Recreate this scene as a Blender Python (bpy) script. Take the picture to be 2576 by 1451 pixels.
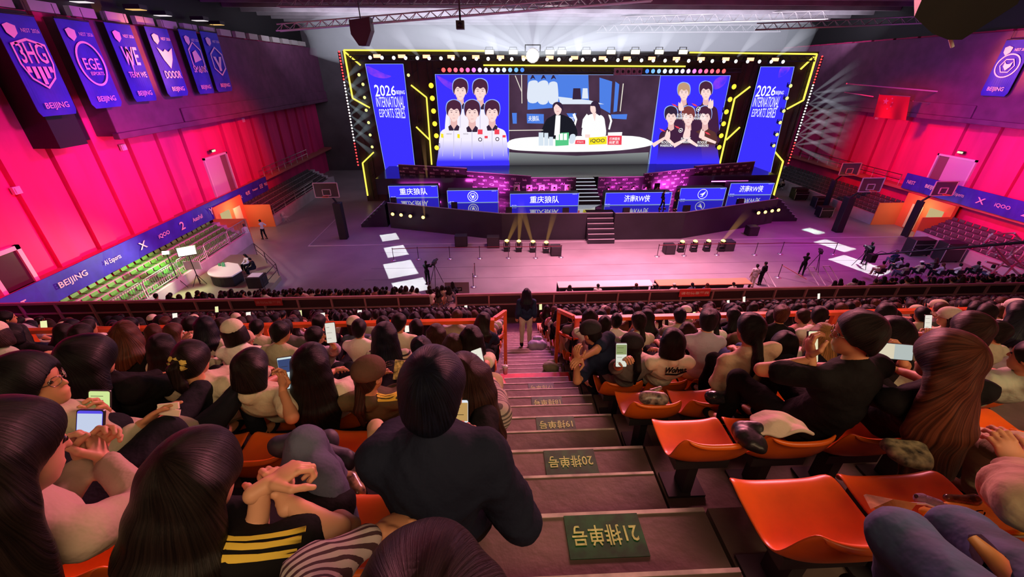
import bpy, bmesh, math, random
import numpy as np
from mathutils import Vector, Matrix
D = bpy.data; SC = bpy.context.scene
for o in list(D.objects): D.objects.remove(o)
random.seed(4); rng = np.random.RandomState(7)
PI = math.pi
# ------------------------------------------------------------ camera, world, exposure
F = 1020.0; TH = math.radians(28.2); PS = math.radians(2.4); H = 12.5
cam = D.objects.new('camera', D.cameras.new('camera')); SC.collection.objects.link(cam); SC.camera = cam
cam.data.sensor_fit = 'HORIZONTAL'; cam.data.sensor_width = 36; cam.data.lens = 36 * F / 2576
cam.location = (0, 0, H); cam.rotation_euler = (PI / 2 - TH, 0, -PS); cam.data.clip_start = 0.02; cam.data.clip_end = 300
FW = Vector((math.sin(PS) * math.cos(TH), math.cos(PS) * math.cos(TH), -math.sin(TH)))
RT = Vector((math.cos(PS), -math.sin(PS), 0)); UP = RT.cross(FW)
def ray(x, y): return FW + RT * ((x - 1288) / F) - UP * ((y - 725.5) / F)
def hx(x, y, X): d = ray(x, y); return Vector((0, 0, H)) + d * (X / d.x)
def hy(x, y, Y): d = ray(x, y); return Vector((0, 0, H)) + d * (Y / d.y)
def hz(x, y, Z): d = ray(x, y); return Vector((0, 0, H)) + d * ((Z - H) / d.z)
def atd(x, y, z): return Vector((0, 0, H)) + ray(x, y) * z
w = D.worlds.new('world'); SC.world = w; w.use_nodes = True
w.node_tree.nodes['Background'].inputs[0].default_value = (1.0, .6, .55, 1)
w.node_tree.nodes['Background'].inputs[1].default_value = .035
vs = SC.view_settings; vs.view_transform = 'Standard'; vs.look = 'None'; vs.gamma = 1; vs.exposure = 0; vs.use_curve_mapping = False
SC.cycles.max_bounces = 5; SC.cycles.diffuse_bounces = 2; SC.cycles.glossy_bounces = 3; SC.cycles.transmission_bounces = 2
SC.cycles.transparent_max_bounces = 12; SC.cycles.volume_bounces = 0; SC.cycles.use_denoising = True
SC.cycles.caustics_reflective = False; SC.cycles.caustics_refractive = False; SC.cycles.sample_clamp_indirect = 4
def light(kind, name, loc, aim, col, power, size=1.0, size_y=None, spread=180, angle=60, blend=.5):
    L = D.lights.new(name, kind); L.color = col; L.energy = power
    o = D.objects.new(name, L); SC.collection.objects.link(o); o.location = loc
    o.rotation_euler = (Vector(aim) - Vector(loc)).to_track_quat('-Z', 'Y').to_euler()
    if kind == 'AREA':
        L.size = size; L.spread = math.radians(spread)
        if size_y: L.shape = 'RECTANGLE'; L.size_y = size_y
    if kind == 'SPOT': L.spot_size = math.radians(angle); L.spot_blend = blend; L.shadow_soft_size = size
    if kind == 'POINT': L.shadow_soft_size = size
    return o
# house light over the upper stand (warm, above and behind the rows) and the pink wash that comes back from the stage side
light('AREA', 'house_light', (3, -3.5, 16.5), (2, 4, 9), (1, .66, .36), 520, 9, 2.5)
light('AREA', 'stage_wash_back', (8, 22, 17), (1, 4, 9), (1, .26, .34), 3900, 14, 3, spread=110)
light('SPOT', 'aisle_wash', (3, 17, 16.5), (.8, 9.5, 6), (.75, .12, .8), 2600, .5, angle=60, blend=1)
light('AREA', 'floor_wash_pink', (9.5, 25, 17), (9.5, 25.5, 0), (1, .34, .50), 2500, 14, 4, spread=64)
light('AREA', 'floor_wash_violet', (-9, 31, 16), (-8, 31, 0), (.5, .12, 1), 150, 5, 5, spread=70)
light('AREA', 'floor_wash_violet', (26, 29, 16), (25, 29, 0), (.8, .06, .8), 420, 5, 5, spread=70)
for s in (-1, 1):
    X = lambda x: 7.25 + s * (x)
    for y in (8, 17, 26):
        light('SPOT', 'wall_wash_magenta', (X(14), y + 2, 15.5), (X(31), y + 3, 8.0), (1, .0, .60), 9000, .6, angle=62, blend=1)
    light('SPOT', 'wall_wash_red', (X(13), 33, 14), (X(31), 38, 5.5), (1, .0, .0), 15000, .6, angle=42, blend=1)
    for y in (16, 24):
        light('SPOT', 'wall_wash_red', (X(20), y, 7.5), (X(31), y + 2, 4.4), (1, .0, .0), 5200, .5, angle=75, blend=1)
    light('SPOT', 'fascia_wash_violet', (X(12), 24, 10.5), (X(30), 32, 11.5), (.45, .03, 1), 5200, .6, angle=62, blend=1)
    light('SPOT', 'fascia_wash_amber', (X(17), 31, 10), (X(30), 30.5, 13.6), (1, .3, .05), 16000, .3, angle=24, blend=1)
    light('SPOT', 'banner_wash', (X(8), 22, 13), (X(30), 28, 12.8), (.55, .5, 1), 2600, .8, angle=50, blend=1)
    light('SPOT', 'ribbon_wash', (X(14), 22, 7), (X(30), 27, 3), (.6, .5, 1), 2600, .8, angle=80, blend=1)
light('AREA', 'added_roof_fill', (8.5, 45.5, 15.0), (8.5, 48, 18), (.85, .80, .92), 4200, 54, 3)  # added upward fill that brightens the ceiling behind the stage
light('AREA', 'commentary_key', (-19.3, 24.2, 4.2), (-17, 25.3, .8), (1, .95, .72), 110, .9, .7)
light('SPOT', 'stand_work_light', (-18.8, 24.5, 3.4), (-21.4, 22.0, 1.2), (.80, 1, .5), 1100, .15, angle=130, blend=.8)
# unseen narrow area lights, added to throw white oblongs straight down on the floor
for cx, cy, sx, sy in ((-9.1, 33.0, 1.5, 1.9), (-7.9, 29.9, 1.7, 2.5), (-6.9, 26.6, 2.2, 3.0), (-5.7, 23.9, 2.3, 2.2),
                       (28.1, 32.9, 1.3, 1.6), (27.5, 29.6, 1.7, 2.8), (26.5, 25.8, 2.2, 3.8)):
    o_ = light('AREA', 'floor_oblong_light', (cx, cy, 13.2), (cx, cy, 0), (.86, 1, .95), sx * sy * 8, sx * .92, sy * .86, spread=.35); o_.rotation_euler = (0, 0, math.radians(22))
# ------------------------------------------------------------ materials
MATS = {}
def mat(name, col, rough=.6, metal=0, emit=0, noise=0, nscale=6, bump=0, bscale=30, stretch=None, spec=.5, col2=None, coat=0, alpha=1):
    if name in MATS: return MATS[name]
    m = D.materials.new(name); m.use_nodes = True; nt = m.node_tree; b = nt.nodes['Principled BSDF']
    c = (*col[:3], 1)
    b.inputs['Base Color'].default_value = c; b.inputs['Roughness'].default_value = rough; b.inputs['Metallic'].default_value = metal
    b.inputs['Specular IOR Level'].default_value = spec; b.inputs['Coat Weight'].default_value = coat; b.inputs['Alpha'].default_value = alpha
    if emit:
        b.inputs['Emission Color'].default_value = c; b.inputs['Emission Strength'].default_value = emit
        b.inputs['Base Color'].default_value = (0, 0, 0, 1)
    if noise or bump:
        tc = nt.nodes.new('ShaderNodeTexCoord'); mp = nt.nodes.new('ShaderNodeMapping'); nt.links.new(tc.outputs['Object'], mp.inputs[0])
        if stretch: mp.inputs['Scale'].default_value = stretch
    if noise:
        n = nt.nodes.new('ShaderNodeTexNoise'); n.inputs['Scale'].default_value = nscale; n.inputs['Detail'].default_value = 5
        nt.links.new(mp.outputs[0], n.inputs[0]); mx = nt.nodes.new('ShaderNodeMix'); mx.data_type = 'RGBA'
        r = nt.nodes.new('ShaderNodeValToRGB'); r.color_ramp.elements[0].position = .35; r.color_ramp.elements[1].position = .68
        nt.links.new(n.outputs[0], r.inputs[0]); nt.links.new(r.outputs[0], mx.inputs[0])
        mx.inputs[6].default_value = c; c2 = col2 or tuple(v * (1 - noise) for v in col[:3]); mx.inputs[7].default_value = (*c2, 1)
        nt.links.new(mx.outputs[2], b.inputs['Emission Color' if emit else 'Base Color'])
    if bump:
        n2 = nt.nodes.new('ShaderNodeTexNoise'); n2.inputs['Scale'].default_value = bscale; n2.inputs['Detail'].default_value = 3
        bp = nt.nodes.new('ShaderNodeBump'); bp.inputs['Strength'].default_value = bump; bp.inputs['Distance'].default_value = .02
        nt.links.new(mp.outputs[0], n2.inputs[0]); nt.links.new(n2.outputs[0], bp.inputs['Height']); nt.links.new(bp.outputs[0], b.inputs['Normal'])
    MATS[name] = m; return m
def emi(name, col, s=1.0): return mat(name, col, emit=s, rough=.9, spec=0)
def srgb(r, g, b): return tuple(((v / 255) / 12.92 if v <= 10 else ((v / 255 + .055) / 1.055) ** 2.4) for v in (r, g, b))
# ------------------------------------------------------------ builders
def link(o, parent=None):
    SC.collection.objects.link(o)
    if parent is not None: o.parent = parent
    return o
def tag(o, label=None, cat=None, group=None, kind=None):
    if label: o['label'] = label
    if cat: o['category'] = cat
    if group: o['group'] = group
    if kind: o['kind'] = kind
    return o
def thing(name, loc, label, cat, group=None, rz=0):
    o = D.objects.new(name, None); o.empty_display_size = .1; link(o); o.location = loc; o.rotation_euler = (0, 0, rz)
    return tag(o, label, cat, group)
class MB:
    def __init__(s): s.v = []; s.f = []; s.mi = []; s.sm = []
    def add(s, vs, fs, m=0, smooth=False):
        n = len(s.v); s.v += [tuple(v) for v in vs]; s.f += [tuple(i + n for i in f) for f in fs]; s.mi += [m] * len(fs); s.sm += [smooth] * len(fs); return s
    def box(s, a, b, m=0, M=None):
        x0, y0, z0 = a; x1, y1, z1 = b
        vs = [Vector(p) for p in ((x0, y0, z0), (x1, y0, z0), (x1, y1, z0), (x0, y1, z0), (x0, y0, z1), (x1, y0, z1), (x1, y1, z1), (x0, y1, z1))]
        if M is not None: vs = [M @ v for v in vs]
        return s.add(vs, [(3, 2, 1, 0), (4, 5, 6, 7), (0, 1, 5, 4), (1, 2, 6, 5), (2, 3, 7, 6), (3, 0, 4, 7)], m)
    def tube(s, pts, r, n=8, m=0, smooth=True, caps=True):
        pts = [Vector(p) for p in pts]; rs = r if isinstance(r, (list, tuple)) else [r] * len(pts); vs = []; fs = []
        for i, p in enumerate(pts):
            d = (pts[min(i + 1, len(pts) - 1)] - pts[max(i - 1, 0)]).normalized()
            a = Vector((0, 0, 1)) if abs(d.z) < .9 else Vector((1, 0, 0)); u = d.cross(a).normalized(); v = d.cross(u)
            for k in range(n):
                t = 2 * PI * k / n + PI / n; vs.append(p + (u * math.cos(t) + v * math.sin(t)) * rs[i])
        for i in range(len(pts) - 1):
            for k in range(n): fs.append((i * n + k, i * n + (k + 1) % n, (i + 1) * n + (k + 1) % n, (i + 1) * n + k))
        if caps: fs.append(tuple(range(n))); fs.append(tuple((len(pts) - 1) * n + k for k in reversed(range(n))))
        return s.add(vs, fs, m, smooth)
    def bar(s, a, b, w, m=0): return s.tube([a, b], w * .707, 4, m, False)
    def lathe(s, c, prof, n=20, m=0, smooth=True):
        c = Vector(c); vs = []; fs = []
        for r, z in prof:
            for k in range(n): t = 2 * PI * k / n; vs.append(c + Vector((r * math.cos(t), r * math.sin(t), z)))
        for i in range(len(prof) - 1):
            for k in range(n): fs.append((i * n + k, i * n + (k + 1) % n, (i + 1) * n + (k + 1) % n, (i + 1) * n + k))
        fs.append(tuple(reversed(range(n)))); fs.append(tuple((len(prof) - 1) * n + k for k in range(n)))
        return s.add(vs, fs, m, smooth)
    def prism(s, poly, z0, z1, m=0):
        n = len(poly); vs = [(p[0], p[1], z0) for p in poly] + [(p[0], p[1], z1) for p in poly]
        return s.add(vs, [tuple(reversed(range(n))), tuple(range(n, 2 * n))] + [(i, (i + 1) % n, n + (i + 1) % n, n + i) for i in range(n)], m)
    def mesh(s, name, mats):
        me = D.meshes.new(name); me.from_pydata(s.v, [], s.f); 
        for m in (mats if isinstance(mats, (list, tuple)) else [mats]): me.materials.append(m)
        me.polygons.foreach_set('material_index', s.mi); me.polygons.foreach_set('use_smooth', s.sm); me.update(); return me
    def build(s, name, mats, parent=None, loc=None):
        o = D.objects.new(name, s.mesh(name, mats)); link(o, parent)
        if loc is not None: o.location = loc
        return o
def bevel(o, wd=.01, seg=2):
    m = o.modifiers.new('bevel', 'BEVEL'); m.width = wd; m.segments = seg; m.limit_method = 'ANGLE'; return o
def copy_tree(o, parent=None):
    c = o.copy(); link(c)
    if parent is not None: c.parent = parent
    for ch in list(o.children): copy_tree(ch, c)
    return c
class PL:   # a flat sheet in the scene: origin, unit directions along it; lift moves off its face
    def __init__(s, O, u, v): s.O = Vector(O); s.u = Vector(u).normalized(); s.v = Vector(v).normalized(); s.n = s.u.cross(s.v)
    def p(s, a, b, l=0): return s.O + s.u * a + s.v * b + s.n * l
    def mat(s, a, b, l=0): return Matrix.Translation(s.p(a, b, l)) @ Matrix((s.u, s.v, s.n)).transposed().to_4x4()
def polys(pl, plist, name, m, parent, lift=.01):
    mb = MB()
    for P in plist: mb.add([pl.p(a, b, lift) for a, b in P], [tuple(range(len(P)))])
    o = mb.build(name, m); o.parent = parent
    if parent is not None: o.matrix_parent_inverse = Matrix.Translation(-parent.location) if parent.rotation_euler.z == 0 else parent.matrix_basis.inverted()
    return o
_tc = {}
def text_mesh(txt):
    if txt in _tc: return _tc[txt]
    c = D.curves.new('t', 'FONT'); c.body = txt; c.align_x = 'CENTER'; c.align_y = 'CENTER'; c.resolution_u = 2; c.offset = .012 if len(txt) < 9 else .0
    o = D.objects.new('t', c); link(o); bpy.context.view_layer.update()
    me = D.meshes.new_from_object(o.evaluated_get(bpy.context.evaluated_depsgraph_get()))
    D.objects.remove(o); vs = [v.co.copy() for v in me.vertices]; fs = [tuple(p.vertices) for p in me.polygons]; D.meshes.remove(me)
    xs = [v.x for v in vs] or [0]; ys = [v.y for v in vs] or [0]; cx, cy = (max(xs) + min(xs)) / 2, (max(ys) + min(ys)) / 2
    _tc[txt] = ([((v.x - cx) / max(max(xs) - min(xs), 1e-4), (v.y - cy) / max(max(ys) - min(ys), 1e-4)) for v in vs], fs); return _tc[txt]
def text(mb, pl, txt, a, b, wd, ht, lift=.015, shear=0, persp=0):
    vs, fs = text_mesh(txt)
    mb.add([pl.p(a + x * wd + y * ht * shear, b + y * ht * (1 + persp * x) , lift) for x, y in vs], fs); return mb
def put(mb, name, m, parent=None):
    o = mb.build(name, m)
    if parent is not None: o.parent = parent; o.matrix_parent_inverse = parent.matrix_basis.inverted()
    return o
def ngon(cx, cy, r, n, ry=None, ph=0): ry = ry or r; return [(cx + r * math.cos(ph + 2 * PI * k / n), cy + ry * math.sin(ph + 2 * PI * k / n)) for k in range(n)]
def ring(mb, pl, cx, cy, r, t, n=32, ry=None, lift=.015, ph=0):
    ry = ry or r; vs = []; fs = []
    for k in range(n):
        c, s_ = math.cos(ph + 2 * PI * k / n), math.sin(ph + 2 * PI * k / n)
        vs += [pl.p(cx + r * c, cy + ry * s_, lift), pl.p(cx + (r - t) * c, cy + (ry - t) * s_, lift)]
    for k in range(n): j = (k + 1) % n; fs.append((2 * k, 2 * j, 2 * j + 1, 2 * k + 1))
    mb.add(vs, fs); return mb
def poly(mb, pl, P, lift=.015): mb.add([pl.p(a, b, lift) for a, b in P], [tuple(range(len(P)))]); return mb
# ------------------------------------------------------------ the hall
M_floor = mat('vinyl_floor', (.34, .30, .32), .38, noise=.25, nscale=.35, bump=.05, bscale=2)
M_black = mat('black_paint', (.012, .011, .014), .55)
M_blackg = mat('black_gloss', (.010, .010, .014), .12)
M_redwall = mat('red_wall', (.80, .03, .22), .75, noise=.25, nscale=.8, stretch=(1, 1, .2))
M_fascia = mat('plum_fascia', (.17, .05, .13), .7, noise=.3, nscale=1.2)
M_ceil = mat('roof_grey', (.30, .27, .31), .9, noise=.35, nscale=.6, stretch=(1, 4, 1))
M_steel = mat('pale_steel', (.55, .53, .55), .35, .7)
M_dsteel = mat('dark_steel', (.06, .055, .06), .45, .6)
M_white = mat('white_paint', (.75, .72, .72), .5)
M_conc = mat('grey_concrete', (.19, .135, .11), .62, noise=.45, nscale=3.2, bump=.25, bscale=14)
M_nose = mat('worn_step_edge', (.70, .60, .55), .5, noise=.5, nscale=9)
M_orail = mat('orange_rail_paint', (.85, .13, .02), .35, noise=.25, nscale=5, coat=.3)
def wall(name, a, b, m, **k): o = MB().box(a, b).build(name, m); tag(o, kind='structure'); return o
wall('floor', (-34, 12, -.2), (49, 62, 0), M_floor)
wall('wall_back', (-34, 60, 0), (49, 60.4, 20), mat('back_wall', (.13, .11, .14), .9, noise=.3, nscale=.5))
o = MB()
o.box((-34, -6, 17.8), (49, 62, 18.1))
for k in range(14): o.box((-34, 20 + k * 3, 17.45), (49, 20.25 + k * 3, 17.8))
tag(o.build('ceiling', M_ceil), kind='structure')
# floor tape and vinyl joints
mb = MB(); mb.bar((-15.2, 31.25, .006), (36, 31.25, .006), .05); mb.bar((-15.2, 31.2, .006), (-15.3, 39, .006), .03)
tag(mb.build('trim_1', mat('white_tape', (.8, .75, .8), .5)), kind='structure')
mb = MB()
for y in (26.7, 24.9, 29.6): mb.box((-9, y, .0), (34, y + .025, .004))
tag(mb.build('trim_2', mat('dark_joint', (.08, .06, .08), .6)), kind='structure')
M_warmroom = mat('orange_passage', (.9, .22, .07), .7)
M_seatg = mat('green_seat', (.10, .42, .06), .45, noise=.3, nscale=3)
M_lowwall = mat('pale_low_wall', (.62, .52, .60), .6, noise=.2, nscale=1)
def side(s):
    X = lambda x: 7.25 + s * x      # x grows from the middle of the hall outwards
    nm = 'right' if s > 0 else 'left'
    def bx(mb, x0, y0, z0, x1, y1, z1): a, b = sorted((X(x0), X(x1))); mb.box((a, y0, z0), (b, y1, z1)); return mb
    mb = MB(); y = 2.0; bx(mb, 30.85, 2, 0, 31.2, 60, 15.2)
    while y < 56:      # shallow upright boards, each with its own step
        if not (34.0 < y + .7 < 38.2): bx(mb, 30.55 + .2 * (int(y / 1.25) % 2), y, 3.2, 30.86, y + 1.15, 15.2)
        y += 1.25
    tag(mb.build('wall_' + nm, M_redwall), kind='structure')
    tag(bx(MB(), 30.85, 2, 15.2, 31.2, 60, 17.8).build('wall_top_' + nm, M_black), kind='structure')
    mb = MB(); bx(mb, 29.9, 2, 2.95, 30.9, 60, 3.2)
    tag(mb.build('floor_walkway_' + nm, mat('walkway_red', (.5, .12, .12), .7)), kind='structure')
    # upper box over the walkway
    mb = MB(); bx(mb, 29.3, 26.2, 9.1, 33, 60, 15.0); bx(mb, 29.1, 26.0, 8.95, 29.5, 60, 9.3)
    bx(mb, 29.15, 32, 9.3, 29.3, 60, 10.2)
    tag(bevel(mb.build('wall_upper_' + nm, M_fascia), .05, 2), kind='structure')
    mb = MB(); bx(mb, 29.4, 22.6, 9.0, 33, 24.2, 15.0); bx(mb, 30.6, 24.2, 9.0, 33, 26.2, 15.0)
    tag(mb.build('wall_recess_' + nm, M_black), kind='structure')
    # door with its frame and open leaf
    dy0 = 34.5 if s < 0 else 31.2; dy1 = dy0 + 2.9
    d = tag(D.objects.new('door_1' if s < 0 else 'door_2', None), kind='structure'); link(d); d.location = (X(30.6), dy0, 3.2)
    mb = MB(); bx(mb, 30.4, dy0 - .12, 3.2, 30.65, dy0, 6.35); bx(mb, 30.4, dy1, 3.2, 30.65, dy1 + .12, 6.35); bx(mb, 30.4, dy0 - .12, 6.2, 30.65, dy1 + .12, 6.35)
    put(mb, 'door_frame', M_white, d)
    mb = MB(); bx(mb, 30.45, dy0, 3.2, 30.55, dy1 - .9, 6.2); put(mb, 'door_leaf', mat('door_white', (.62, .55, .6), .5), d)
    mb = MB(); bx(mb, 30.53, dy1 - .9, 3.2, 30.59, dy1, 6.2); put(mb, 'door_opening', mat('opening_shade', (.2, .13, .12), .8), d)  # flat panel; its dark colour stands for the shade inside the doorway
    e = thing('exit_sign', (X(30.5), (dy0 + dy1) / 2, 6.7), 'small lit exit sign above the ' + ('left' if s < 0 else 'right') + ' upper door on the red wall', 'sign')
    mb = MB(); bx(mb, 30.4, dy0 + 1.1, 6.6, 30.6, dy0 + 1.6, 6.8); put(mb, 'housing', M_dsteel, e)
    mb = MB(); bx(mb, 30.36, dy0 + 1.15, 6.63, 30.4, dy0 + 1.55, 6.77); put(mb, 'lit_face', emi('exit_glow', (.75, 1, .45), 1.6), e)
    for k, (yy, zz) in enumerate(((20.5, 7.2), (27.5, 8.1), (41.5, 8.3))):
        mb = MB(); bx(mb, 30.5, yy, zz, 30.65, yy + .35, zz + .35); bx(mb, 30.45, yy + .05, zz + .05, 30.5, yy + .3, zz + .3)
        tag(mb.build('wall_switch_plate', mat('plate_pink', (.8, .6, .65), .5)), 'small square white plate on the %s red wall, %s' % (nm, ('nearest the stands', 'between stands and door', 'nearest the stage')[k]), 'wall plate')
    # ribbon banner along the walkway edge
    y0, y1 = (15.2, 41.2) if s < 0 else (22, 35.4)
    b = thing('ribbon_banner', (X(29.75), y0, 2), 'long blue sponsor banner hung along the %s walkway edge' % nm, 'banner')
    mb = MB()
    n = 40
    for k in range(n):
        ya, yb = y0 + (y1 - y0) * k / n, y0 + (y1 - y0) * (k + 1) / n
        f = lambda yy: .035 * math.sin(yy * 2.3) + .02 * math.sin(yy * 5.1)
        zt_ = 3.35 + .12 * (s < 0); zb = 2.12 if s < 0 else 3.0 - .0
        zt2 = 3.4 if s < 0 else 4.45
        zb = 2.1 if s < 0 else 3.15
        vs = [(X(29.72 + f(ya)), ya, zb), (X(29.72 + f(yb)), yb, zb), (X(29.72), yb, zt2), (X(29.72), ya, zt2), (X(29.78 + f(ya)), ya, zb), (X(29.78 + f(yb)), yb, zb), (X(29.78), yb, zt2), (X(29.78), ya, zt2)]
        mb.add(vs, [(0, 1, 2, 3), (7, 6, 5, 4), (0, 4, 5, 1), (3, 2, 6, 7)], 0)
    put(mb, 'cloth', mat('banner_blue', (.035, .025, .55), .6, noise=.3, nscale=1.2), b)
    pl = PL((X(29.66), y0, 0), (0, -s * -1 if False else (1 if s < 0 else -1), 0), (0, 0, 1))
    sgn = 1 if s < 0 else -1
    if s < 0:
        marks = [('NEST', 17.2, 1.1, .5), ('BEIJING', 20.1, 1.9, .55), ('AI Esports', 22.6, 1.35, .5), ('X', 24.9, .7, .6), ('iQOO', 26.8, 1.2, .42), ('2', 28.6, .5, .75), ('AutoFull', 30.3, 1.3, .4), ('Y', 32.0, .5, .7), ('官宣', 32.7, .55, .4), ('红魔', 34.1, 1.1, .35), ('Sanlic', 35.9, 1.2, .4), ('电竞', 37.4, .8, .45), ('Predator', 38.7, 1.1, .25), ('日日', 39.8, .6, .5), ('MAX', 40.7, .7, .4)]
    else:
        marks = [('NEST', 34.6, .9, .4), ('BEIJING', 32.6, 1.6, .5), ('AI Esports', 30.6, 1.3, .45), ('X', 28.8, .7, .6), ('iQOO', 27.3, 1.2, .42), ('2', 25.8, .5, .7), ('AutoFull', 24.2, 1.5, .4)]
    zc = 2.78 if s < 0 else 3.8
    for t, yy, wd, ht in marks: put(text(MB(), pl, t, (yy - y0) * sgn, zc, wd * .85, ht * .75, .05), 'sponsor_mark', mat('banner_print', (.85, .75, .8), .6), b)
    # rail beyond the ribbon banner
    r = thing('walkway_rail', (X(29.9), 42, 3.2), 'thin pale handrail at the far end of the %s walkway' % nm, 'railing')
    mb = MB(); ya, yb = (41.4, 52) if s < 0 else (36, 50)
    for z in (3.7, 4.15): mb.tube([(X(29.9), ya, z), (X(29.9), yb, z)], .03, 6)
    put(mb, 'rail', M_dsteel if s > 0 else M_steel, r)
    y = ya
    while y <= yb: put(MB().tube([(X(29.9), y, 3.2), (X(29.9), y, 4.2)], .03, 6), 'post', M_steel, r); y += 1.5
    # lower stand: stepped base and low wall, passage between the two halves
    py0, py1 = (32.2, 36.2) if s < 0 else (30.2, 34.4)
    mb = MB()
    for (a, c) in ((13.5, py0), (py1, 52)):
        bx(mb, 27.3, a, 0, 27.55, c, .95)
        for k in range(5): bx(mb, 27.55 + .47 * k, a, 0, 29.9 if k == 4 else 28.02 + .47 * k, c, .85 + .24 * k)
    tag(mb.build('wall_low_' + nm, M_lowwall), kind='structure')
    mb = MB(); bx(mb, 29.6, py0, 0, 29.9, py1, 2.95); bx(mb, 27.3, py0, 0, 29.6, py0 + .06, 2.05); bx(mb, 27.3, py1 - .06, 0, 29.6, py1, 2.05)
    tag(mb.build('wall_passage_' + nm, M_warmroom), kind='structure')
    d = tag(D.objects.new('door_3' if s < 0 else 'door_4', None), kind='structure'); link(d); d.location = (X(29.5), py0, 0)
    mb = MB(); bx(mb, 29.45, py0 + .6, 0, 29.58, py0 + 1.7, 2.3); put(mb, 'door_leaf', emi('doorway_glow', (1, .78, .38), .55), d)  # leaf glows by itself in place of light from the room behind
    mb = MB(); bx(mb, 29.5, py0 + 2.3, .1, 29.58, py0 + 3.3, 2.2); put(mb, 'notice_panel', mat('cream_notice', (.9, .8, .45), .5), d)
    light('POINT', 'passage_lamp', (X(28.6), (py0 + py1) / 2, 2.3), (0, 0, 0), (1, .75, .4), 60, .12)
side(-1); side(1)
# near-left white framed opening on the red wall
d = tag(D.objects.new('window_1', None), kind='structure'); link(d); d.location = (-23.4, 14.7, 3.2)
mb = MB(); X0 = -23.2
for a, b in (((17.6, 3.0), (17.8, 5.1)), ((19.1, 3.0), (19.3, 5.1)), ((17.6, 4.9), (19.3, 5.1)), ((17.6, 3.0), (19.3, 3.2))): mb.box((X0 - .2, a[0], a[1]), (X0 + .1, b[0], b[1]))
put(mb, 'window_frame', mat('pink_white_frame', (.8, .6, .65), .5), d)
put(MB().box((X0 - .05, 17.8, 3.2), (X0, 19.1, 4.9)), 'pane', mat('dark_glass', (.06, .03, .04), .2), d)
# green folding seats on the left lower stand, dull ones elsewhere
def bench_seat(name, m):
    mb = MB(); prof = [(0, .02), (.30, 0), (.33, .04), (.36, .20), (.34, .22), (.29, .05), (0, .05)]
    vs = []; n = len(prof)
    for yy in (-.21, .21):
        for a, b in prof: vs.append((-a, yy, b))
    mb.add(vs, [(i, (i + 1) % n, n + (i + 1) % n, n + i) for i in range(n)] + [tuple(reversed(range(n))), tuple(range(n, 2 * n))])
    me = mb.mesh(name, m); return me
me_g = bench_seat('bench_seat', M_seatg)
cnt = 0
for k in range(5):
    yy = 16.6
    while yy < 31.8:
        o = D.objects.new('bench_seat', me_g); link(o); o.location = (7.25 - 27.62 - .47 * k, yy, .86 + .24 * k); cnt += 1
        far = yy > 26
        lb = 'green plastic seat, %s row of the lower left stand%s' % (('barrier', 'second', 'middle', 'fourth', 'banner')[k], ', beyond the studio lamp' if far else '')
        tag(o, lb, 'seat', lb); yy += .55
mb = MB()
for s in (-1, 1):
    for (a, c) in (((36.5, 51),) if s < 0 else ((14, 30), (34.6, 51))):
        for k in range(5):
            yy = a
            while yy < c:
                x = 7.25 + s * (27.75 + .47 * k); mb.box((x - .16, yy - .21, .86 + .24 * k), (x + .16, yy + .21, .92 + .24 * k)); mb.box((x + s * .14, yy - .21, .9 + .24 * k), (x + s * .19, yy + .21, 1.12 + .24 * k)); yy += .55
tag(mb.build('folded_seating', mat('dim_seat', (.10, .085, .10), .6)), 'dark folded seating filling the far lower side stands', 'seating', kind='stuff')
# barriers on the left low wall
for k in range(5):
    y0 = 18.6 + k * 2.75
    b = thing('crowd_barrier', (-20.15, y0, .95), 'grey steel barrier on the left low wall, %s from the commentary desk side' % ('first', 'second', 'third', 'fourth', 'fifth')[k], 'barrier')
    fr = MB(); fr.tube([(-20.15, y0, .95), (-20.15, y0, 1.9), (-20.15, y0 + .1, 2.0), (-20.15, y0 + 2.5, 2.0), (-20.15, y0 + 2.6, 1.9), (-20.15, y0 + 2.6, .95)], .03, 6); fr.tube([(-20.15, y0, 1.15), (-20.15, y0 + 2.6, 1.15)], .03, 6)
    put(fr, 'frame', M_steel, b)
    bb = MB()
    for j in range(1, 16): bb.tube([(-20.15, y0 + j * .1625, 1.15), (-20.15, y0 + j * .1625, 2.0)], .015, 5)
    put(bb, 'bars', M_steel, b)
b = thing('crowd_barrier', (-20.0, 37, .95), 'grey steel rail on the low wall beyond the lit doorway', 'barrier')
fr = MB()
for z in (1.2, 1.5, 1.8): fr.tube([(-20.1, 36.6, z), (-20.1, 46, z)], .03, 6)
for j in range(5): fr.tube([(-20.1, 36.6 + j * 2.3, .9), (-20.1, 36.6 + j * 2.3, 1.85)], .03, 6)
put(fr, 'frame', M_steel, b)
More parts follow.
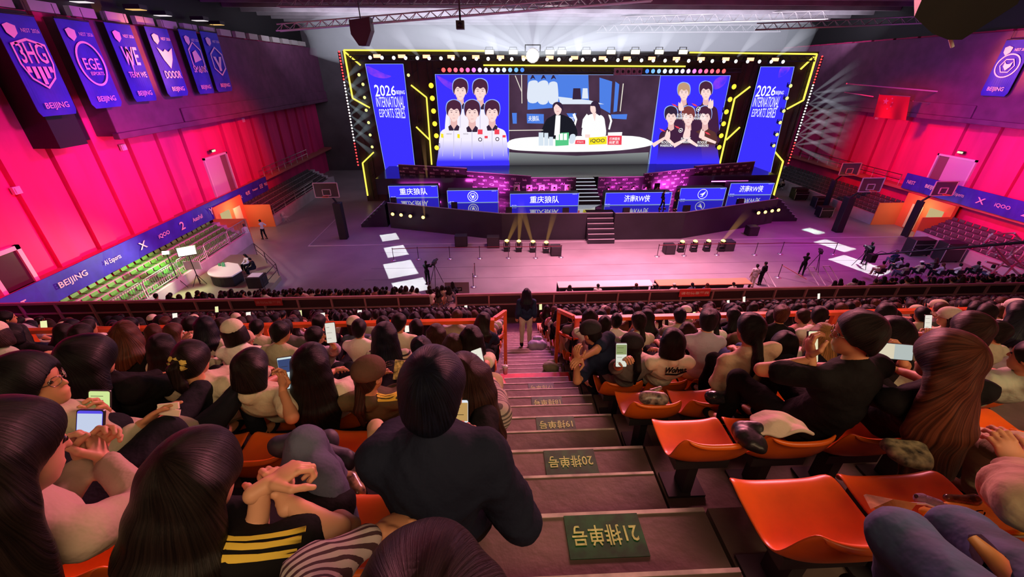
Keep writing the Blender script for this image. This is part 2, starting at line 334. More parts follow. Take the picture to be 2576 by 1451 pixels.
# hanging team banners
M_ban = mat('hanging_blue', (.04, .03, .60), .55, noise=.25, nscale=1.5); M_bpr = mat('hanging_print', (.95, .72, .80), .6)
def hang(x, y0, y1, z0, z1, label, art, sg=1):
    b = thing('hanging_banner', (x, (y0 + y1) / 2, z1), label, 'banner')
    wd = y1 - y0; ht = z1 - z0; pl = PL((x, (y0 + y1) / 2, z0), (0, sg, 0), (0, 0, 1)); c = .22
    mb = MB(); n = 14; vs = []; fs = []
    for k in range(n + 1):
        t = k / n; yy = y0 + wd * t; off = .05 * math.sin(t * 7 + y0); zb = z0 + (c if k in (0, n) else 0)
        vs += [(x + off, yy, zb), (x + off * .2, yy, z1)]
    for k in range(n): fs.append((2 * k, 2 * k + 2, 2 * k + 3, 2 * k + 1))
    mb.add(vs, fs); o = put(mb, 'cloth', M_ban, b); m = o.modifiers.new('s', 'SOLIDIFY'); m.thickness = .02
    mb = MB(); mb.tube([(x, y0, z1 + .03), (x, y1, z1 + .03)], .04, 6); mb.tube([(x, y0 + .2, z1), (x, y0 + .2, z1 + .6)], .015, 5); mb.tube([(x, y1 - .2, z1), (x, y1 - .2, z1 + .6)], .015, 5)
    put(mb, 'hanging_bar', M_dsteel, b)
    mb = MB(); L = .09
    shield = [(-wd * .38, ht - .45), (-wd * .25, ht - .35), (-wd * .1, ht - .45), (-wd * .12, ht - .75), (-wd * .25, ht - .95), (-wd * .36, ht - .75)]
    poly(mb, pl, shield, L); text(mb, pl, 'NEST 2026', wd * .2, ht - .6, wd * .42, .16, L); text(mb, pl, 'BEIJING', 0, .42, wd * .6, .34, L)
    art(mb, pl, wd, ht, L); put(mb, 'printed_emblem', M_bpr, b)
def a_shield(mb, pl, w_, h, L):
    S = [(-.42, .33), (0, .42), (.42, .33), (.42, 0), (.3, -.25), (0, -.42), (-.3, -.25), (-.42, 0)]; cy = h * .53
    P = [(x * w_ * .95, cy + y * 2.5) for x, y in S]; Q = [(x * w_ * .86, cy + y * 2.25) for x, y in S]
    n = 8; mb.add([pl.p(*p, L) for p in P] + [pl.p(*p, L) for p in Q], [(i, (i + 1) % n, n + (i + 1) % n, n + i) for i in range(n)])
    text(mb, pl, '3HG', 0, cy + .45, w_ * .62, .85, L)
    for k in range(-2, 3): poly(mb, pl, [((k * .13 - .045) * w_, cy - .1), ((k * .13 + .045) * w_, cy - .1), ((k * .13 + .045) * w_, cy - .85 + abs(k) * .25), ((k * .13 - .045) * w_, cy - .85 + abs(k) * .25)], L)
def a_circle(mb, pl, w_, h, L): ring(mb, pl, 0, h * .52, w_ * .42, .1, 36, 1.05, L); text(mb, pl, 'EGE', 0, h * .52, w_ * .5, .55, L); text(mb, pl, 'ESPORTS', w_ * .05, h * .52 - .45, w_ * .42, .17, L)
def a_we(mb, pl, w_, h, L): text(mb, pl, 'WE', 0, h * .6, w_ * .62, .95, L, .1); poly(mb, pl, [(-.12 * w_, h * .6 + .45), (.02 * w_, h * .6 + .2), (-.1 * w_, h * .6 - .95)], L); text(mb, pl, 'TEAM WE', 0, h * .36, w_ * .72, .3, L)
def a_door(mb, pl, w_, h, L):
    poly(mb, pl, [(-.34 * w_, h * .72), (-.12 * w_, h * .66), (0, h * .70), (.12 * w_, h * .66), (.34 * w_, h * .72), (.2 * w_, h * .55), (0, h * .42), (-.2 * w_, h * .55)], L)
    text(mb, pl, 'DOOOR', 0, h * .33, w_ * .76, .45, L)
def a_shark(mb, pl, w_, h, L): ring(mb, pl, 0, h * .58, w_ * .42, .1, 6, 1.0, L, PI / 2); poly(mb, pl, [(-.2 * w_, h * .5), (.25 * w_, h * .55), (.05 * w_, h * .7), (-.18 * w_, h * .66)], L); text(mb, pl, 'SHARK', 0, h * .4, w_ * .8, .42, L)
def a_v(mb, pl, w_, h, L): ring(mb, pl, 0, h * .52, w_ * .42, .12, 6, 1.0, L, PI / 2); poly(mb, pl, [(-.25 * w_, h * .6), (-.1 * w_, h * .6), (0, h * .48), (.1 * w_, h * .6), (.25 * w_, h * .6), (.07 * w_, h * .42), (.07 * w_, h * .36), (-.07 * w_, h * .36), (-.07 * w_, h * .42)], L)
def a_wolf(mb, pl, w_, h, L):
    ring(mb, pl, 0, h * .55, w_ * .42, .08, 36, w_ * .42, L); ring(mb, pl, 0, h * .55, w_ * .27, .06, 6, w_ * .27, L, 0)
    poly(mb, pl, [(-.14 * w_, h * .55 + .25), (-.05 * w_, h * .55 + .1), (.05 * w_, h * .55 + .1), (.14 * w_, h * .55 + .25), (.13 * w_, h * .55 - .05), (0, h * .55 - .3), (-.13 * w_, h * .55 - .05)], L)
hang(-21.5, 21.75, 23.75, 10.57, 14.75, 'blue hanging banner with a large lettered shield, nearest the stands', a_shield)
hang(-21.5, 24.75, 26.7, 10.7, 14.8, 'blue hanging banner with a ring emblem reading ESPORTS', a_circle)
hang(-21.5, 27.7, 29.55, 10.85, 14.9, 'blue hanging banner reading TEAM WE', a_we)
hang(-21.5, 30.7, 32.7, 10.98, 14.95, 'blue hanging banner with a horned emblem above jagged lettering', a_door)
hang(-21.5, 33.8, 35.7, 11.0, 15.05, 'blue hanging banner reading SHARK', a_shark)
hang(-21.5, 36.2, 38.3, 11.05, 15.1, 'blue hanging banner with a forked emblem, farthest of the left row', a_v)
hang(36.3, 30.2, 32.0, 10.9, 14.4, 'blue hanging banner with a wolf head in a ring, on the right wall', a_wolf, -1)
# red flag and the long tubes near it
fl = thing('flag', (33.4, 36, 10.7), 'red flag with five pale stars hanging before the right wall', 'flag')
A, B_, C_, E_ = hy(2212, 237, 36), hy(2290, 243, 36), hy(2280, 303, 36), hy(2197, 294, 36)
mb = MB(); n = 12; vs = []; fs = []
for i in range(n + 1):
    for j in range(9):
        s_, t = i / n, j / 8; p = (A * (1 - s_) + B_ * s_) * (1 - t) + (E_ * (1 - s_) + C_ * s_) * t; vs.append(p + Vector((0, .12 * math.sin(s_ * 9) * t, 0)))
for i in range(n):
    for j in range(8): fs.append((i * 9 + j, i * 9 + j + 1, i * 9 + j + 10, i * 9 + j + 9))
mb.add(vs, fs, 0, True); put(mb, 'cloth', mat('flag_red', (.95, .06, .07), .6), fl)
u = (B_ - A); v = (A - E_); pl = PL(A - Vector((0, .16, 0)), u, v)
def star(cx, cy, r, ph=PI / 2): return [(cx + (r if k % 2 == 0 else r * .4) * math.cos(ph + PI * k / 5), cy + (r if k % 2 == 0 else r * .4) * math.sin(ph + PI * k / 5)) for k in range(10)]
mb = MB()
for a, b, r in ((.55, -.5, .28), (1.05, -.25, .09), (1.15, -.55, .09), (1.1, -.85, .09), (.85, -1.05, .09)): poly(mb, pl, star(a, b, r), .05)
put(mb, 'stars', mat('star_pink', (1, .62, .55), .6), fl)
put(MB().tube([A, B_], .03, 6), 'top_bar', M_steel, fl)
for k, (p, q) in enumerate((((2130, 210), (2416, 235)), ((2125, 232), (2197, 243)), ((2297, 254), (2404, 267)))):
    mb = MB(); mb.tube([hy(*p, 35.6), hy(*q, 35.6)], .05 if k == 0 else .03, 6)
    tag(mb.build('hanging_tube', mat('tube_pink', (.9, .72, .75), .4)), ('long pale tube hanging above the red flag', 'short thin pale tube left of the red flag', 'thin pale tube right of the red flag')[k], 'tube')
# roof trusses, loudspeakers, catwalk
def truss(name, p, q, h, label, m, n=14, d=.5, parts=True):
    p, q = Vector(p), Vector(q); t = thing(name, p, label, 'truss'); ax = (q - p).normalized(); sd = ax.cross(Vector((0, 0, 1))).normalized() * d * .5
    for off in (Vector((0, 0, 0)) + sd, Vector((0, 0, 0)) - sd, Vector((0, 0, h))):
        put(MB().tube([p + off, q + off], .05, 6), 'chord', m, t)
    mb = MB()
    for k in range(n):
        a, b = p.lerp(q, k / n), p.lerp(q, (k + 1) / n)
        mb.tube([a + sd, (a + b) / 2 + Vector((0, 0, h))], .025, 5); mb.tube([(a + b) / 2 + Vector((0, 0, h)), b + sd], .025, 5)
        mb.tube([a - sd, (a + b) / 2 + Vector((0, 0, h))], .025, 5); mb.tube([(a + b) / 2 + Vector((0, 0, h)), b - sd], .025, 5); mb.tube([a + sd, a - sd], .02, 5)
    put(mb, 'lacing', m, t); return t
M_truss = mat('truss_metal', (.42, .38, .40), .35, .6)
truss('roof_truss', hy(700, 78, 38), hy(1640, 2, 33), .45, 'long lit roof truss slanting up to the right above the stage', mat('truss_lit_tone', (.85, .8, .85), .3, .5), 26)  # paler metal here: the light on this truss is put into its colour
truss('roof_truss', hy(700, 17, 37), hy(1560, 12, 37), .5, 'level dark roof truss along the top of the view', M_truss, 26)
truss('roof_truss', hy(1560, 62, 50), hy(2080, 48, 46), .7, 'wide dim roof truss right of the bright lamps', M_truss, 16)
truss('roof_truss', hy(1500, 82, 54), hy(1960, 80, 54), .7, 'dim roof truss hanging low over the back of the stage', M_truss, 16)
truss('roof_truss', hy(1900, 75, 44), hy(2420, 55, 38), .5, 'dim roof truss toward the right wall', M_truss, 16)
mb = MB()
for k in range(16):
    y = 22 + k * 2.2; mb.box((-22.2, y, 15.05), (-21.9, y + 1.5, 15.5))
tag(mb.build('catwalk_panels', mat('catwalk_grey', (.5, .45, .47), .6)), 'row of pale panels edging the catwalk above the left banners', 'catwalk')
for k in range(7):
    p = Vector((-23.2 + (k % 2) * .6, 22.5 + k * 3.2, 16.0)); t = thing('roof_lamp', p, 'lit rectangular roof lamp above the left banners', 'lamp', 'roof lamps above the left banners')
    put(MB().box(p - Vector((.5, .35, .05)), p + Vector((.5, .35, .2))), 'housing', M_dsteel, t)
    put(MB().box(p - Vector((.45, .3, .08)), p + Vector((.45, .3, -.05))), 'lamp_face', emi('roof_lamp_glow' + ('a' if k % 3 else 'b'), (1, .9, .95) if k % 3 else (1, .6, .2), .9), t)
def speaker_box(name, c, w_, h, label):
    t = thing(name, c, label, 'loudspeaker'); c = Vector(c)
    P = [(-.5, .5), (.5, .62), (.5, .1), (.15, -.5), (-.2, -.5), (-.5, -.05)]
    mb = MB(); vs = [c + Vector((x * w_, dy, z * h)) for dy in (-.4, .6) for x, z in P]; n = 6
    mb.add(vs, [(i, (i + 1) % n, n + (i + 1) % n, n + i) for i in range(n)] + [tuple(range(n)), tuple(reversed(range(n, 2 * n)))]); put(mb, 'cabinet', mat('speaker_plum', (.09, .05, .07), .6), t)
    put(MB().tube([c + Vector((0, 0, h * .5)), c + Vector((0, 0, h * .5 + 1.2))], .04, 6), 'hanger', M_dsteel, t)
speaker_box('hung_speaker', hy(912, 84, 36), 1.5, 1.6, 'dark angular loudspeaker hung left of the bright stage lamps')
c = Vector(atd(2425, 30, 5.2)); t = thing('speaker_cluster', c, 'huge black loudspeaker cluster hanging at top right', 'loudspeaker')
mb = MB(); P = [hy(2300, 42, 5.4), hy(2345, -60, 5.4), hy(2620, -120, 5.4), hy(2560, 10, 5.4), hy(2420, 100, 5.4), hy(2385, 100, 5.4), hy(2345, 84, 5.4)]
n = len(P); mb.add(P + [p + Vector((.35, .5, .25)) for p in P], [tuple(range(n)), tuple(reversed(range(n, 2 * n)))] + [(i, n + i, n + (i + 1) % n, (i + 1) % n) for i in range(n)])
put(mb, 'cabinet', mat('cluster_black', (.007, .006, .004), .7, noise=.6, nscale=2), t)
put(MB().tube([hy(2390, 95, 5.6), hy(2396, 118, 5.6)], .02, 6), 'bracket', M_white, t)
t = thing('hanging_camera', hy(1158, 60, 30), 'small black remote camera hanging from the slanting truss', 'camera')
p = hy(1158, 62, 30); put(MB().box(p - Vector((.25, .3, .25)), p + Vector((.25, .3, .2))), 'camera_body', M_dsteel, t); put(MB().tube([p, p + Vector((0, 0, 1.6))], .06, 6), 'hanger', M_dsteel, t)
put(MB().tube([p - Vector((0, .3, 0)), p - Vector((0, .55, .12))], .13, 10), 'lens', M_black, t)
# ------------------------------------------------------------ stage
front = [(-9.5, 35.4), (.5, 31.9), (7.45, 31.7), (7.45, 32.6), (9.75, 32.6), (9.75, 31.6), (15.6, 31.6), (25.7, 35.2), (27.5, 43.9), (-11.5, 43.9)]
st = thing('stage', (8, 36, 0), 'high black stage with a mirror-dark deck and slanting front corners', 'stage')
M_fas = mat('stage_skirt', (.035, .032, .045), .45, noise=.4, nscale=.5)
put(MB().prism(front, 0, 2.26), 'skirt', M_fas, st)
M_deck = mat('mirror_deck', (.012, .012, .02), .06, spec=.9, coat=1)
put(MB().prism(front, 2.26, 2.30), 'deck', M_deck, st)
mb = MB(); fp = front[:3]; fq = front[5:8]
for P in (fp, fq):
    for a, b in zip(P[:-1], P[1:]): mb.bar((*a, 2.31), (*b, 2.31), .05)
put(mb, 'edge_trim', mat('trim_grey', (.4, .4, .5), .4), st)
put(MB().box((-11, 38.2, 2.3), (27, 43.9, 3.75)), 'upper_platform', mat('platform_gloss', (.03, .03, .035), .16, spec=.8), st)
fs_ = thing('stage_steps', (8.6, 31.6, 0), 'short black steps with white nosings at the middle of the stage front', 'steps')
mb = MB(); m2 = MB()
for k in range(6):
    z = 2.2 - .36 * k; mb.box((7.5, 31.0 - 0, max(z - .36, 0)), (9.7, 32.55 - k * .24, z)) if False else mb.box((7.5, 32.3 - .26 * (k + 1), 0), (9.7, 32.3 - .26 * k, z)); m2.box((7.52, 32.3 - .26 * (k + 1) - .02, z - .03), (9.68, 32.3 - .26 * (k + 1) + .03, z + .012))
put(mb, 'step_block', M_fas, fs_); put(m2, 'nosing', M_white, fs_)
bs = thing('stage_steps', (8.2, 36, 2.3), 'wide lit steps climbing to the upper platform between the two desks', 'steps')
mb = MB(); m2 = MB()
for k in range(7):
    z = 2.3 + .207 * (k + 1); y = 34.6 + .5 * k; mb.box((7.3, y, 2.3), (9.2, y + (3.7 - .5 * k), z)); m2.box((7.3, y - .02, z - .03), (9.2, y + .04, z + .01))
put(mb, 'step_block', M_fas, bs); put(m2, 'nosing', emi('nosing_glow', (.8, .85, 1), .9), bs)
# dark wall behind everything on the stage, with truss end returns
bw = thing('stage_backing', (8.8, 44.4, 2.3), 'tall dark brown stage backing that carries the screens and lamps', 'stage backing')
put(MB().box((-13.9, 44.1, 0), (31.6, 44.6, 14.15)), 'panel', mat('backing_brown', (.07, .045, .04), .7, noise=.5, nscale=.7), bw)
mb = MB()
for x in (-13.2, -7.6, -6.2, 24.2, 25.4, 30.9):
    for dx in (0, .5): mb.tube([(x + dx, 44.0, .2), (x + dx, 44.0, 13.9)], .04, 5)
    for k in range(18): mb.tube([(x, 44.0, .4 + .74 * k), (x + .5, 44.0, .8 + .74 * k)], .025, 4)
put(mb, 'lattice_uprights', M_dsteel, bw)
YS = 44.0
def hs(x, y, Y=YS): v = hy(x, y, Y); return v
M_yel = emi('yellow_light_line', (1.0, .83, .10), 1.25)
def strip(pts, label, Y=43.9):
    mb = MB(); P = [hs(*p, Y) for p in pts]
    for a, b in zip(P[:-1], P[1:]): mb.bar(a, b, .13)
    tag(mb.build('light_strip', M_yel), label, 'light strip')
strip([(1225, 128), (865, 126), (887, 247), (930, 271)], 'yellow light line framing the upper left corner of the stage wall')
strip([(868, 131), (907, 164)], 'short slanting yellow light line inside the upper left corner')
strip([(940, 383), (912, 410), (925, 492)], 'bent yellow light line low at the left edge of the stage wall')
strip([(1735, 132), (2055, 136), (2021, 252), (1980, 274)], 'yellow light line framing the upper right corner of the stage wall')
strip([(2050, 140), (2014, 174)], 'short slanting yellow light line inside the upper right corner')
strip([(1948, 380), (1970, 406), (1944, 500)], 'bent yellow light line low at the right edge of the stage wall')
strip([(1034, 214), (1073, 245), (1086, 414)], 'bent yellow light line left of the left player screen')
strip([(1047, 319), (1082, 353)], 'short yellow branch line left of the left player screen')
strip([(1887, 218), (1848, 248), (1811, 411)], 'bent yellow light line right of the right player screen')
strip([(1861, 320), (1827, 352)], 'short yellow branch line right of the right player screen')
strip([(1216, 164), (1724, 167)], 'long level yellow light line above the middle screen')
# ---- screens
E_blue = emi('screen_blue', (.047, .032, 1.0), 1.0)
E_pur = mat('screen_purple', (.30, .05, .9), emit=1.0, noise=.8, nscale=1.2, col2=(.047, .032, 1.0))
E_w = emi('screen_white', (1, 1, 1), 1.0); E_skin = emi('screen_skin', (1, .72, .68), 1.0); E_skin2 = emi('screen_skin_shade', (.85, .5, .48), 1.0)
E_hair = emi('screen_hair', (.075, .02, .05), 1.0); E_dk = emi('screen_dark', (.04, .02, .05), 1.0); E_edge = emi('screen_edge', (.35, .5, 1.0), 1.0)
E_red = emi('screen_red', (.9, .06, .1), 1.0); E_yl = emi('screen_yellow', (.95, .8, .02), 1.0); E_gr = emi('screen_green', (.1, .6, .25), 1.0); E_blonde = emi('screen_blond', (.55, .33, .2), 1.0); E_brown = emi('screen_brownred', (.22, .05, .05), 1.0)
def grad(name, ca, cb, z0, z1):
    m = D.materials.new(name); m.use_nodes = True; nt = m.node_tree; b = nt.nodes['Principled BSDF']; b.inputs['Base Color'].default_value = (0, 0, 0, 1)
    g = nt.nodes.new('ShaderNodeNewGeometry'); sx = nt.nodes.new('ShaderNodeSeparateXYZ'); mr = nt.nodes.new('ShaderNodeMapRange'); mx = nt.nodes.new('ShaderNodeMix'); mx.data_type = 'RGBA'
    nt.links.new(g.outputs['Position'], sx.inputs[0]); nt.links.new(sx.outputs[2], mr.inputs[0]); mr.inputs[1].default_value = z0; mr.inputs[2].default_value = z1
    nt.links.new(mr.outputs[0], mx.inputs[0]); mx.inputs[6].default_value = (*ca, 1); mx.inputs[7].default_value = (*cb, 1)
    nt.links.new(mx.outputs[2], b.inputs['Emission Color']); b.inputs['Emission Strength'].default_value = 1; return m
G_jack = grad('screen_jacket_fade', (.047, .032, 1.0), (.93, .88, 1.0), 4.2, 6.3)
G_shirt = grad('screen_shirt_fade', (.047, .032, 1.0), (.05, .015, .05), 4.0, 5.8)
G_brown = grad('screen_brown_shirt_fade', (.047, .032, 1.0), (.10, .035, .03), 4.0, 5.8)
G_desk = grad('screen_floor_fade', (.06, .06, .07), (.30, .33, .33), 3.8, 5.2)
def screen(label, P, depth=.25, name='led_screen', Y=YS, m=None):
    Q = [hs(*p, Y) for p in P]; c = sum(Q, Vector()) / len(Q); t = thing(name, c, label, 'screen'); n = len(Q)
    mb = MB(); mb.add([q + Vector((0, -.16, 0)) for q in Q] + [q + Vector((0, depth, 0)) for q in Q], [(i, n + i, n + (i + 1) % n, (i + 1) % n) for i in range(n)] + [tuple(range(n, 2 * n))]); put(mb, 'casing', M_black, t)
    mb = MB(); mb.add([q + Vector((0, -.17, 0)) for q in Q], [tuple(reversed(range(n)))]); put(mb, 'picture', m or E_blue, t)
    mb = MB()
    for a, b in zip(Q, Q[1:] + Q[:1]): mb.bar(a + Vector((0, -.18, 0)), b + Vector((0, -.18, 0)), .035)
    put(mb, 'bright_edge', E_edge, t); return t
SP = PL((0, YS - .17, 0), (1, 0, 0), (0, 0, 1))        # the picture plane of the wall screens, seen from the hall (+x right, +z up)
SP.n = Vector((0, -1, 0))
def sxy(x, y, Y=YS - .2): v = hy(x, y, Y); return (v.x, v.z)
def pic(t, name, m, shapes, lift=.02):
    for P in shapes: o = put(poly(MB(), SP, P, lift), name, m, t)
    return o
def px(*pts): return [sxy(*p) for p in pts]
def curve_px(pts, n=4):
    out = []; N = len(pts)
    for i in range(N):
        p0, p1, p2, p3 = (pts[(i + k - 1) % N] for k in range(4))
        for j in range(n):
            t = j / n; out.append(tuple(.5 * ((2 * p1[a]) + (-p0[a] + p2[a]) * t + (2 * p0[a] - 5 * p1[a] + 4 * p2[a] - p3[a]) * t * t + (-p0[a] + 3 * p1[a] - 3 * p2[a] + p3[a]) * t ** 3) for a in (0, 1)))
    return out
def title(t, cx, cy, k=1):
    mb = MB()
    a = sxy(cx, cy); 
    text(mb, SP, '2026', a[0] - .35, a[1] + 1.05, 2.0, .95, .03, 0, .0 - .25); text(mb, SP, 'BEIJING', a[0] + 1.1, a[1] + .85, .8, .42, .03)
    text(mb, SP, 'INTERNATIONAL', a[0], a[1] + .05, 2.7, .95, .03, .02, .2); text(mb, SP, 'ESPORTS SERIES', a[0] + .05, a[1] - .95, 2.5, .85, .03, 0, .3)
    put(mb, 'title_lettering', E_w, t)
t = screen('tall blue screen with white lettering at the left end of the stage wall', [(983, 492), (920, 161), (1015, 161), (1044, 415), (1000, 416), (1005, 462)])
title(t, 982, 258); pic(t, 'purple_swirl', E_pur, [curve_px(px((923, 166), (945, 175), (968, 186), (984, 192), (966, 197), (940, 192), (925, 180)))])
pic(t, 'triangle', mat('tri_glow', (.6, .3, .45), emit=.9), [px((980, 462), (988, 432), (995, 460))], .05)
t = screen('tall blue screen with white lettering at the right end of the stage wall', [(1888, 440), (1888, 417), (1850, 415), (1911, 168), (1995, 168), (1945, 392), (1930, 462), (1905, 478), (1882, 452)])
title(t, 1928, 258); pic(t, 'purple_swirl', E_pur, [curve_px(px((1965, 170), (1988, 170), (1978, 185), (1962, 195), (1958, 192)))])
SW = .5
def bust(cx, cy, s, jk, hair, kind='jacket', face=None, shoulder=1.0):
    """player portrait shown on the screen; cx,cy = middle of the face in the photo's frame, s = scale"""
    f = lambda dx, dy: (cx + dx * s, cy + dy * s)
    out = {}
    out['body'] = curve_px(px(f(-9, 30), f(-14, 38), f(-32 * shoulder, 46), f(-38 * shoulder, 62), f(-41 * shoulder, 100), f(-40 * shoulder, 150), f(40 * shoulder, 150), f(41 * shoulder, 100), f(38 * shoulder, 62), f(32 * shoulder, 46), f(14, 38), f(9, 30)))
    out['neck'] = px(f(-8, 14), f(8, 14), f(9, 36), f(0, 42), f(-9, 36))
    out['face'] = curve_px(px(f(-13, -8), f(-13, 6), f(-8, 19), f(0, 24), f(8, 19), f(13, 6), f(13, -8), f(0, -14)))
    out['hair'] = curve_px(px(f(-16, 8), f(-19, -8), f(-15, -24), f(0, -31), f(15, -24), f(19, -8), f(16, 8), f(13, -3), f(8, -9), f(0, -6), f(-7, -10), f(-13, -3)))
    out['ears'] = [curve_px(px(f(d - 2, 0), f(d + 2, 0), f(d + 1, 9), f(d - 1, 9))) for d in (-14, 14)]
    out['feat'] = [px(f(-4, 14), f(4, 14), f(2.5, 16), f(-2.5, 16)), px(f(-1, 4), f(2, 8), f(-2, 8)), px(f(-13, 6), f(-9, 14), f(-4, 21), f(-8, 19))]
    out['eyes'] = [px(f(-9, 0), f(-6, -1), f(-3, 0), f(-6, 1)), px(f(3, 0), f(6, -1), f(9, 0), f(6, 1)), px(f(-10, -5), f(-3, -5), f(-3, -4), f(-10, -4)), px(f(3, -5), f(10, -5), f(10, -4), f(3, -4))]
    out['seams'] = [px(f(-1, 44), f(.6, 44), f(.6, 110), f(-1, 110)), px(f(-26, 60), f(-25, 60), f(-28, 110), f(-29, 110)), px(f(25, 60), f(26, 60), f(29, 110), f(28, 110))]
    out['collar'] = px(f(-14, 36), f(-8, 31), f(0, 43), f(8, 31), f(14, 36), f(12, 46), f(-12, 46))
    return out
def portrait(t, specs, jack, mark):
    L = .03
    for i, (cx, cy, s, hm, jm) in enumerate(specs):
        b = bust(cx, cy, s, None, None, shoulder=.95 if jack else .92)
        g = [('outline_glow', E_edge, [[(x + .06 * (1 if x > sxy(cx, cy)[0] else -1), z + .06) for x, z in b['hair']]]), ('shown_shirt', jm, [b['body']]), ('shown_neck', E_skin2, [b['neck']] + b['ears']), ('shown_face', E_skin, [b['face']]), ('shown_hair', hm, [b['hair']]), ('shown_features', E_skin2, b['feat']), ('shown_eyes', E_hair, b['eyes'])]
        if jack: g.append(('shown_collar', E_dk, [b['collar']])); g.append(('shown_seams', emi('screen_seam', (.62, .58, .8), 1), b['seams']))
        for k, (nm, m, sh) in enumerate(g): pic(t, nm, m, sh, L + .006 * k)
        L += .045
    return L
t = screen('left player screen showing five players in white jackets on blue', [(1115, 415), (1095, 187), (1280, 187), (1280, 437), (1200, 428), (1196, 415)], name='player_screen')
pic(t, 'purple_swirl', E_pur, [curve_px(px((1098, 190), (1120, 200), (1150, 215), (1180, 222), (1150, 230), (1118, 215)))])
L = portrait(t, [(1158, 228, 1.0, E_hair, G_jack), (1208, 229, 1.0, E_hair, G_jack), (1142, 282, 1.0, E_hair, G_jack), (1238, 282, 1.0, E_hair, G_jack), (1188, 283, 1.05, E_hair, G_jack)], 1, None)
mb = MB()
for x, y in ((1208, 331), (1250, 331)): poly(mb, SP, px((x - 6, y - 6), (x + 6, y - 6), (x + 6, y + 6), (x - 6, y + 6)), L)
for x, y in ((1223, 343), (1268, 341)): poly(mb, SP, px((x - 4, y - 2), (x + 4, y - 2), (x + 4, y + 4), (x - 4, y + 4)), L)
put(mb, 'red_patches', E_red, t)
mb = MB()
for x, y in ((1113, 340), (1154, 341)): poly(mb, SP, px((x - 3, y - 5), (x + 3, y - 4), (x + 3, y + 6), (x - 3, y + 5)), L)
put(mb, 'yellow_patches', E_yl, t)
mb = MB()
for x, y in ((1208, 350), (1251, 349)): ring(mb, SP, *sxy(x, y), .2, .07, 16, lift=L)
for x, y in ((1130, 336), (1172, 336)): text(mb, SP, 'SMARTISAN', *sxy(x, y), .5, .12, L)
put(mb, 'dark_crests', E_dk, t)
t = screen('right player screen showing five players in dark shirts on blue', [(1628, 440), (1660, 190), (1835, 190), (1789, 415), (1722, 416), (1740, 425)], name='player_screen')
pic(t, 'purple_swirl', E_pur, [curve_px(px((1815, 192), (1832, 192), (1820, 215), (1800, 225), (1793, 215), (1800, 200)))])
L = portrait(t, [(1720, 233, .82, E_blonde, G_shirt), (1775, 231, .86, E_hair, G_shirt), (1687, 293, .86, E_dk, G_shirt), (1772, 293, .86, E_hair, G_brown), (1729, 294, .9, E_brown, G_shirt)], 0, None)
mb = MB()
for x, y, s in ((1712, 268, -1), (1676, 340, 1), (1724, 335, 1.3), (1762, 337, 1), (1784, 262, 1)):
    f = lambda dx, dy: (x + dx * s, y + dy * abs(s))
    poly(mb, SP, curve_px(px(f(-6, 8), f(-3, -6), f(1, -14), f(4, -8), f(7, -12), f(8, 0), f(5, 10))), L)
for (a, b, c, d) in ((1640, 365, 1672, 345), (1672, 345, 1694, 364), (1692, 366, 1722, 350), (1728, 350, 1752, 366), (1764, 345, 1798, 358)):
    dx, dy = c - a, d - b; l = math.hypot(dx, dy); nx, ny = -dy / l * 5, dx / l * 5; poly(mb, SP, px((a + nx, b + ny), (c + nx * .6, d + ny * .6), (c - nx * .6, d - ny * .6), (a - nx, b - ny)), L + .01)
put(mb, 'shown_hands', E_skin, t)
mb = MB()
for x, y in ((1674, 361), (1723, 352), (1764, 361), (1713, 292), (1758, 293)): text(mb, SP, 'ROGUE', *sxy(x, y - 4), 1.0, .26, L + .02); text(mb, SP, 'WARRIORS', *sxy(x, y + 4), 1.35, .26, L + .02)
for x, y in ((1754, 274), (1710, 327)): ring(mb, SP, *sxy(x, y), .22, .05, 16, lift=L + .02); poly(mb, SP, px((x - 3, y), (x + 3, y - 2), (x, y + 3)), L + .02)
put(mb, 'shirt_lettering', E_w, t)
mb = MB()
for x, y in ((1695, 263), (1745, 262), (1664, 325), (1702, 318), (1777, 333)): poly(mb, SP, px((x - 8, y - 3), (x + 2, y), (x + 8, y + 6), (x - 2, y + 3)), L + .015)
put(mb, 'red_shoulder_marks', E_red, t)
# middle screen: live picture of the two presenters at a white desk
t = screen('wide middle screen showing two presenters at a curved white desk', [(1280, 416), (1280, 187), (1660, 189), (1629, 416)], name='middle_screen', m=mat('live_picture_dark', (.07, .035, .07), emit=1, noise=.4, nscale=.5))
pic(t, 'shown_floor', G_desk, [px((1280, 383), (1450, 392), (1632, 383), (1630, 416), (1280, 416))], .02)
pic(t, 'shown_desk_top', E_w, [curve_px(px((1281, 354), (1330, 345), (1460, 342), (1590, 342), (1636, 354), (1636, 366), (1560, 378), (1450, 382), (1340, 380), (1281, 374)))], .05)
pic(t, 'shown_blue_screens', emi('live_blue', (.08, .22, .8), 1), [px((1327, 189), (1408, 189), (1408, 270), (1327, 276)), px((1405, 188), (1480, 188), (1482, 255), (1408, 250)), px((1508, 195), (1540, 205), (1535, 285), (1508, 270)), px((1548, 205), (1558, 212), (1552, 280), (1543, 282)), px((1288, 284), (1300, 284), (1300, 311), (1290, 311)), px((1325, 286), (1368, 287), (1368, 311), (1326, 310)), px((1425, 285), (1450, 285), (1442, 310)), px((1537, 288), (1578, 287), (1576, 300), (1570, 300), (1540, 298))], .025)
pic(t, 'shown_small_jackets', emi('live_white', (.75, .82, .95), 1), [curve_px(px((1328, 215), (1334, 204), (1350, 203), (1354, 215), (1353, 255), (1328, 255))), curve_px(px((1352, 215), (1360, 204), (1374, 203), (1380, 215), (1378, 258), (1354, 258))), curve_px(px((1380, 216), (1386, 206), (1398, 206), (1403, 216), (1403, 258), (1381, 258))), px((1404, 243), (1482, 252), (1520, 262), (1410, 262)), px((1466, 222), (1478, 222), (1480, 248), (1464, 248))], .03)
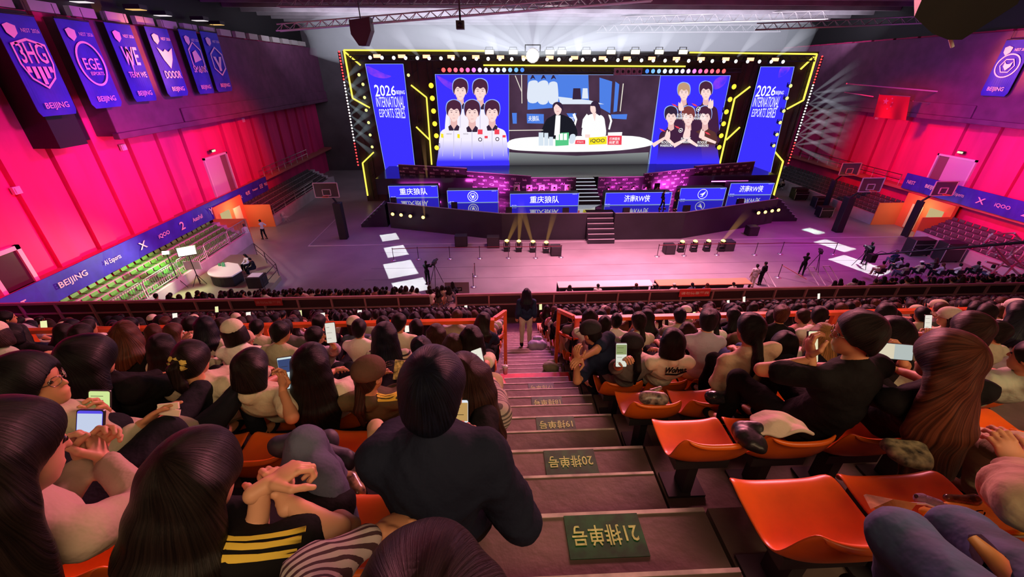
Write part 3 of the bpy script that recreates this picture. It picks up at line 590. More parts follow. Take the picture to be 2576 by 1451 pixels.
pic(t, 'shown_small_hair', E_dk, [curve_px(px((a, 200), (a + 6, 188), (a + 13, 200), (a + 7, 196))) for a in (1334, 1361, 1386)] + [px((1442, 222), (1460, 222), (1462, 250), (1440, 250))], .035)
mb = MB(); text(mb, SP, '夫狼队', *sxy(1343, 298), 1.1, .5, .04); text(mb, SP, '狼队', *sxy(1438, 300), .5, .5, .04); put(mb, 'shown_team_name', E_w, t)
mb = MB()
for a, b in (((1296, 190), (1312, 230)), ((1312, 188), (1313, 260)), ((1568, 210), (1560, 280)), ((1280, 328), (1366, 327))): mb.bar(SP.p(*sxy(*a), .03), SP.p(*sxy(*b), .03), .07)
put(mb, 'shown_light_lines', emi('live_line', (.85, .8, .7), 1), t)
# left presenter (dark suit) and right presenter (white suit)
pic(t, 'shown_dark_suit', emi('live_suit', (.012, .012, .02), 1), [curve_px(px((1366, 345), (1372, 305), (1388, 292), (1402, 286), (1424, 292), (1442, 305), (1448, 345)))], .055)
pic(t, 'shown_white_suit', E_w, [curve_px(px((1466, 346), (1470, 305), (1480, 290), (1496, 286), (1516, 292), (1522, 310), (1520, 345)))], .055)
pic(t, 'shown_shirt', E_w, [px((1398, 290), (1410, 290), (1408, 340), (1394, 340))], .06)
pic(t, 'shown_faces', E_skin, [curve_px(px((1393, 268), (1397, 262), (1408, 262), (1413, 270), (1410, 284), (1402, 290), (1395, 282))), curve_px(px((1485, 268), (1490, 262), (1498, 265), (1499, 280), (1492, 285), (1486, 280))), px((1490, 285), (1500, 283), (1496, 305)), px((1472, 338), (1484, 338), (1484, 346), (1472, 346))], .065)
pic(t, 'shown_hair', E_dk, [curve_px(px((1390, 278), (1391, 262), (1402, 256), (1414, 262), (1417, 280), (1411, 272), (1400, 262), (1394, 268))), curve_px(px((1486, 266), (1490, 256), (1502, 255), (1510, 270), (1510, 290), (1500, 284), (1497, 268)))], .07)
pic(t, 'shown_features', E_skin2, [px((1397, 271), (1401, 271), (1401, 272), (1397, 272)), px((1404, 270), (1409, 270), (1409, 271), (1404, 271)), px((1398, 279), (1408, 279), (1403, 282))], .075)
pic(t, 'shown_chairs', E_w, [px((1440, 288), (1446, 284), (1452, 300), (1444, 330), (1440, 329), (1446, 302)), px((1466, 300), (1476, 286), (1480, 290), (1470, 304), (1467, 322), (1463, 321)), px((1530, 288), (1536, 290), (1540, 304), (1534, 326), (1530, 325), (1535, 304))], .05)
pic(t, 'shown_cans', emi('live_can', (.7, .8, .9), 1), [px((1355, 333), (1367, 333), (1367, 366), (1355, 366)), px((1369, 334), (1379, 334), (1379, 366), (1369, 366)), px((1381, 344), (1391, 344), (1391, 366), (1381, 366)), curve_px(px((1434, 340), (1444, 337), (1448, 345), (1442, 360), (1432, 358)))], .08)
pic(t, 'shown_green_boxes', E_gr, [px((1397, 346), (1411, 334), (1431, 333), (1430, 365), (1397, 367))], .085)
pic(t, 'shown_box_labels', E_w, [px((1398 + k * 10, 336), (1406 + k * 10, 335), (1406 + k * 10, 352), (1398 + k * 10, 352)) for k in range(3)], .09)
pic(t, 'shown_red_sign', E_red, [px((1528, 340), (1564, 340), (1563, 364), (1528, 364)), px((1448, 352), (1472, 352), (1472, 362), (1446, 362))], .08)
pic(t, 'shown_white_sign_head', E_w, [px((1529, 333), (1565, 332), (1564, 341), (1529, 341))], .085)
pic(t, 'shown_yellow_sign', E_yl, [px((1481, 346), (1526, 343), (1526, 362), (1481, 364))], .08)
mb = MB(); text(mb, SP, 'iQOO', *sxy(1503, 354), 1.5, .42, .1); put(mb, 'shown_sign_letters', E_dk, t)
mb = MB(); text(mb, SP, '打拼服务', *sxy(1546, 349), 1.1, .3, .1); text(mb, SP, '尚散员', *sxy(1544, 358), 1.0, .3, .1); text(mb, SP, 'AI Esports', *sxy(1459, 357), .7, .2, .1); put(mb, 'shown_sign_characters', E_w, t)
# ---- lamps on the wall and truss: one built, the rest copied with its parts
_lamps = {}
def lamp(kind, p, m, label, group, r=.16, parent=None):
    key = (kind, m.name, r)
    if key not in _lamps:
        hb = MB(); lb = MB()
        if kind == 'panel': hb.box((-r * 1.7, -.05, -r * .8), (r * 1.7, .3, r * .8)); lb.box((-r * 1.5, -.09, -r * .62), (r * 1.5, -.05, r * .62))
        else:
            hb.tube([(0, -.12, 0), (0, .3, 0)], [r * 1.12, r * .8], 12); vs = [(0, -.16, 0)]
            lb.tube([(0, -.1, 0), (0, -.16, 0)], [r, r * .8], 14)
        hb.box((-r * 1.3, .05, -r * .15), (-r * 1.15, .15, r * 1.6)); hb.box((r * 1.15, .05, -r * .15), (r * 1.3, .15, r * 1.6)); hb.box((-r * 1.3, .05, r * 1.45), (r * 1.3, .15, r * 1.6))
        _lamps[key] = (hb.mesh('lamp_housing', M_dsteel), lb.mesh('lamp_lens', m))
    t = thing('stage_lamp', p, label, 'lamp', group)
    for nm, me in zip(('housing', 'lens'), _lamps[key]): o = D.objects.new(nm, me); link(o, t)
    return t
L_or = emi('lens_orange', (1, .42, .22), 2.6); L_wh = emi('lens_white', (1, .97, .95), 3.0); L_str = emi('lens_strong', (1, .88, .6), 5.0); L_yl = emi('lens_yellow', (1, .62, .03), 2.4)
L_py = emi('lens_pale_yellow', (.85, .85, .3), 1.2)
for k in range(17):
    x = 949 + 62 * k + (k > 8) * 8; lamp('panel', hs(x, 141 + k * .55, 43.3), L_or, 'orange-white panel lamp in the long top row over the stage', 'orange-white panel lamps in the top row', .22)
for k in range(36):
    x = 932 + 29.6 * k; 
    if abs(x - 1340) > 20: lamp('par', hs(x, 145 + k * .3, 43.2), L_wh, 'small white spot lamp in the long top row over the stage', 'small white spot lamps in the top row', .16)
for k, x in enumerate((1231, 1291, 1383, 1413, 1475, 1537, 1598, 1658, 1718)):
    lamp('panel', hs(x, 131, 43), L_str, 'strong cream lamp standing above the middle of the top row', 'strong cream lamps above the middle', .26)
big = lamp('par', hs(1340, 140, 42.2), emi('lens_glare', (1, 1, .95), 60), 'blinding white moving lamp over the middle of the stage', None, .55)
def hue(k):
    c = [(1, .08, .08), (1, .08, .1), (1, .1, .15), (1, .1, .2), (1, .1, .3), (1, .15, .6), (.9, .4, 1), (.7, .5, 1), (.5, .55, 1), (.5, .6, 1), (.45, .6, 1), (.35, .6, 1), (.2, .5, 1), (.08, .25, .9)][k]
    return emi('lens_mix_%d' % k, c, 2.4 if k < 11 else 1.2)
for k in range(14):
    lamp('par', hs(1116 + k * 15.2, 176, 43.4), hue(k), 'round lamp of the red-to-blue row above the left player screen', 'red-to-blue lamps above the left player screen', .2)
    lamp('par', hs(1627 + k * 14.8, 179, 43.4), hue(13 - k), 'round lamp of the blue-to-red row above the right player screen', 'blue-to-red lamps above the right player screen', .2)
for k, (x, y) in enumerate(((1085, 215), (1088, 247), (1091, 279), (1094, 311), (1098, 341), (1099, 371))): lamp('par', hs(x, y, 43.4), L_yl, 'yellow lamp in the upright column beside the left player screen', 'yellow lamps beside the left player screen', .24)
for k, (x, y) in enumerate(((1845, 218), (1835, 250), (1826, 281), (1819, 311), (1813, 341), (1808, 370))): lamp('par', hs(x, y, 43.4), L_yl, 'yellow lamp in the upright column beside the right player screen', 'yellow lamps beside the right player screen', .24)
for x, y in ((904, 188), (914, 212), (918, 245), (922, 277), (928, 308), (932, 339), (937, 369), (1028, 189)): lamp('par', hs(x, y, 43.4), L_py, 'pale yellow lamp at the edge of the left lettered screen', 'pale lamps along the left lettered screen', .15)
for x, y in ((1987, 216), (1978, 247), (1970, 279), (1961, 308), (1953, 338), (1945, 366)): lamp('par', hs(x, y, 43.4), L_py, 'pale yellow lamp at the edge of the right lettered screen', 'pale lamps along the right lettered screen', .18)
for (x0, y0, x1, y1, s_) in ((853, 130, 901, 415, 'left'), (2068, 142, 1983, 410, 'right')):
    t = thing('pixel_light_column', hs((x0 + x1) / 2, (y0 + y1) / 2, 43.6), 'leaning column of tiny red and white lamps outside the %s yellow line' % s_, 'light column')
    put(MB().bar(hs(x0, y0, 43.7), hs(x1, y1, 43.7), .2), 'backing', M_black, t)
    for k in range(38):
        f = k / 37; p = hs(x0 + (x1 - x0) * f, y0 + (y1 - y0) * f, 43.55); red = f < .27 or f > .8
        mb = MB(); mb.tube([p, p - Vector((0, .08, 0))], [.085, .06], 8); put(mb, 'bulb', emi('bulb_red', (1, .05, .06), 2.2) if red else emi('bulb_white', (1, .93, .96), 2.0), t)
t = thing('speaker_array', hs(1583, 180, 43.2), 'row of five square loudspeakers hanging over the middle screen', 'loudspeaker')
for k in range(5):
    p = hs(1553 + 14 * k, 180, 43.2); put(MB().box(p - Vector((.25, 0, .3)), p + Vector((.25, .4, .3))), 'cabinet', mat('mauve_box', (.35, .25, .3), .6), t)
    put(MB().tube([p - Vector((0, .01, 0)), p - Vector((0, .04, 0))], .13, 12), 'cone', M_black, t)
for (y_, z_, lb) in ((43.62, 0, 'long truss carrying the top row of stage lamps'), (43.62, -1.28, 'truss carrying the red-to-blue lamp rows')):
    if z_ == 0: truss('lamp_truss', (-13.2, y_, 13.35), (31, y_, 13.35), .42, lb, M_dsteel, 60, .3)
    else: truss('lamp_truss', (-5.2, y_, 12.42), (24, y_, 12.42), .3, lb, M_dsteel, 40, .3)
# ---- desks with lit fronts
def desk(x0, x1, y, label, txt=None, logo=None, tx=0, dy=0):
    t = thing('player_desk', ((x0 + x1) / 2, y, 2.3), label, 'desk')
    put(MB().box((x0, y, 2.3), (x1, y + .9, 3.38)), 'counter', M_black, t)
    put(MB().box((x0 + .03, y - .04, 2.33), (x1 - .03, y, 3.38)), 'lit_front', E_blue, t)
    mb = MB(); c = [(x0, y - .05, 2.33), (x1, y - .05, 2.33), (x1, y - .05, 3.38), (x0, y - .05, 3.38)]
    for a, b in zip(c, c[1:] + c[:1]): mb.bar(a, b, .03)
    put(mb, 'bright_edge', E_edge, t)
    pl = PL(((x0 + x1) / 2 + tx, y - .04, 2.86), (1, 0, 0), (0, 0, 1)); pl.n = Vector((0, -1, 0)); mb = MB(); w_ = x1 - x0
    if txt: text(mb, pl, txt, 0, .02, .62 * len(txt) * (.72 if txt[-1] == '侠' else 1), .62, .03)
    if logo == 'wolf': ring(mb, pl, 0, 0, .46, .06, 32, lift=.03); ring(mb, pl, 0, 0, .32, .06, 6, lift=.03); poly(mb, pl, [(-.13, .18), (-.05, .06), (.05, .06), (.13, .18), (.12, -.06), (0, -.2), (-.12, -.06)], .03)
    if logo == 'bird': ring(mb, pl, 0, 0, .44, .05, 32, lift=.03); poly(mb, pl, [(-.28, -.02), (.0, .06), (.26, .26), (.16, -.02), (.02, -.2), (-.06, -.08)], .03); poly(mb, pl, [(-.2, -.2), (.1, -.26), (-.02, -.16)], .03)
    text(mb, pl, 'BES 2026', -w_ / 2 + .35, -.45, .4, .05, .03); text(mb, pl, 'BEIJING', w_ / 2 - .35, .45, .4, .05, .03)
    put(mb, 'front_lettering', E_w, t); return t
desk(-9.6, -5.2, 36.95, 'blue-fronted desk reading 重庆狼队, far left of the stage', '重庆狼队', dy=0)
desk(-4.15, .25, 35.15, 'blue-fronted desk with a ringed wolf emblem, left of the stage', logo='wolf')
desk(1.26, 7.1, 33.85, 'blue-fronted desk reading 重庆狼队, left of the middle steps', '重庆狼队')
desk(9.4, 15.1, 33.85, 'blue-fronted desk reading 济南RW侠, right of the middle steps', '济南RW侠', tx=-.1)
desk(16.4, 20.5, 35.1, 'blue-fronted desk with a ringed bird emblem, right of the stage', logo='bird')
desk(21.7, 25.8, 36.6, 'blue-fronted desk reading 济南RW侠, far right of the stage', '济南RW侠')
# sponsor walls behind the desks
M_bd = mat('sponsor_wall_dark', (.06, .035, .07), .6); M_bp = mat('sponsor_print', (1, .9, 1), .4)
words = ['NEST', 'BILIBILI', 'MYY', '=X', 'iQOO', 'Q', 'Sanlic', 'Y日日', 'AutoFull', 'AI', 'MAX', '电竞']
def sponsor(a, b, z1, label, seed):
    a, b = Vector(a), Vector(b); u = (b - a).normalized(); n = Vector((u.y, -u.x, 0)); L = (b - a).length; h = z1 - 2.3
    t = thing('sponsor_backdrop', (a + b) / 2, label, 'backdrop'); P = [a, b, b - n * .15, a - n * .15]
    put(MB().prism([(p.x, p.y) for p in P], 2.3, z1), 'board', M_bd, t)
    put(MB().bar((a.x, a.y, z1), (b.x, b.y, z1), .05), 'top_edge', M_white, t)
    pl = PL(a, u, (0, 0, 1)); pl.n = n; mb = MB(); r = random.Random(seed); row = 0; z = .3
    while z < h - .15:
        x = .35 + (.4 if row % 2 else 0)
        while x < L - .4: wd = r.uniform(.35, .62); text(mb, pl, r.choice(words), x, z, wd, .15 if wd > .5 else .2, .02); x += 1.05
        z += .33; row += 1
    put(mb, 'sponsor_prints', M_bp, t)
sponsor((-9.3, 40.6, 2.3), (-2.6, 38.6, 2.3), 4.55, 'dark sponsor wall behind the far left desk', 1)
sponsor((-2.6, 38.4, 2.3), (3.2, 36.3, 2.3), 4.3, 'slanting dark sponsor wall behind the left emblem desk', 2)
sponsor((3.2, 36.3, 2.3), (7.25, 36.2, 2.3), 4.15, 'dark sponsor wall left of the middle steps', 3)
sponsor((9.25, 36.2, 2.3), (13.4, 36.3, 2.3), 4.15, 'dark sponsor wall right of the middle steps', 4)
sponsor((13.4, 36.3, 2.3), (19.0, 38.4, 2.3), 4.4, 'slanting dark sponsor wall behind the right emblem desk', 5)
sponsor((19.0, 38.6, 2.3), (26.0, 40.6, 2.3), 4.55, 'dark sponsor wall behind the far right desk', 6)
for x, y, p_ in ((-7, 38.6, 30), (-1, 37.2, 30), (4.5, 35.6, 34), (11.5, 35.6, 40), (16.5, 37.2, 50), (22.5, 38.8, 60)):
    light('AREA', 'booth_wash', (x, y - .6, 3.15), (x, y + 1.2, 3.3), (1, .08, .75), p_ * 4, 3.6, .15)
# small speakers and lamps along the stage lip, skirt bulbs
for k, (x, y) in enumerate(((990, 505), (1143, 517), (1280, 530), (1423, 531), (1575, 531), (1727, 525), (1862, 508))):
    p = hz(x, y, 2.3); t = thing('floor_monitor', p, '', 'speaker', None); t['label'] = ['small black wedge speaker at the left corner of the stage lip', 'small black wedge speaker before the left emblem desk', 'small black wedge speaker left of the wide left desk', 'small black wedge speaker left of the middle steps', 'small black wedge speaker right of the middle steps', 'small black wedge speaker before the right emblem desk', 'small black wedge speaker near the right corner of the stage lip'][k]
    mb = MB(); mb.add([p + Vector(v) for v in ((-.25, -.2, 0), (.25, -.2, 0), (.25, .2, 0), (-.25, .2, 0), (-.25, -.1, .34), (.25, -.1, .34), (.25, .2, .22), (-.25, .2, .22))], [(3, 2, 1, 0), (4, 5, 6, 7), (0, 1, 5, 4), (1, 2, 6, 5), (2, 3, 7, 6), (3, 0, 4, 7)]); put(mb, 'cabinet', M_black, t)
for pts, s_ in (((( 993, 535), (1014, 537), (1037, 540), (1069, 543)), 'left'), (((1899, 532), (1916, 530), (1933, 527), (1949, 525)), 'right')):
    for x, y in pts:
        # lamps clamped to the skirt: intersect with the slanting front face
        a, b = (Vector((-9.5, 35.4, 0)), Vector((.5, 31.9, 0))) if s_ == 'left' else (Vector((15.6, 31.6, 0)), Vector((25.7, 35.2, 0)))
        nn = Vector(((b - a).y, -(b - a).x, 0)).normalized(); d = ray(x, y); tt = (a - Vector((0, 0, 0))).dot(nn) / (d.dot(nn)); p = Vector((0, 0, H)) + d * tt + nn * .3
        lamp('par', p, emi('lens_amber', (1, .62, .15), 4), 'amber lamp clamped to the stage skirt near the %s corner' % s_, 'amber lamps on the %s end of the skirt' % s_, .15)
# players and staff positions are filled in below; floor items in front of the stage
def moving_head(x, y, label, m=None, group=None):
    p = hz(x, y, 0); t = thing('moving_head_lamp', p, label, 'lamp', group)
    put(MB().box(p + Vector((-.22, -.2, 0)), p + Vector((.22, .2, .22))), 'base', M_black, t)
    put(MB().box(p + Vector((-.26, -.1, .22)), p + Vector((-.2, .1, .7))).box(p + Vector((.2, -.1, .22)), p + Vector((.26, .1, .7))), 'yoke', M_dsteel, t)
    q = p + Vector((0, 0, .62)); put(MB().tube([q - Vector((0, 0, .2)), q + Vector((0, -.05, .25))], [.15, .19], 12), 'head', M_dsteel, t)
    put(MB().tube([q + Vector((0, -.06, .24)), q + Vector((0, -.08, .30))], [.18, .13], 12), 'lens', m or emi('lens_warm', (1, .68, .12), 6), t); return p
heads = [moving_head(x, y, 'warm moving-head lamp on the floor before the left half of the stage', group='moving-head lamps before the left half') for x, y in ((1275, 631), (1305, 632), (1340, 633), (1373, 635))]
heads += [moving_head(x, y, 'warm moving-head lamp on the floor before the right half of the stage', group='moving-head lamps before the right half') for x, y in ((1711, 633), (1743, 632), (1776, 631), (1812, 631))]
def subw(x, y, label, w_=.8, h=.75):
    p = hz(x, y, 0); t = thing('subwoofer', p, label, 'loudspeaker'); o = put(MB().box(p + Vector((-w_ / 2, -.35, 0)), p + Vector((w_ / 2, .35, h))), 'cabinet', mat('sub_black', (.02, .016, .022), .5), t); bevel(o, .04)
    put(MB().box(p + Vector((-w_ / 2 + .06, -.37, .06)), p + Vector((w_ / 2 - .06, -.35, h - .06))), 'grille', mat('grille_dark', (.05, .04, .05), .7), t)
subw(1397, 640, 'black box speaker at the end of the left row of warm floor lamps'); subw(1681, 636, 'black box speaker at the end of the right row of warm floor lamps')
subw(1161, 617, 'black box speaker on the floor before the left emblem desk', 1.0, .9); subw(1241, 620, 'black box speaker on the floor left of the warm floor lamps', 1.0, .9)
subw(1888, 590, 'black box speaker on the floor near the right stage corner', .9, .8); subw(1828, 628, 'black box speaker behind the last right warm floor lamp', .8, .8)
base_me = MB().lathe((0, 0, 0), [(.01, 0), (.2, 0), (.2, .02), (.05, .05), (.03, .06)], 20).mesh('weighted_base', mat('chrome_base', (.8, .75, .85), .2, .8))
post_me = MB().tube([(0, 0, .05), (0, 0, .98)], .025, 8).lathe((0, 0, .93), [(.035, 0), (.035, .07), (.02, .08)], 10).mesh('post', mat('post_dark', (.1, .08, .1), .3, .6))
stl = {}
for nm, pts in (('left floor queue line', ((991, 655), (1053, 652), (1132, 651), (1207, 650), (1279, 649), (1347, 649), (1411, 647))), ('left side queue line', ((1195, 695), (1191, 722))),
                ('right floor queue line', ((1653, 645), (1721, 643), (1803, 641), (1898, 641), (1963, 639), (2096, 640))), ('right side queue line', ((1957, 698),))):
    prev = None
    for x, y in pts:
        p = hz(x, y, 0); t = thing('queue_post', p, 'chrome-footed belt post in the ' + nm, 'queue post', 'belt posts of the ' + nm)
        for n_, me in (('weighted_base', base_me), ('post', post_me)): o = D.objects.new(n_, me); link(o, t)
        if prev is not None: o = MB().box((0, -.008, .9), (1, .008, .95)).build('belt', mat('belt_red', (.25, .03, .05), .6)); d = p - prev; o.location = prev - p; o.rotation_euler = (0, 0, math.atan2(d.y, d.x)); o.scale = (d.length, 1, 1); o.parent = t
        prev = p
t = thing('queue_belt', hz(1957, 698, 0), 'pinkish belt slanting from the post to the camera operator on the right', 'belt'); put(MB().bar(hz(1957, 698, 0) + Vector((0, 0, .93)), hz(2025, 712, 0) + Vector((0, 0, .3)), .05), 'strap', mat('belt_pink', (.7, .3, .3), .6), t)
# barrier pieces in pale metal at lower right of the floor
for k, (x, y) in enumerate(((1935, 722), (2060, 718), (2100, 716))):
    p = hz(x, y, 0); t = thing('floor_barrier', p, 'pale metal crush barrier on the floor, %s' % ('left of the camera operator', 'right of the camera operator', 'rightmost of the three')[k], 'barrier'); mb = MB()
    for q in (0, .45): mb.tube([p + Vector((q, 0, 0)), p + Vector((q - .5, .9, .95))], .03, 6)
    mb.tube([p + Vector((-.5, .9, .95)), p + Vector((-.05, .9, .95))], .03, 6); put(mb, 'frame', M_white, t)

for s_, lab in ((-1, 'left'), (1, 'right')):
    t = thing('stage_steps', (8.1 + s_ * 18.4, 36.4, 0), 'dark side steps with white nosings at the %s end of the stage' % lab, 'steps'); mb = MB(); m2 = MB()
    for k in range(7):
        xa, xb = sorted((8.1 + s_ * (17.9 + .34 * k), 8.1 + s_ * (18.24 + .34 * k))); z = 2.05 - .29 * k; mb.box((xa, 35.6, 0), (xb, 36.9, z)); m2.box((xb - .05 if s_ > 0 else xa, 35.58, z), (xb if s_ > 0 else xa + .05, 36.92, z + .02))
    put(mb, 'step_block', M_fas, t); put(m2, 'nosing', M_white, t)
for k, (x, y, w_, h_) in enumerate(((2068, 545, 1.2, .9), (2022, 500, 1.4, 1.1), (2150, 500, 1.5, .8), (2215, 520, 1.2, 1.0), (2040, 470, 1.0, 1.3), (2300, 640, 1.6, 1.2), (2420, 655, 1.5, 1.4))):
    p = hz(x, y, 0); p.x = min(p.x, 33.4); t = thing('flight_case', p, 'dark wheeled equipment case %s' % ('nearest the right stage corner', 'beyond the right light column', 'pushed against the right low wall', 'just left of the right doorway', 'farthest behind the right light column', 'under the long camera boom', 'beside the scaffold tubes')[k], 'equipment case')
    o = put(MB().box(p + Vector((-w_ / 2, -.4, .12)), p + Vector((w_ / 2, .4, .12 + h_))), 'case_body', mat('case_black', (.02, .018, .02), .5), t); bevel(o, .03)
    mb = MB()
    for a in (-1, 1): mb.bar(p + Vector((a * w_ / 2, -.41, .12)), p + Vector((a * w_ / 2, -.41, .12 + h_)), .04)
    mb.bar(p + Vector((-w_ / 2, -.41, .12 + h_ * .7)), p + Vector((w_ / 2, -.41, .12 + h_ * .7)), .04); put(mb, 'metal_edges', M_steel, t)
    for a in (-.4, .4): put(MB().tube([p + Vector((a * w_, -.3, .06)), p + Vector((a * w_ + .05, -.3, .06))], .06, 8), 'wheel', M_black, t)
# ------------------------------------------------------------ the upper stand
def ZT(i): return H - .8 * (2.39 + .619 * min(i, 5) + .57 * max(0, i - 5))
def YN(i): return .8 * (1.52 + i)
def aisle(y): return (-.2 + .042 * y, .95 + .042 * y)
NR = 14
def strip_box(mb, x0, x1, y0, y1, z0, z1): mb.box((x0, y0, z0), (x1, y1, z1))
mb = MB()
for i in range(-2, NR + 1):
    z = ZT(i) if i >= 0 else H - .8 * (2.39 + .619 * i); zf = z - .8
    mb.box((-24, YN(i) - .8, zf), (aisle(YN(i))[0] - .02, YN(i), z)); mb.box((aisle(YN(i))[1] + .02, YN(i) - .8, zf), (38, YN(i), z))
o = tag(mb.build('floor_stand', M_conc), kind='structure')
mb = MB(); m2 = MB()
for i in range(-2, NR + 1):
    z = ZT(i) if i >= 0 else H - .8 * (2.39 + .619 * i); zn = ZT(i + 1) if i >= 0 else H - .8 * (2.39 + .619 * (i + 1)); a, b = aisle(YN(i))
    mb.box((a, YN(i) - .4, z - .9), (b, YN(i), z)); mb.box((a + .0, YN(i), zn - .6), (b - .07, YN(i) + .4, (z + zn) / 2)); mb.box((b - .07, YN(i), zn - .6), (b + .02, YN(i) + .4, zn))
    m2.box((a, YN(i) - .016, z - .02), (b, YN(i) + .004, z + .005)); m2.box((a, YN(i) + .388, (z + zn) / 2 - .02), (b - .07, YN(i) + .404, (z + zn) / 2 + .004))
tag(mb.build('floor_aisle_steps', M_conc), kind='structure'); tag(m2.build('trim_step_edges', M_nose), kind='structure')
# row labels painted on the steps, reading upward (away from the stage)
M_plate = mat('plate_green', (.006, .13, .03), .5, noise=.6, nscale=14); M_plt = mat('plate_letter', (.60, .85, .25), .5, noise=.35, nscale=40)
for i, rown in enumerate((21, 20, 19, 18, 17)):
    y = YN(i); z = ZT(i); c = (aisle(y)[0] + aisle(y)[1]) / 2 + (.055 if i == 0 else .03); wd = .36; dp = .2
    t = thing('row_number_plate', (c, y - .11, z), 'green plate on the aisle step with %s' % ('21排单号, nearest the camera', '20排单号, next beyond the nearest', '19排单号, level with the handbag', '18排单号, fourth from the camera', '17排单号, just before the red strip')[i], 'sign')
    put(MB().box((c - wd / 2, y - .012 - dp, z + .001), (c + wd / 2, y - .012, z + .006)), 'plate', M_plate, t)
    pl = PL((c, y - .012 - dp / 2, z + .006), (-1, 0, 0), (0, -1, 0)); m_ = MB(); text(m_, pl, '%d排单号' % rown, 0, 0, .31, .095, .002); put(m_, 'row_characters', M_plt, t)
i = 5; y = YN(5); z = ZT(5); a, b = aisle(y); t = thing('section_sign', ((a + b) / 2, y - .2, z), 'red strip across the aisle step reading 三层C区 and 三层B区', 'sign')
put(MB().box((a + .01, y - .35, z + .001), (b - .02, y - .01, z + .008)), 'plate', mat('sign_red', (.75, .03, .03), .5, noise=.3, nscale=9), t)
pl = PL(((a + b) / 2, y - .19, z + .008), (-1, 0, 0), (0, -1, 0)); m_ = MB(); text(m_, pl, '三层C区', .3, 0, .38, .13, .002); text(m_, pl, '三层B区', -.3, 0, .38, .13, .002); put(m_, 'section_characters', mat('sign_letter', (.9, .55, .5), .5), t)
# orange rails
for s, lab in ((-1, 'left'), (1, 'right')):
    t = thing('orange_rail', (s * 3, 5.3, ZT(5)), 'chunky orange guard rail across the stand, %s of the aisle' % lab, 'railing')
    x0, x1 = ((-13, -.05) if s < 0 else (1.2, 16)); mb = MB()
    mb.box((x0, 5.26, 9.07), (x1, 5.34, 9.13)); mb.box((x0, 5.27, 8.665), (x1, 5.33, 8.705)); put(mb, 'horizontal_bars', M_orail, t)
    xs = [x1 - .04] + [x1 - .04 - 1.72 * k for k in (2, 4, 6)] if s < 0 else [x0 + .04, x0 + 1.0, x0 + 2.62, x0 + 4.2, x0 + 6, x0 + 9]
    for x in xs: put(MB().box((x - .035, 5.265, ZT(5)), (x + .035, 5.335, 9.08)), 'post', M_orail, t)
    # short return rail running down beside the aisle
    xr = x1 if s < 0 else x0; mb = MB(); dx = .18 if s < 0 else -.14
    mb.bar((xr, 5.34, 9.1), (xr + dx, 5.95, 8.86), .06); mb.bar((xr, 5.34, 8.69), (xr + dx, 5.95, 8.42), .04); mb.box((xr + dx - .03, 5.92, ZT(6)), (xr + dx + .03, 5.98, 8.88)); put(mb, 'return_bars', M_orail, t)
# dark front rail at the foot of the stand
M_rail = mat('mauve_rail', (.42, .22, .28), .4, noise=.2, nscale=3)
for a, b, lab in ((-21, -2.55, 'left of the lower stairway'), (-1.55, 36, 'right of the lower stairway')):
    t = thing('front_rail', ((a + b) / 2, 13.4, ZT(14)), 'long panelled front rail of the upper stand, ' + lab, 'railing'); zt = 5.12
    mb = MB(); mb.box((a, 13.36, zt - .09), (b, 13.44, zt)); mb.box((a, 13.37, zt - .50), (b, 13.43, zt - .45)); put(mb, 'rails', M_rail, t)
    put(MB().box((a, 13.42, ZT(14)), (b, 13.45, zt - .08)), 'dark_panels', mat('rail_panel', (.035, .02, .03), .5), t)
    x = a
    while x <= b + .01: put(MB().box((x - .03, 13.35, ZT(14)), (x + .03, 13.43, zt - .05)), 'post', M_rail, t); x += 1.235
p0, p1 = hy(1712, 728, 13.3), hy(1784, 745, 13.3)
t = thing('notice_cloth', (p0 + p1) / 2, 'red cloth notice reading 请勿倚靠攀爬 tied to the front rail', 'sign'); put(MB().box((p0.x, 13.3, p1.z), (p1.x, 13.33, p0.z)), 'cloth', mat('notice_red', (.75, .05, .05), .6), t)
pl = PL((p0 + p1) / 2 - Vector((0, .01, 0)), (1, 0, 0), (0, 0, 1)); m_ = MB(); text(m_, pl, '请勿倚靠攀爬', 0, 0, (p1 - p0).x * .92, .12, .003); put(m_, 'notice_characters', mat('notice_white', (.95, .7, .65), .5), t)
p0, p1 = hy(638, 752, 13.3), hy(712, 768, 13.3); t = thing('notice_cloth', (p0 + p1) / 2, 'faded red cloth notice on the left half of the front rail', 'sign'); put(MB().box((p0.x, 13.3, p1.z), (p1.x, 13.33, p0.z)), 'cloth', mat('notice_dull_red', (.45, .05, .06), .6), t)
pl = PL((p0 + p1) / 2 - Vector((0, .01, 0)), (1, 0, 0), (0, 0, 1)); m_ = MB(); text(m_, pl, '请勿倚靠攀爬', 0, 0, (p1 - p0).x * .92, .11, .003); put(m_, 'notice_characters', mat('notice_dull_pink', (.6, .25, .25), .5), t)
# the walkway and the lower stand beyond the rail
mb = MB(); mb.box((-24, 12.4, 2.9), (38, 13.5, ZT(14)))
for k in range(7): mb.box((-19, 20.3 - .8 * k, 0), (-2.9, 21.1 - .8 * k, .35 + .42 * k)); mb.box((-1.3, 20.3 - .8 * k, 0), (3.0, 21.1 - .8 * k, .35 + .42 * k)) if k > 1 else None; mb.box((17, 20.3 - .8 * k, 0), (38, 21.1 - .8 * k, .35 + .42 * k))
tag(mb.build('floor_lower_stand', M_conc), kind='structure')
mb = MB(); 
for k in range(12): mb.box((-2.8, 13.5 + .62 * k, 0), (-1.4, 13.5 + .62 * (k + 1), 3.6 - .3 * k))
tag(mb.build('floor_lower_stairs', mat('stairs_pinkish', (.6, .35, .33), .6)), kind='structure')
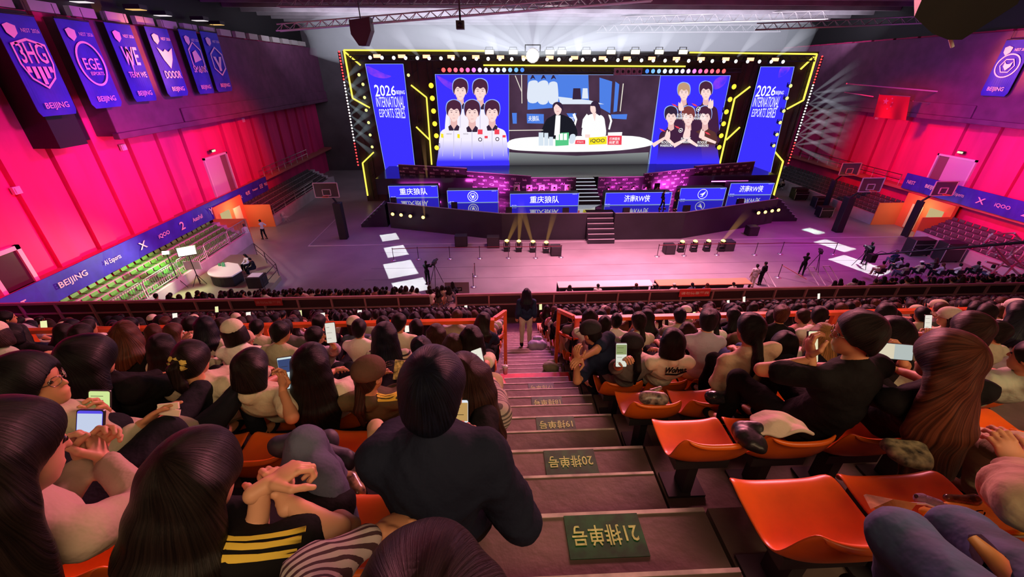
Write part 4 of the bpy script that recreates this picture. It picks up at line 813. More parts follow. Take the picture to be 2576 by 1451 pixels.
# ------------------------------------------------------------ orange seats
M_seat = mat('orange_plastic', (.86, .145, .010), .32, noise=.18, nscale=7, spec=.6)
def seat_mesh():
    prof = [(.335, .355), (.332, .39), (.312, .412), (.275, .412), (.22, .405), (.14, .400), (.07, .398), (.015, .41), (-.02, .445), (-.045, .51), (-.062, .58), (-.075, .635), (-.085, .652), (-.098, .648), (-.102, .63)]
    hw = [.19, .205, .215, .22, .222, .222, .222, .222, .222, .222, .216, .20, .185, .175, .17]
    nx = 12; vs = []; fs = []
    for (y, z), w_ in zip(prof, hw):
        for j in range(nx + 1):
            t = j / nx * 2 - 1; e = abs(t) ** 4
            vs.append((w_ * t, y + (.035 * abs(t) ** 3 if y < .02 else 0), z + (.028 * e if y > .0 else .012 * e)))
    n = nx + 1
    for i in range(len(prof) - 1):
        for j in range(nx): fs.append((i * n + j, i * n + j + 1, (i + 1) * n + j + 1, (i + 1) * n + j))
    me = D.meshes.new('seat_shell'); me.from_pydata(vs, [], fs); me.materials.append(M_seat)
    o = D.objects.new('tmp', me); link(o); m = o.modifiers.new('s', 'SOLIDIFY'); m.thickness = .014; m.offset = 0; b = o.modifiers.new('b', 'SUBSURF'); b.levels = 1; b.render_levels = 1
    r = D.meshes.new_from_object(o.evaluated_get(bpy.context.evaluated_depsgraph_get())); D.objects.remove(o)
    r.polygons.foreach_set('use_smooth', [True] * len(r.polygons)); r.name = 'seat_shell'; return r
me_seat = seat_mesh(); sb = MB(); sb.box((-.16, .02, .33), (.16, .30, .395)); sb.box((-.03, .08, 0), (.03, .2, .34)); sb.box((-.12, .06, 0), (.12, .24, .02)); me_sb = sb.mesh('seat_bracket', M_dsteel)
rv = MB().lathe((-.15, .345, .436), [(.012, 0), (.01, .006)], 8).lathe((.15, .345, .436), [(.012, 0), (.01, .006)], 8)
SEATS = {}
def seatx(i, k, right):     # k counts seats outward from the aisle
    y = YN(i) - .2; a, b = aisle(y)
    return b + .16 + .46 * k if right else a - .26 - .46 * k
names = ['front', 'first', 'second', 'third', 'fourth', 'fifth', 'sixth', 'seventh', 'eighth', 'ninth']
def add_seat(i, x, lab=None):
    t = thing('stadium_seat', (x, YN(i) - .47, ZT(i)), lab or '', 'seat')
    for n_, me in (('seat_shell', me_seat), ('seat_bracket', me_sb)): o = D.objects.new(n_, me); link(o, t)
    sd = 'right' if x > .6 else 'left'
    if not lab:
        lb = 'orange moulded seat in the %s row from the camera, %s of the aisle' % ({0: 'nearest', 1: 'second', 2: 'third', 3: 'fourth', 4: 'fifth'}.get(i), sd) if i < 5 else 'orange moulded seat in the crowded rows beyond the orange rail, %s of the aisle' % sd
        t['label'] = lb; t['group'] = lb
    return t
# ------------------------------------------------------------ people: bodies grown as one smooth surface from a distance field
def surfnets(f, org, h):
    s = f < 0; nx, ny, nz = f.shape; acc = np.zeros((nx - 1, ny - 1, nz - 1, 3), np.float32); cnt = np.zeros((nx - 1, ny - 1, nz - 1), np.float32)
    quads = []
    for ax in range(3):
        a = [slice(None)] * 3; b = [slice(None)] * 3; a[ax] = slice(0, -1); b[ax] = slice(1, None); f0, f1 = f[tuple(a)], f[tuple(b)]; m = (f0 < 0) != (f1 < 0)
        t = np.where(m, f0 / np.where(m, f0 - f1, 1), 0); o1, o2 = [k for k in range(3) if k != ax]
        for d1 in (0, 1):
            for d2 in (0, 1):
                sl = [slice(None)] * 3; sl[o1] = slice(d1, f.shape[o1] - 1 + d1); sl[o2] = slice(d2, f.shape[o2] - 1 + d2)
                mm = m[tuple(sl)]; acc[..., ax] += t[tuple(sl)] * mm; acc[..., o1] += d1 * mm; acc[..., o2] += d2 * mm; cnt += mm
        sl = [slice(None)] * 3; sl[o1] = slice(1, -1); sl[o2] = slice(1, -1); idx = np.argwhere(m[tuple(sl)]); 
        if len(idx): idx[:, o1] += 1; idx[:, o2] += 1; quads.append((ax, o1, o2, idx, f0[tuple(idx.T)] < 0))
    ok = cnt > 0; ids = -np.ones(ok.shape, np.int64); ids[ok] = np.arange(ok.sum()); V = (np.argwhere(ok) + acc[ok] / cnt[ok][:, None]) * h + np.array(org)
    Fs = []
    for ax, o1, o2, idx, neg in quads:
        c = []
        for e1, e2 in ((-1, -1), (0, -1), (0, 0), (-1, 0)): q = idx.copy(); q[:, o1] += e1; q[:, o2] += e2; c.append(ids[tuple(q.T)])
        q = np.stack(c, 1); flip = neg if ax != 1 else ~neg; q[~flip] = q[~flip][:, ::-1]; Fs.append(q)
    return V, (np.concatenate(Fs) if Fs else np.zeros((0, 4), int))
class SDF:
    def __init__(s, h=.012, k=.03): s.h = h; s.k = k; s.p = []
    def cap(s, a, b, ra, rb=None, k=None, sub=False): s.p.append(('c', np.array(a, float), np.array(b, float), ra, rb if rb is not None else ra, k, sub)); return s
    def chain(s, pts, rs, k=None):
        for i in range(len(pts) - 1): s.cap(pts[i], pts[i + 1], rs[i], rs[i + 1], k)
        return s
    def ell(s, c, r, R=None, k=None, sub=False): s.p.append(('e', np.array(c, float), np.array(r, float), R if R is not None else np.eye(3), None, k, sub)); return s
    def mesh(s):
        lo = np.array([1e9] * 3); hi = -lo
        for p in s.p:
            if p[6]: continue
            if p[0] == 'c': m = max(p[3], p[4]); lo = np.minimum(lo, np.minimum(p[1], p[2]) - m); hi = np.maximum(hi, np.maximum(p[1], p[2]) + m)
            else: e = np.sqrt(((p[3] * p[2][:, None]) ** 2).sum(0)); lo = np.minimum(lo, p[1] - e); hi = np.maximum(hi, p[1] + e)
        h = s.h; lo -= 3 * h; n = np.ceil((hi + 3 * h - lo) / h).astype(int) + 1; f = np.full(n, .5, np.float32); ax = [lo[i] + h * np.arange(n[i]) for i in range(3)]
        for p in s.p:
            k = p[5] or s.k; mg = k * 1.5 + 2 * h
            if p[0] == 'c': m = max(p[3], p[4]) + mg; a0 = np.minimum(p[1], p[2]) - m; a1 = np.maximum(p[1], p[2]) + m
            else: e = np.sqrt(((p[3] * p[2][:, None]) ** 2).sum(0)) + mg; a0, a1 = p[1] - e, p[1] + e
            i0 = np.clip(((a0 - lo) / h).astype(int), 0, n - 1); i1 = np.clip(((a1 - lo) / h).astype(int) + 2, 1, n)
            if (i1 <= i0).any(): continue
            X, Y, Z = np.meshgrid(ax[0][i0[0]:i1[0]], ax[1][i0[1]:i1[1]], ax[2][i0[2]:i1[2]], indexing='ij')
            if p[0] == 'c':
                d = p[2] - p[1]; L = max(d @ d, 1e-9); t = np.clip(((X - p[1][0]) * d[0] + (Y - p[1][1]) * d[1] + (Z - p[1][2]) * d[2]) / L, 0, 1)
                v = np.sqrt((X - p[1][0] - t * d[0]) ** 2 + (Y - p[1][1] - t * d[1]) ** 2 + (Z - p[1][2] - t * d[2]) ** 2) - (p[3] + (p[4] - p[3]) * t)
            else:
                q = [(X - p[1][0]) * p[3][j][0] + (Y - p[1][1]) * p[3][j][1] + (Z - p[1][2]) * p[3][j][2] for j in range(3)]; r = p[2]
                k0 = np.sqrt(sum((q[j] / r[j]) ** 2 for j in range(3))); k1 = np.sqrt(sum((q[j] / r[j] ** 2) ** 2 for j in range(3))); v = k0 * (k0 - 1) / np.maximum(k1, 1e-6)
            sl = tuple(slice(i0[j], i1[j]) for j in range(3)); g = f[sl]
            if p[6]: v = -v; hh = np.maximum(k - np.abs(g - v), 0) / k; f[sl] = np.maximum(g, v) + hh * hh * k * .25
            else: hh = np.maximum(k - np.abs(g - v), 0) / k; f[sl] = np.minimum(g, v) - hh * hh * k * .25
        return surfnets(f, lo, h)
def to_mesh(name, parts, m, jit=0, freq=14, fold=0, strand=None, seed=0):
    V = []; Fc = []; n = 0
    for v, q in parts: V.append(v); Fc.append(q + n); n += len(v)
    V = np.concatenate(V); Fc = np.concatenate(Fc)
    if jit:
        x = V * freq; d = np.stack([np.sin(x[:, 1] * 1.3 + 2 * np.sin(x[:, 2] * .7)) * np.sin(x[:, 2] * .9 + x[:, 0]), np.sin(x[:, 2] * 1.1 + 1.7 * np.sin(x[:, 0])) * np.sin(x[:, 0] * 1.2), np.sin(x[:, 0] * 1.4 + x[:, 1] * .8)], 1); V = V + d * jit
    me = D.meshes.new(name); me.vertices.add(len(V)); me.vertices.foreach_set('co', V.astype(np.float32).ravel()); me.loops.add(Fc.size); me.loops.foreach_set('vertex_index', Fc.ravel().astype(np.int32))
    me.polygons.add(len(Fc)); me.polygons.foreach_set('loop_start', np.arange(0, Fc.size, 4, dtype=np.int32)); me.polygons.foreach_set('loop_total', np.full(len(Fc), 4, np.int32)); me.polygons.foreach_set('use_smooth', np.ones(len(Fc), bool))
    me.materials.append(m); me.update(calc_edges=True); me.validate()
    if fold:
        N = np.empty(len(me.vertices) * 3, np.float32); me.vertices.foreach_get('normal', N); N = N.reshape(-1, 3); C_ = np.empty(len(me.vertices) * 3, np.float32); me.vertices.foreach_get('co', C_); C_ = C_.reshape(-1, 3); q = np.random.RandomState(seed + 1); g = np.zeros(len(C_))
        wp_ = np.stack([np.sin(C_[:, 1] * 9 + 1), np.sin(C_[:, 2] * 8 + 2), np.sin(C_[:, 0] * 10)], 1) * .06
        for f_, a_ in ((11, 1.0), (17, .7), (26, .4), (40, .2)): d_ = q.normal(size=3) * np.array([1, .8, 1.3]); d_ /= np.linalg.norm(d_); g += a_ * (1 - np.abs(np.sin((C_ + wp_) @ d_ * f_ + q.rand() * 6))) ** 2
        C_ = C_ + N * ((g - .7) * fold)[:, None]; me.vertices.foreach_set('co', C_.astype(np.float32).ravel()); me.update()
    if strand is not None:
        hc, r, f, u = strand; C_ = np.empty(len(me.vertices) * 3, np.float32); me.vertices.foreach_get('co', C_); p = C_.reshape(-1, 3) - (hc - f * .02); ax = u * .75 - f * .65; ax = ax / np.linalg.norm(ax); e1 = r; e2 = np.cross(ax, e1); a = p @ e1; b = p @ e2; c = p @ ax; an = np.arctan2(a, b); rad = np.sqrt(a * a + b * b) + 1e-6; an = an + .12 * np.sin(c * 9)
        at = me.attributes.new('strand', 'FLOAT_VECTOR', 'POINT'); V3 = np.stack([np.cos(an) * 7, np.sin(an) * 7, np.arctan2(rad, c) * .35 + c * .6], 1); at.data.foreach_set('vector', V3.astype(np.float32).ravel())
    return me
nrm = lambda v: v / max(np.linalg.norm(v), 1e-9)
A3 = lambda *v: np.array(v, float)
def ik(a, b, l1, l2, pole):
    d = b - a; L = np.linalg.norm(d); L = min(L, (l1 + l2) * .995); dn = nrm(d); b = a + dn * L; c = (l1 * l1 - l2 * l2 + L * L) / (2 * L); hgt = math.sqrt(max(l1 * l1 - c * c, 1e-6)); pv = pole - dn * (pole @ dn); return a + dn * c + nrm(pv) * hgt, b
def frame(fwd, up=(0, 0, 1)):
    f = nrm(np.array(fwd, float)); r = nrm(np.cross(f, np.array(up, float))); u = np.cross(r, f); return r, f, u
def hand(wrist, fd, nrmal, curl=.5, side=1, h=.0042, spreadf=.0, thumbc=.5):
    """palm, four unequal bent fingers and a thumb leaving the side of the palm; fd = along the hand, nrmal = out of the back of the hand"""
    f = nrm(fd); n = nrm(nrmal - f * (nrmal @ f)); r = np.cross(f, n) * side; S = SDF(h, .008)
    S.cap(wrist - f * .03, wrist + f * .01, .025, .024, .012); c = wrist + f * .055; S.ell(c, (.041, .048, .016), np.stack([r, f, n]), .012)
    for j, (off, ln, st) in enumerate(((-.030, .072, .088), (-.010, .082, .093), (.011, .077, .090), (.030, .060, .082))):
        p = wrist + f * st + r * off; an = curl * (.55 + .1 * j); d = f
        for sg, rr in ((.45, .0092), (.32, .0084), (.26, .0076)):
            q = f * math.cos(an) - n * math.sin(an) + r * (off * spreadf * 8); q = nrm(q); p2 = p + q * ln * sg; S.cap(p, p2, rr, rr * .93, .005); p = p2; an += curl * .95
    b = wrist + f * .03 - r * .035; t1 = nrm(-r * .8 + f * .6 - n * .35); p1 = b + t1 * .04; t2 = nrm(-r * (.45 - .6 * thumbc) + f * .9 - n * (.3 + .4 * thumbc)); p2 = p1 + t2 * .033; p3 = p2 + nrm(t2 - n * .3 + r * .2 * thumbc) * .024
    S.cap(b - t1 * .01, p1, .0145, .0115, .01); S.cap(p1, p2, .011, .0098, .006); S.cap(p2, p3, .0096, .008, .006); return S.mesh()
M_skin = {k: mat('skin_' + k, c, .5, noise=.12, nscale=9, spec=.3) for k, c in dict(a=(.56, .26, .14), b=(.46, .20, .10), c=(.62, .31, .19)).items()}
HAIRM = {}
def hairmat(k):
    if k not in HAIRM:
        c = dict(black=(.003, .0025, .003), navy=(.003, .004, .010), brown=(.020, .008, .006), auburn=(.055, .016, .008), blond=(.22, .11, .04), soft=(.007, .004, .0035))[k]
        m = mat('hair_' + k, c, .38, spec=.2); nt = m.node_tree; b = nt.nodes['Principled BSDF']; at = nt.nodes.new('ShaderNodeAttribute'); at.attribute_name = 'strand'; n = nt.nodes.new('ShaderNodeTexNoise'); n.inputs['Scale'].default_value = 3.2; n.inputs['Detail'].default_value = 6; n.inputs['Roughness'].default_value = .65
        nt.links.new(at.outputs['Vector'], n.inputs[0]); bp = nt.nodes.new('ShaderNodeBump'); bp.inputs['Strength'].default_value = .75; bp.inputs['Distance'].default_value = .012; nt.links.new(n.outputs[0], bp.inputs['Height']); nt.links.new(bp.outputs[0], b.inputs['Normal'])
        cr_ = nt.nodes.new('ShaderNodeValToRGB'); cr_.color_ramp.elements[0].position = .38; cr_.color_ramp.elements[1].position = .66; cr_.color_ramp.elements[0].color = (*[v * .45 for v in c], 1); cr_.color_ramp.elements[1].color = (*[min(v * 2.6, 1) for v in c], 1); nt.links.new(n.outputs[0], cr_.inputs[0]); nt.links.new(cr_.outputs[0], b.inputs['Base Color']); HAIRM[k] = m
    return HAIRM[k]
CL = {}
def cloth(nm, c, r=.85, **k): k.setdefault('noise', .12); return mat('cloth_' + nm, c, r, spec=.12, bump=.5, bscale=16, nscale=3, **k)
def head_frame(spec):
    yaw, pit, rol = (math.radians(a) for a in spec.get('look', (0, 10, 0))); f = A3(math.sin(yaw) * math.cos(pit), math.cos(yaw) * math.cos(pit), -math.sin(pit)); r, f, u = frame(f); r2 = r * math.cos(rol) + u * math.sin(rol); return r2, f, np.cross(r2, f)
def person(spec, h=.012, detail=True):
    """spec: hc = head centre relative to the hip point, look = head yaw/pitch/roll in degrees, turn = body yaw, arms, legs, hair, top. Returns [(part name, mesh)]"""
    hc = A3(*spec['hc']); sc = spec.get('sc', 1.0); bt = math.radians(spec.get('turn', 0)); bf = A3(math.sin(bt), math.cos(bt), 0); br = A3(math.cos(bt), -math.sin(bt), 0); r, f, u = head_frame(spec); hs_ = spec.get('hs', 1.0)
    nb = hc - u * .085 * hs_ - f * .02 - A3(0, 0, .085) - bf * .02; sp = nrm(nb + A3(0, 0, 0)); L = np.linalg.norm(nb); sr = nrm(br - sp * (br @ sp)); sf = np.cross(sp, sr) * -1; sf = np.cross(sr, sp) * -1 if (np.cross(sr, sp) @ bf) < 0 else np.cross(sr, sp)
    w_ = spec.get('w', 1.0) * .92; mid = nb * .5 - sf * .035; ch = nb * .78 - sf * .015
    Rt = np.stack([sr, sf, sp]); sh = [nb - sp * .055 + sr * s_ * .165 * w_ for s_ in (-1, 1)]
    arms = []; hands = spec.get('hands') or [None, None]
    for s_, hd, S0 in ((-1, hands[0], sh[0]), (1, hands[1], sh[1])):
        tgt = A3(*hd[0]) if hd else bf * .40 + br * s_ * .10 + A3(0, 0, .12); pole = A3(*hd[1]) if hd and len(hd) > 1 and hd[1] is not None else br * s_ * .6 - bf * .4 - A3(0, 0, .9); e, wv = ik(S0, tgt, .275, .245, pole)
        if hd and len(hd) > 2 and hd[2] and 'e' in hd[2]: e = A3(*hd[2]['e']); wv = tgt
        arms.append((S0, e, wv, s_, hd))
    legs = []; lg = spec.get('legs')
    for j, s_ in enumerate((-1, 1)):
        hp = br * s_ * .09 * w_ + A3(0, 0, .0)
        if lg: kn, an = A3(*lg[j][0]), A3(*lg[j][1])
        else: kn = hp + bf * .43 + br * s_ * .05 + A3(0, 0, .02); an = kn + A3(0, 0, -.42) + bf * .02
        legs.append((hp, kn, an))
    out = []; topm, topk = spec['top']; bare = spec.get('sleeve', 'short')
    # --- body: one surface
    S = SDF(h, .028)
    S.ell((0, 0, .04), (.15 * w_, .115, .10), np.stack([br, bf, A3(0, 0, 1)])); S.cap((0, 0, .04), mid, .11 * w_, .10 * w_); S.ell(ch, (.145 * w_, .10, .16), Rt); S.cap(sh[0], sh[1], .052, .052); S.cap(nb - sp * .03, hc - u * .05 * hs_ - f * .015, .052 * hs_, .048 * hs_)
    for S0, e, wv, s_, hd in arms: S.cap(S0, e, .046, .036, .02); S.cap(e, wv, .037, .025, .02)
    for hp, kn, an in legs: S.cap(hp, kn, .078, .052); S.cap(kn, an, .052, .035); S.cap(an, an + bf * .13 - A3(0, 0, .045), .038, .03)
    parts = [S.mesh()]
    S = SDF(min(h, .0075) if detail else h, .014); R = np.stack([r, f, u]); g = hs_
    S.ell(hc + u * .028 * g - f * .008 * g, A3(.074, .092, .088) * g, R, .02); S.ell(hc - u * .045 * g + f * .025 * g, A3(.056, .062, .062) * g, R, .03); S.cap(hc - u * .09 * g + f * .055 * g, hc - u * .088 * g + f * .06 * g, .022 * g, None, .03); S.cap(hc - u * .06 * g - f * .02, nb - sp * .01, .046 * g, .054 * g, .02)
    if detail:
        S.ell(hc + u * .012 * g + f * .088 * g + r * .031 * g, A3(.016, .012, .010) * g, R, .01, True); S.ell(hc + u * .012 * g + f * .088 * g - r * .031 * g, A3(.016, .012, .010) * g, R, .01, True)
        S.cap(hc + u * .012 * g + f * .080 * g, hc - u * .020 * g + f * .096 * g, .007 * g, .0095 * g, .008); S.ell(hc - u * .055 * g + f * .084 * g, A3(.022, .009, .006) * g, R, .006); S.ell(hc - u * .066 * g + f * .082 * g, A3(.019, .009, .006) * g, R, .006)
        for s_ in (-1, 1): S.ell(hc - f * .005 * g + r * s_ * .076 * g - u * .005 * g, A3(.009, .019, .031) * g, R, .008); S.ell(hc + f * .0 + r * s_ * .084 * g - u * .003 * g, A3(.006, .010, .018) * g, R, .004, True)
    parts.append(S.mesh())
    for S0, e, wv, s_, hd in arms:
        o_ = hd[2] if hd and len(hd) > 2 and hd[2] else {}; fd = A3(*o_['dir']) if 'dir' in o_ else nrm(wv - e); nn = A3(*o_['n']) if 'n' in o_ else A3(0, 0, 1) + br * s_ * .3
        if detail or hd: parts.append(hand(wv + fd * .012, fd, nn, o_.get('curl', .55), s_, .0042 if detail else .009, 0, o_.get('th', .5)))
    out.append(('body', to_mesh('body', parts, M_skin[spec.get('skin', 'a')])))
    # --- top
    q = .018 if topk != 'bulky' else .036; S = SDF(h, .03)
    S.ell((0, 0, .05), (.158 * w_ + q, .12 + q, .10), np.stack([br, bf, A3(0, 0, 1)])); S.cap(A3(0, 0, .05), mid, .112 * w_ + q, .105 * w_ + q); S.ell(ch, (.15 * w_ + q, .105 + q, .165), Rt); S.cap(sh[0], sh[1], .045 + q * .6, None); [S.cap(nb - sp * .01, q_, .05, .042) for q_ in sh]
    for S0, e, wv, s_, hd in arms:
        if bare == 'short': p = S0 + (e - S0) * .62; S.cap(S0, p, .047 + q, .052 + q, .02)
        else: S.cap(S0, e, .047 + q, .040 + q, .02); S.cap(e, wv - nrm(wv - e) * .015, .041 + q, .031 + q * .6, .02)
    if spec.get('hood'): 
        hb = nb - sf * .07; 
        for t in np.linspace(-1, 1, 7): S.cap(nb + sr * .09 * t - sf * (.06 * (1 - t * t)) + sp * .01, nb + sr * .11 * t - sf * (.10 * (1 - t * t)) - sp * (.10 * (1 - t * t) + .02), .026, .022, .03)
    else: S.cap(nb + sp * .012 - sf * .006, nb - sp * .045, .060 + q * .5, .080 + q, .02)
    if spec.get('collar'):
        for t in np.linspace(-2.6, 2.6, 9): S.cap(nb + (sr * math.sin(t) * -.062 - sf * math.cos(t) * .06) + sp * .015, nb + (sr * math.sin(t + .6) * -.062 - sf * math.cos(t + .6) * .06) + sp * .012, .013, None, .01)
    S.ell(hc - u * .02 * g, A3(.066, .07, .13) * g, R, .012, True) if False else None
    out.append(('shirt' if topk != 'bulky' else 'jacket', to_mesh('top', [S.mesh()], topm, .003, 13, fold=(.012 if topk != 'bulky' else .016) * (1 if detail else .7), seed=int(abs(hc[0]) * 1000) % 97)))
    # --- trousers and shoes
    S = SDF(h, .03); S.ell((0, 0, .02), (.16 * w_, .125, .095), np.stack([br, bf, A3(0, 0, 1)]))
    for hp, kn, an in legs: S.cap(hp, kn, .092, .066); S.cap(kn, an + (kn - an) * .12, .066, .052)
    out.append(('trousers', to_mesh('trousers', [S.mesh()], spec.get('pants', CLO['ink']), .003, 15, fold=.010)))
    if detail or spec.get('shoes'):
        S = SDF(h, .02)
        for hp, kn, an in legs: fo = an - A3(0, 0, .05); fd = nrm(bf); S.cap(fo - fd * .04, fo + fd * .15, .042, .036); S.cap(an, fo, .045, .045)
        out.append(('shoes', to_mesh('shoes', [S.mesh()], spec.get('shoem', CLO['ink']))))
    # --- hair
    hk, hcx = spec['hair']; hm = hairmat(hcx); cc = hc + u * .036 * g - f * .020 * g; S = SDF(min(h, .009) if detail else h, .02); big = spec.get('vol', 1.0) * g * (.93 if spec.get('cap') else 1)
    if hk != 'none':
        S.ell(cc, A3(.089, .103, .098) * big, R, .02); S.ell(hc - f * .04 * g - u * .035 * g, A3(.078, .065, .07) * big, R, .03)
        dn = nrm(-A3(0, 0, 1) - bf * .12 - u * .3); bk = hc - f * .075 * g
        lng = spec.get('len', .34)
        if hk == 'long':
            for t in np.linspace(-1.25, 1.25, 9):
                dr = -f * math.cos(t) + r * math.sin(t); p0 = hc + dr * .082 * g + u * .03 * g; p1 = hc + dr * .092 * g - u * .08 * g; p2 = p1 + dn * lng * .45 - bf * .03 * math.cos(t) + sr * .05 * math.sin(t) - sf * .035; p3 = p1 + dn * lng * (.85 + .12 * math.cos(t * 5)) - bf * .05 * math.cos(t) + sr * .035 * math.sin(t) - sf * .05; S.chain([p0, p1, p2, p3], [.032 * big, .034 * big, .032 * big, .012 * big], .03)
        if hk == 'pony':
            b0 = hc - f * .098 * g + u * .02 * g; p1 = b0 - f * .05 - u * .02 + A3(0, 0, .0); p2 = p1 - A3(0, 0, .12) - bf * .02 + br * .02; p3 = p2 - A3(0, 0, lng * .55) - bf * .0 + br * .015; S.chain([b0, p1, p2, p3], [.024, .03, .036, .010], .012)
        if hk == 'lowpony':
            b0 = hc - f * .085 * g - u * .055 * g; p2 = b0 - A3(0, 0, .12) - bf * .06; p3 = p2 - A3(0, 0, lng * .5) - bf * .0; S.chain([b0, p2, p3], [.03, .036, .012], .012)
        if hk == 'bun': S.ell(hc - f * .095 * g + u * .07 * g, A3(.045, .04, .045), R, .012)
        if hk == 'bob':
            for t in np.linspace(-1.5, 1.5, 9):
                dr = -f * math.cos(t) + r * math.sin(t); S.cap(hc + dr * .08 * g + u * .02, hc + dr * .09 * g - u * .105 * g, .032, .026, .03)
        S.ell(hc + f * .075 * g - u * .035 * g, A3(.066, .07, .092) * g, R, .012, True)
        if hk == 'short': S.ell(hc + f * .01 * g - u * .075 * g, A3(.12, .06, .045) * g, R, .01, True)
        out.append(('hair', to_mesh('hair', [S.mesh()], hm, .004, 20, strand=(hc, r, f, u))))
    if spec.get('cap'):
        cm = spec['cap']; S = SDF(h * .8, .01); S.ell(hc + u * .048 * g - f * .01 * g, A3(.101, .117, .094) * g, R, .01); S.ell(hc - u * .058 * g, A3(.2, .2, .078) * g, R, .006, True); 
        for t in np.linspace(-.7, .7, 5): S.cap(hc + u * .04 * g + f * .09 * g + r * .055 * t, hc + u * .03 * g + f * (.175 - .03 * abs(t)) * g + r * .075 * t, .006, .005, .01)
        out.append(('cap', to_mesh('cap', [S.mesh()], cm)))
    if detail:
        es = MB()
        for s_ in (-1, 1): c_ = hc + u * .012 * g + f * .074 * g + r * s_ * .031 * g; es.tube([Vector(c_ - f * .004), Vector(c_ + f * .006)], [.011, .005], 10)
        out.append(('eyes', es.mesh('eyes', mat('eye_dark', (.03, .02, .02), .15))))
        if spec.get('glasses'):
            gs = MB()
            for s_ in (-1, 1):
                c_ = hc + u * .012 * g + f * .088 * g + r * s_ * .030 * g; pts = [Vector(c_ + (r * .8 - f * s_ * .42) * .024 * math.cos(a) + u * .02 * math.sin(a)) for a in np.linspace(0, 2 * PI, 15)]; gs.tube(pts, .0018, 5); gs.tube([Vector(c_ + r * s_ * .02 - f * .01), Vector(hc + r * s_ * .082 * g + f * .0 + u * .012)], .0018, 5)
            gs.tube([Vector(hc + u * .014 * g + f * .098 * g - r * .008), Vector(hc + u * .014 * g + f * .098 * g + r * .008)], .0018, 5); out.append(('glasses', gs.mesh('glasses', mat('glasses_wire', (.25, .2, .18), .25, .8))))
    info = dict(nb=nb, sr=sr, sf=sf, sp=sp, sh=sh, arms=arms, r=r, f=f, u=u, hc=hc, mid=mid, ch=ch)
    return out, info
CLO = dict(ink=cloth('ink', (.012, .012, .018)), black=cloth('black', (.008, .007, .008)), cream=cloth('cream', (.70, .63, .50)), beige=cloth('beige', (.58, .51, .36)), white=cloth('white', (.80, .74, .68)), sand=cloth('sand', (.44, .40, .28)), greyt=cloth('grey', (.13, .115, .11)), olive=cloth('olive', (.10, .075, .04)), navy=cloth('navy', (.014, .02, .05)),
           denim=cloth('denim', (.10, .11, .17)), pink=cloth('pink', (.55, .26, .24)), yellow=cloth('yellow', (.75, .42, .04)), khaki=cloth('khaki', (.48, .38, .24)), lilac=cloth('lilac', (.40, .34, .42)), red=cloth('red', (.45, .05, .04)), brown=cloth('brown', (.13, .07, .045)), mint=cloth('mint', (.45, .50, .38)), grn=cloth('moss', (.20, .22, .12)))
def stripes(name, c1, c2, scale, axis='Z', rot=0):
    m = mat('cloth_' + name, c1, .85); nt = m.node_tree; b = nt.nodes['Principled BSDF']; tc = nt.nodes.new('ShaderNodeTexCoord'); wv = nt.nodes.new('ShaderNodeTexWave'); wv.bands_direction = axis; wv.inputs['Scale'].default_value = scale; wv.inputs['Distortion'].default_value = .6; mp = nt.nodes.new('ShaderNodeMapping'); mp.inputs['Rotation'].default_value = (0, 0, rot)
    cr = nt.nodes.new('ShaderNodeValToRGB'); cr.color_ramp.interpolation = 'CONSTANT'; cr.color_ramp.elements[0].color = (*c1, 1); cr.color_ramp.elements[1].color = (*c2, 1); cr.color_ramp.elements[1].position = .62
    nt.links.new(tc.outputs['Object'], mp.inputs[0]); nt.links.new(mp.outputs[0], wv.inputs[0]); nt.links.new(wv.outputs[0], cr.inputs[0]); nt.links.new(cr.outputs[0], b.inputs['Base Color']); return m
CLO['stripeh'] = stripes('stripe_level', (.5, .42, .36), (.02, .015, .02), 9); CLO['stripev'] = stripes('stripe_upright', (.50, .43, .42), (.06, .025, .035), 17, 'X', .9)
PEOPLE = {}
def place(name, hip, spec, label, cat='person', h=.012, detail=True, group=None):
    out, info = person(spec, h, detail); body = D.objects.new('person', out[0][1]); link(body); body.location = hip; tag(body, label, cat, group)
    for nm, me in out[1:]: o = D.objects.new(nm, me); link(o, body)
    info['hip'] = A3(*hip); info['obj'] = body; PEOPLE[name] = info; return info
def sit(name, px_, py_, i, label, hh=1.15, z=None, hipx=None, hy_=None, **spec):
    """seat a person in stand row i with the head where it belongs in the hall; hh = head centre above the tread"""
    zt = ZT(i) if i >= 0 else H - .8 * (2.39 + .619 * i)
    hcw = atd(px_, py_, z) if z else hz(px_, py_, zt + hh); hip = Vector((hipx if hipx is not None else hcw.x, hy_ if hy_ is not None else YN(i) - .33, zt + .53)); spec['hc'] = tuple(hcw - hip)
    for key in ('hands',):
        if spec.get(key): spec[key] = [None if q is None else [tuple(Vector(q[0]) - hip), q[1] if len(q) > 1 else None] + ([{**q[2], **({'e': tuple(Vector(q[2]['e']) - hip)} if 'e' in q[2] else {})}] if len(q) > 2 else []) for q in spec[key]]
    if spec.get('legs'): spec['legs'] = [[tuple(Vector(v) - hip) for v in q] for q in spec['legs']]
    return place(name, hip, spec, label)
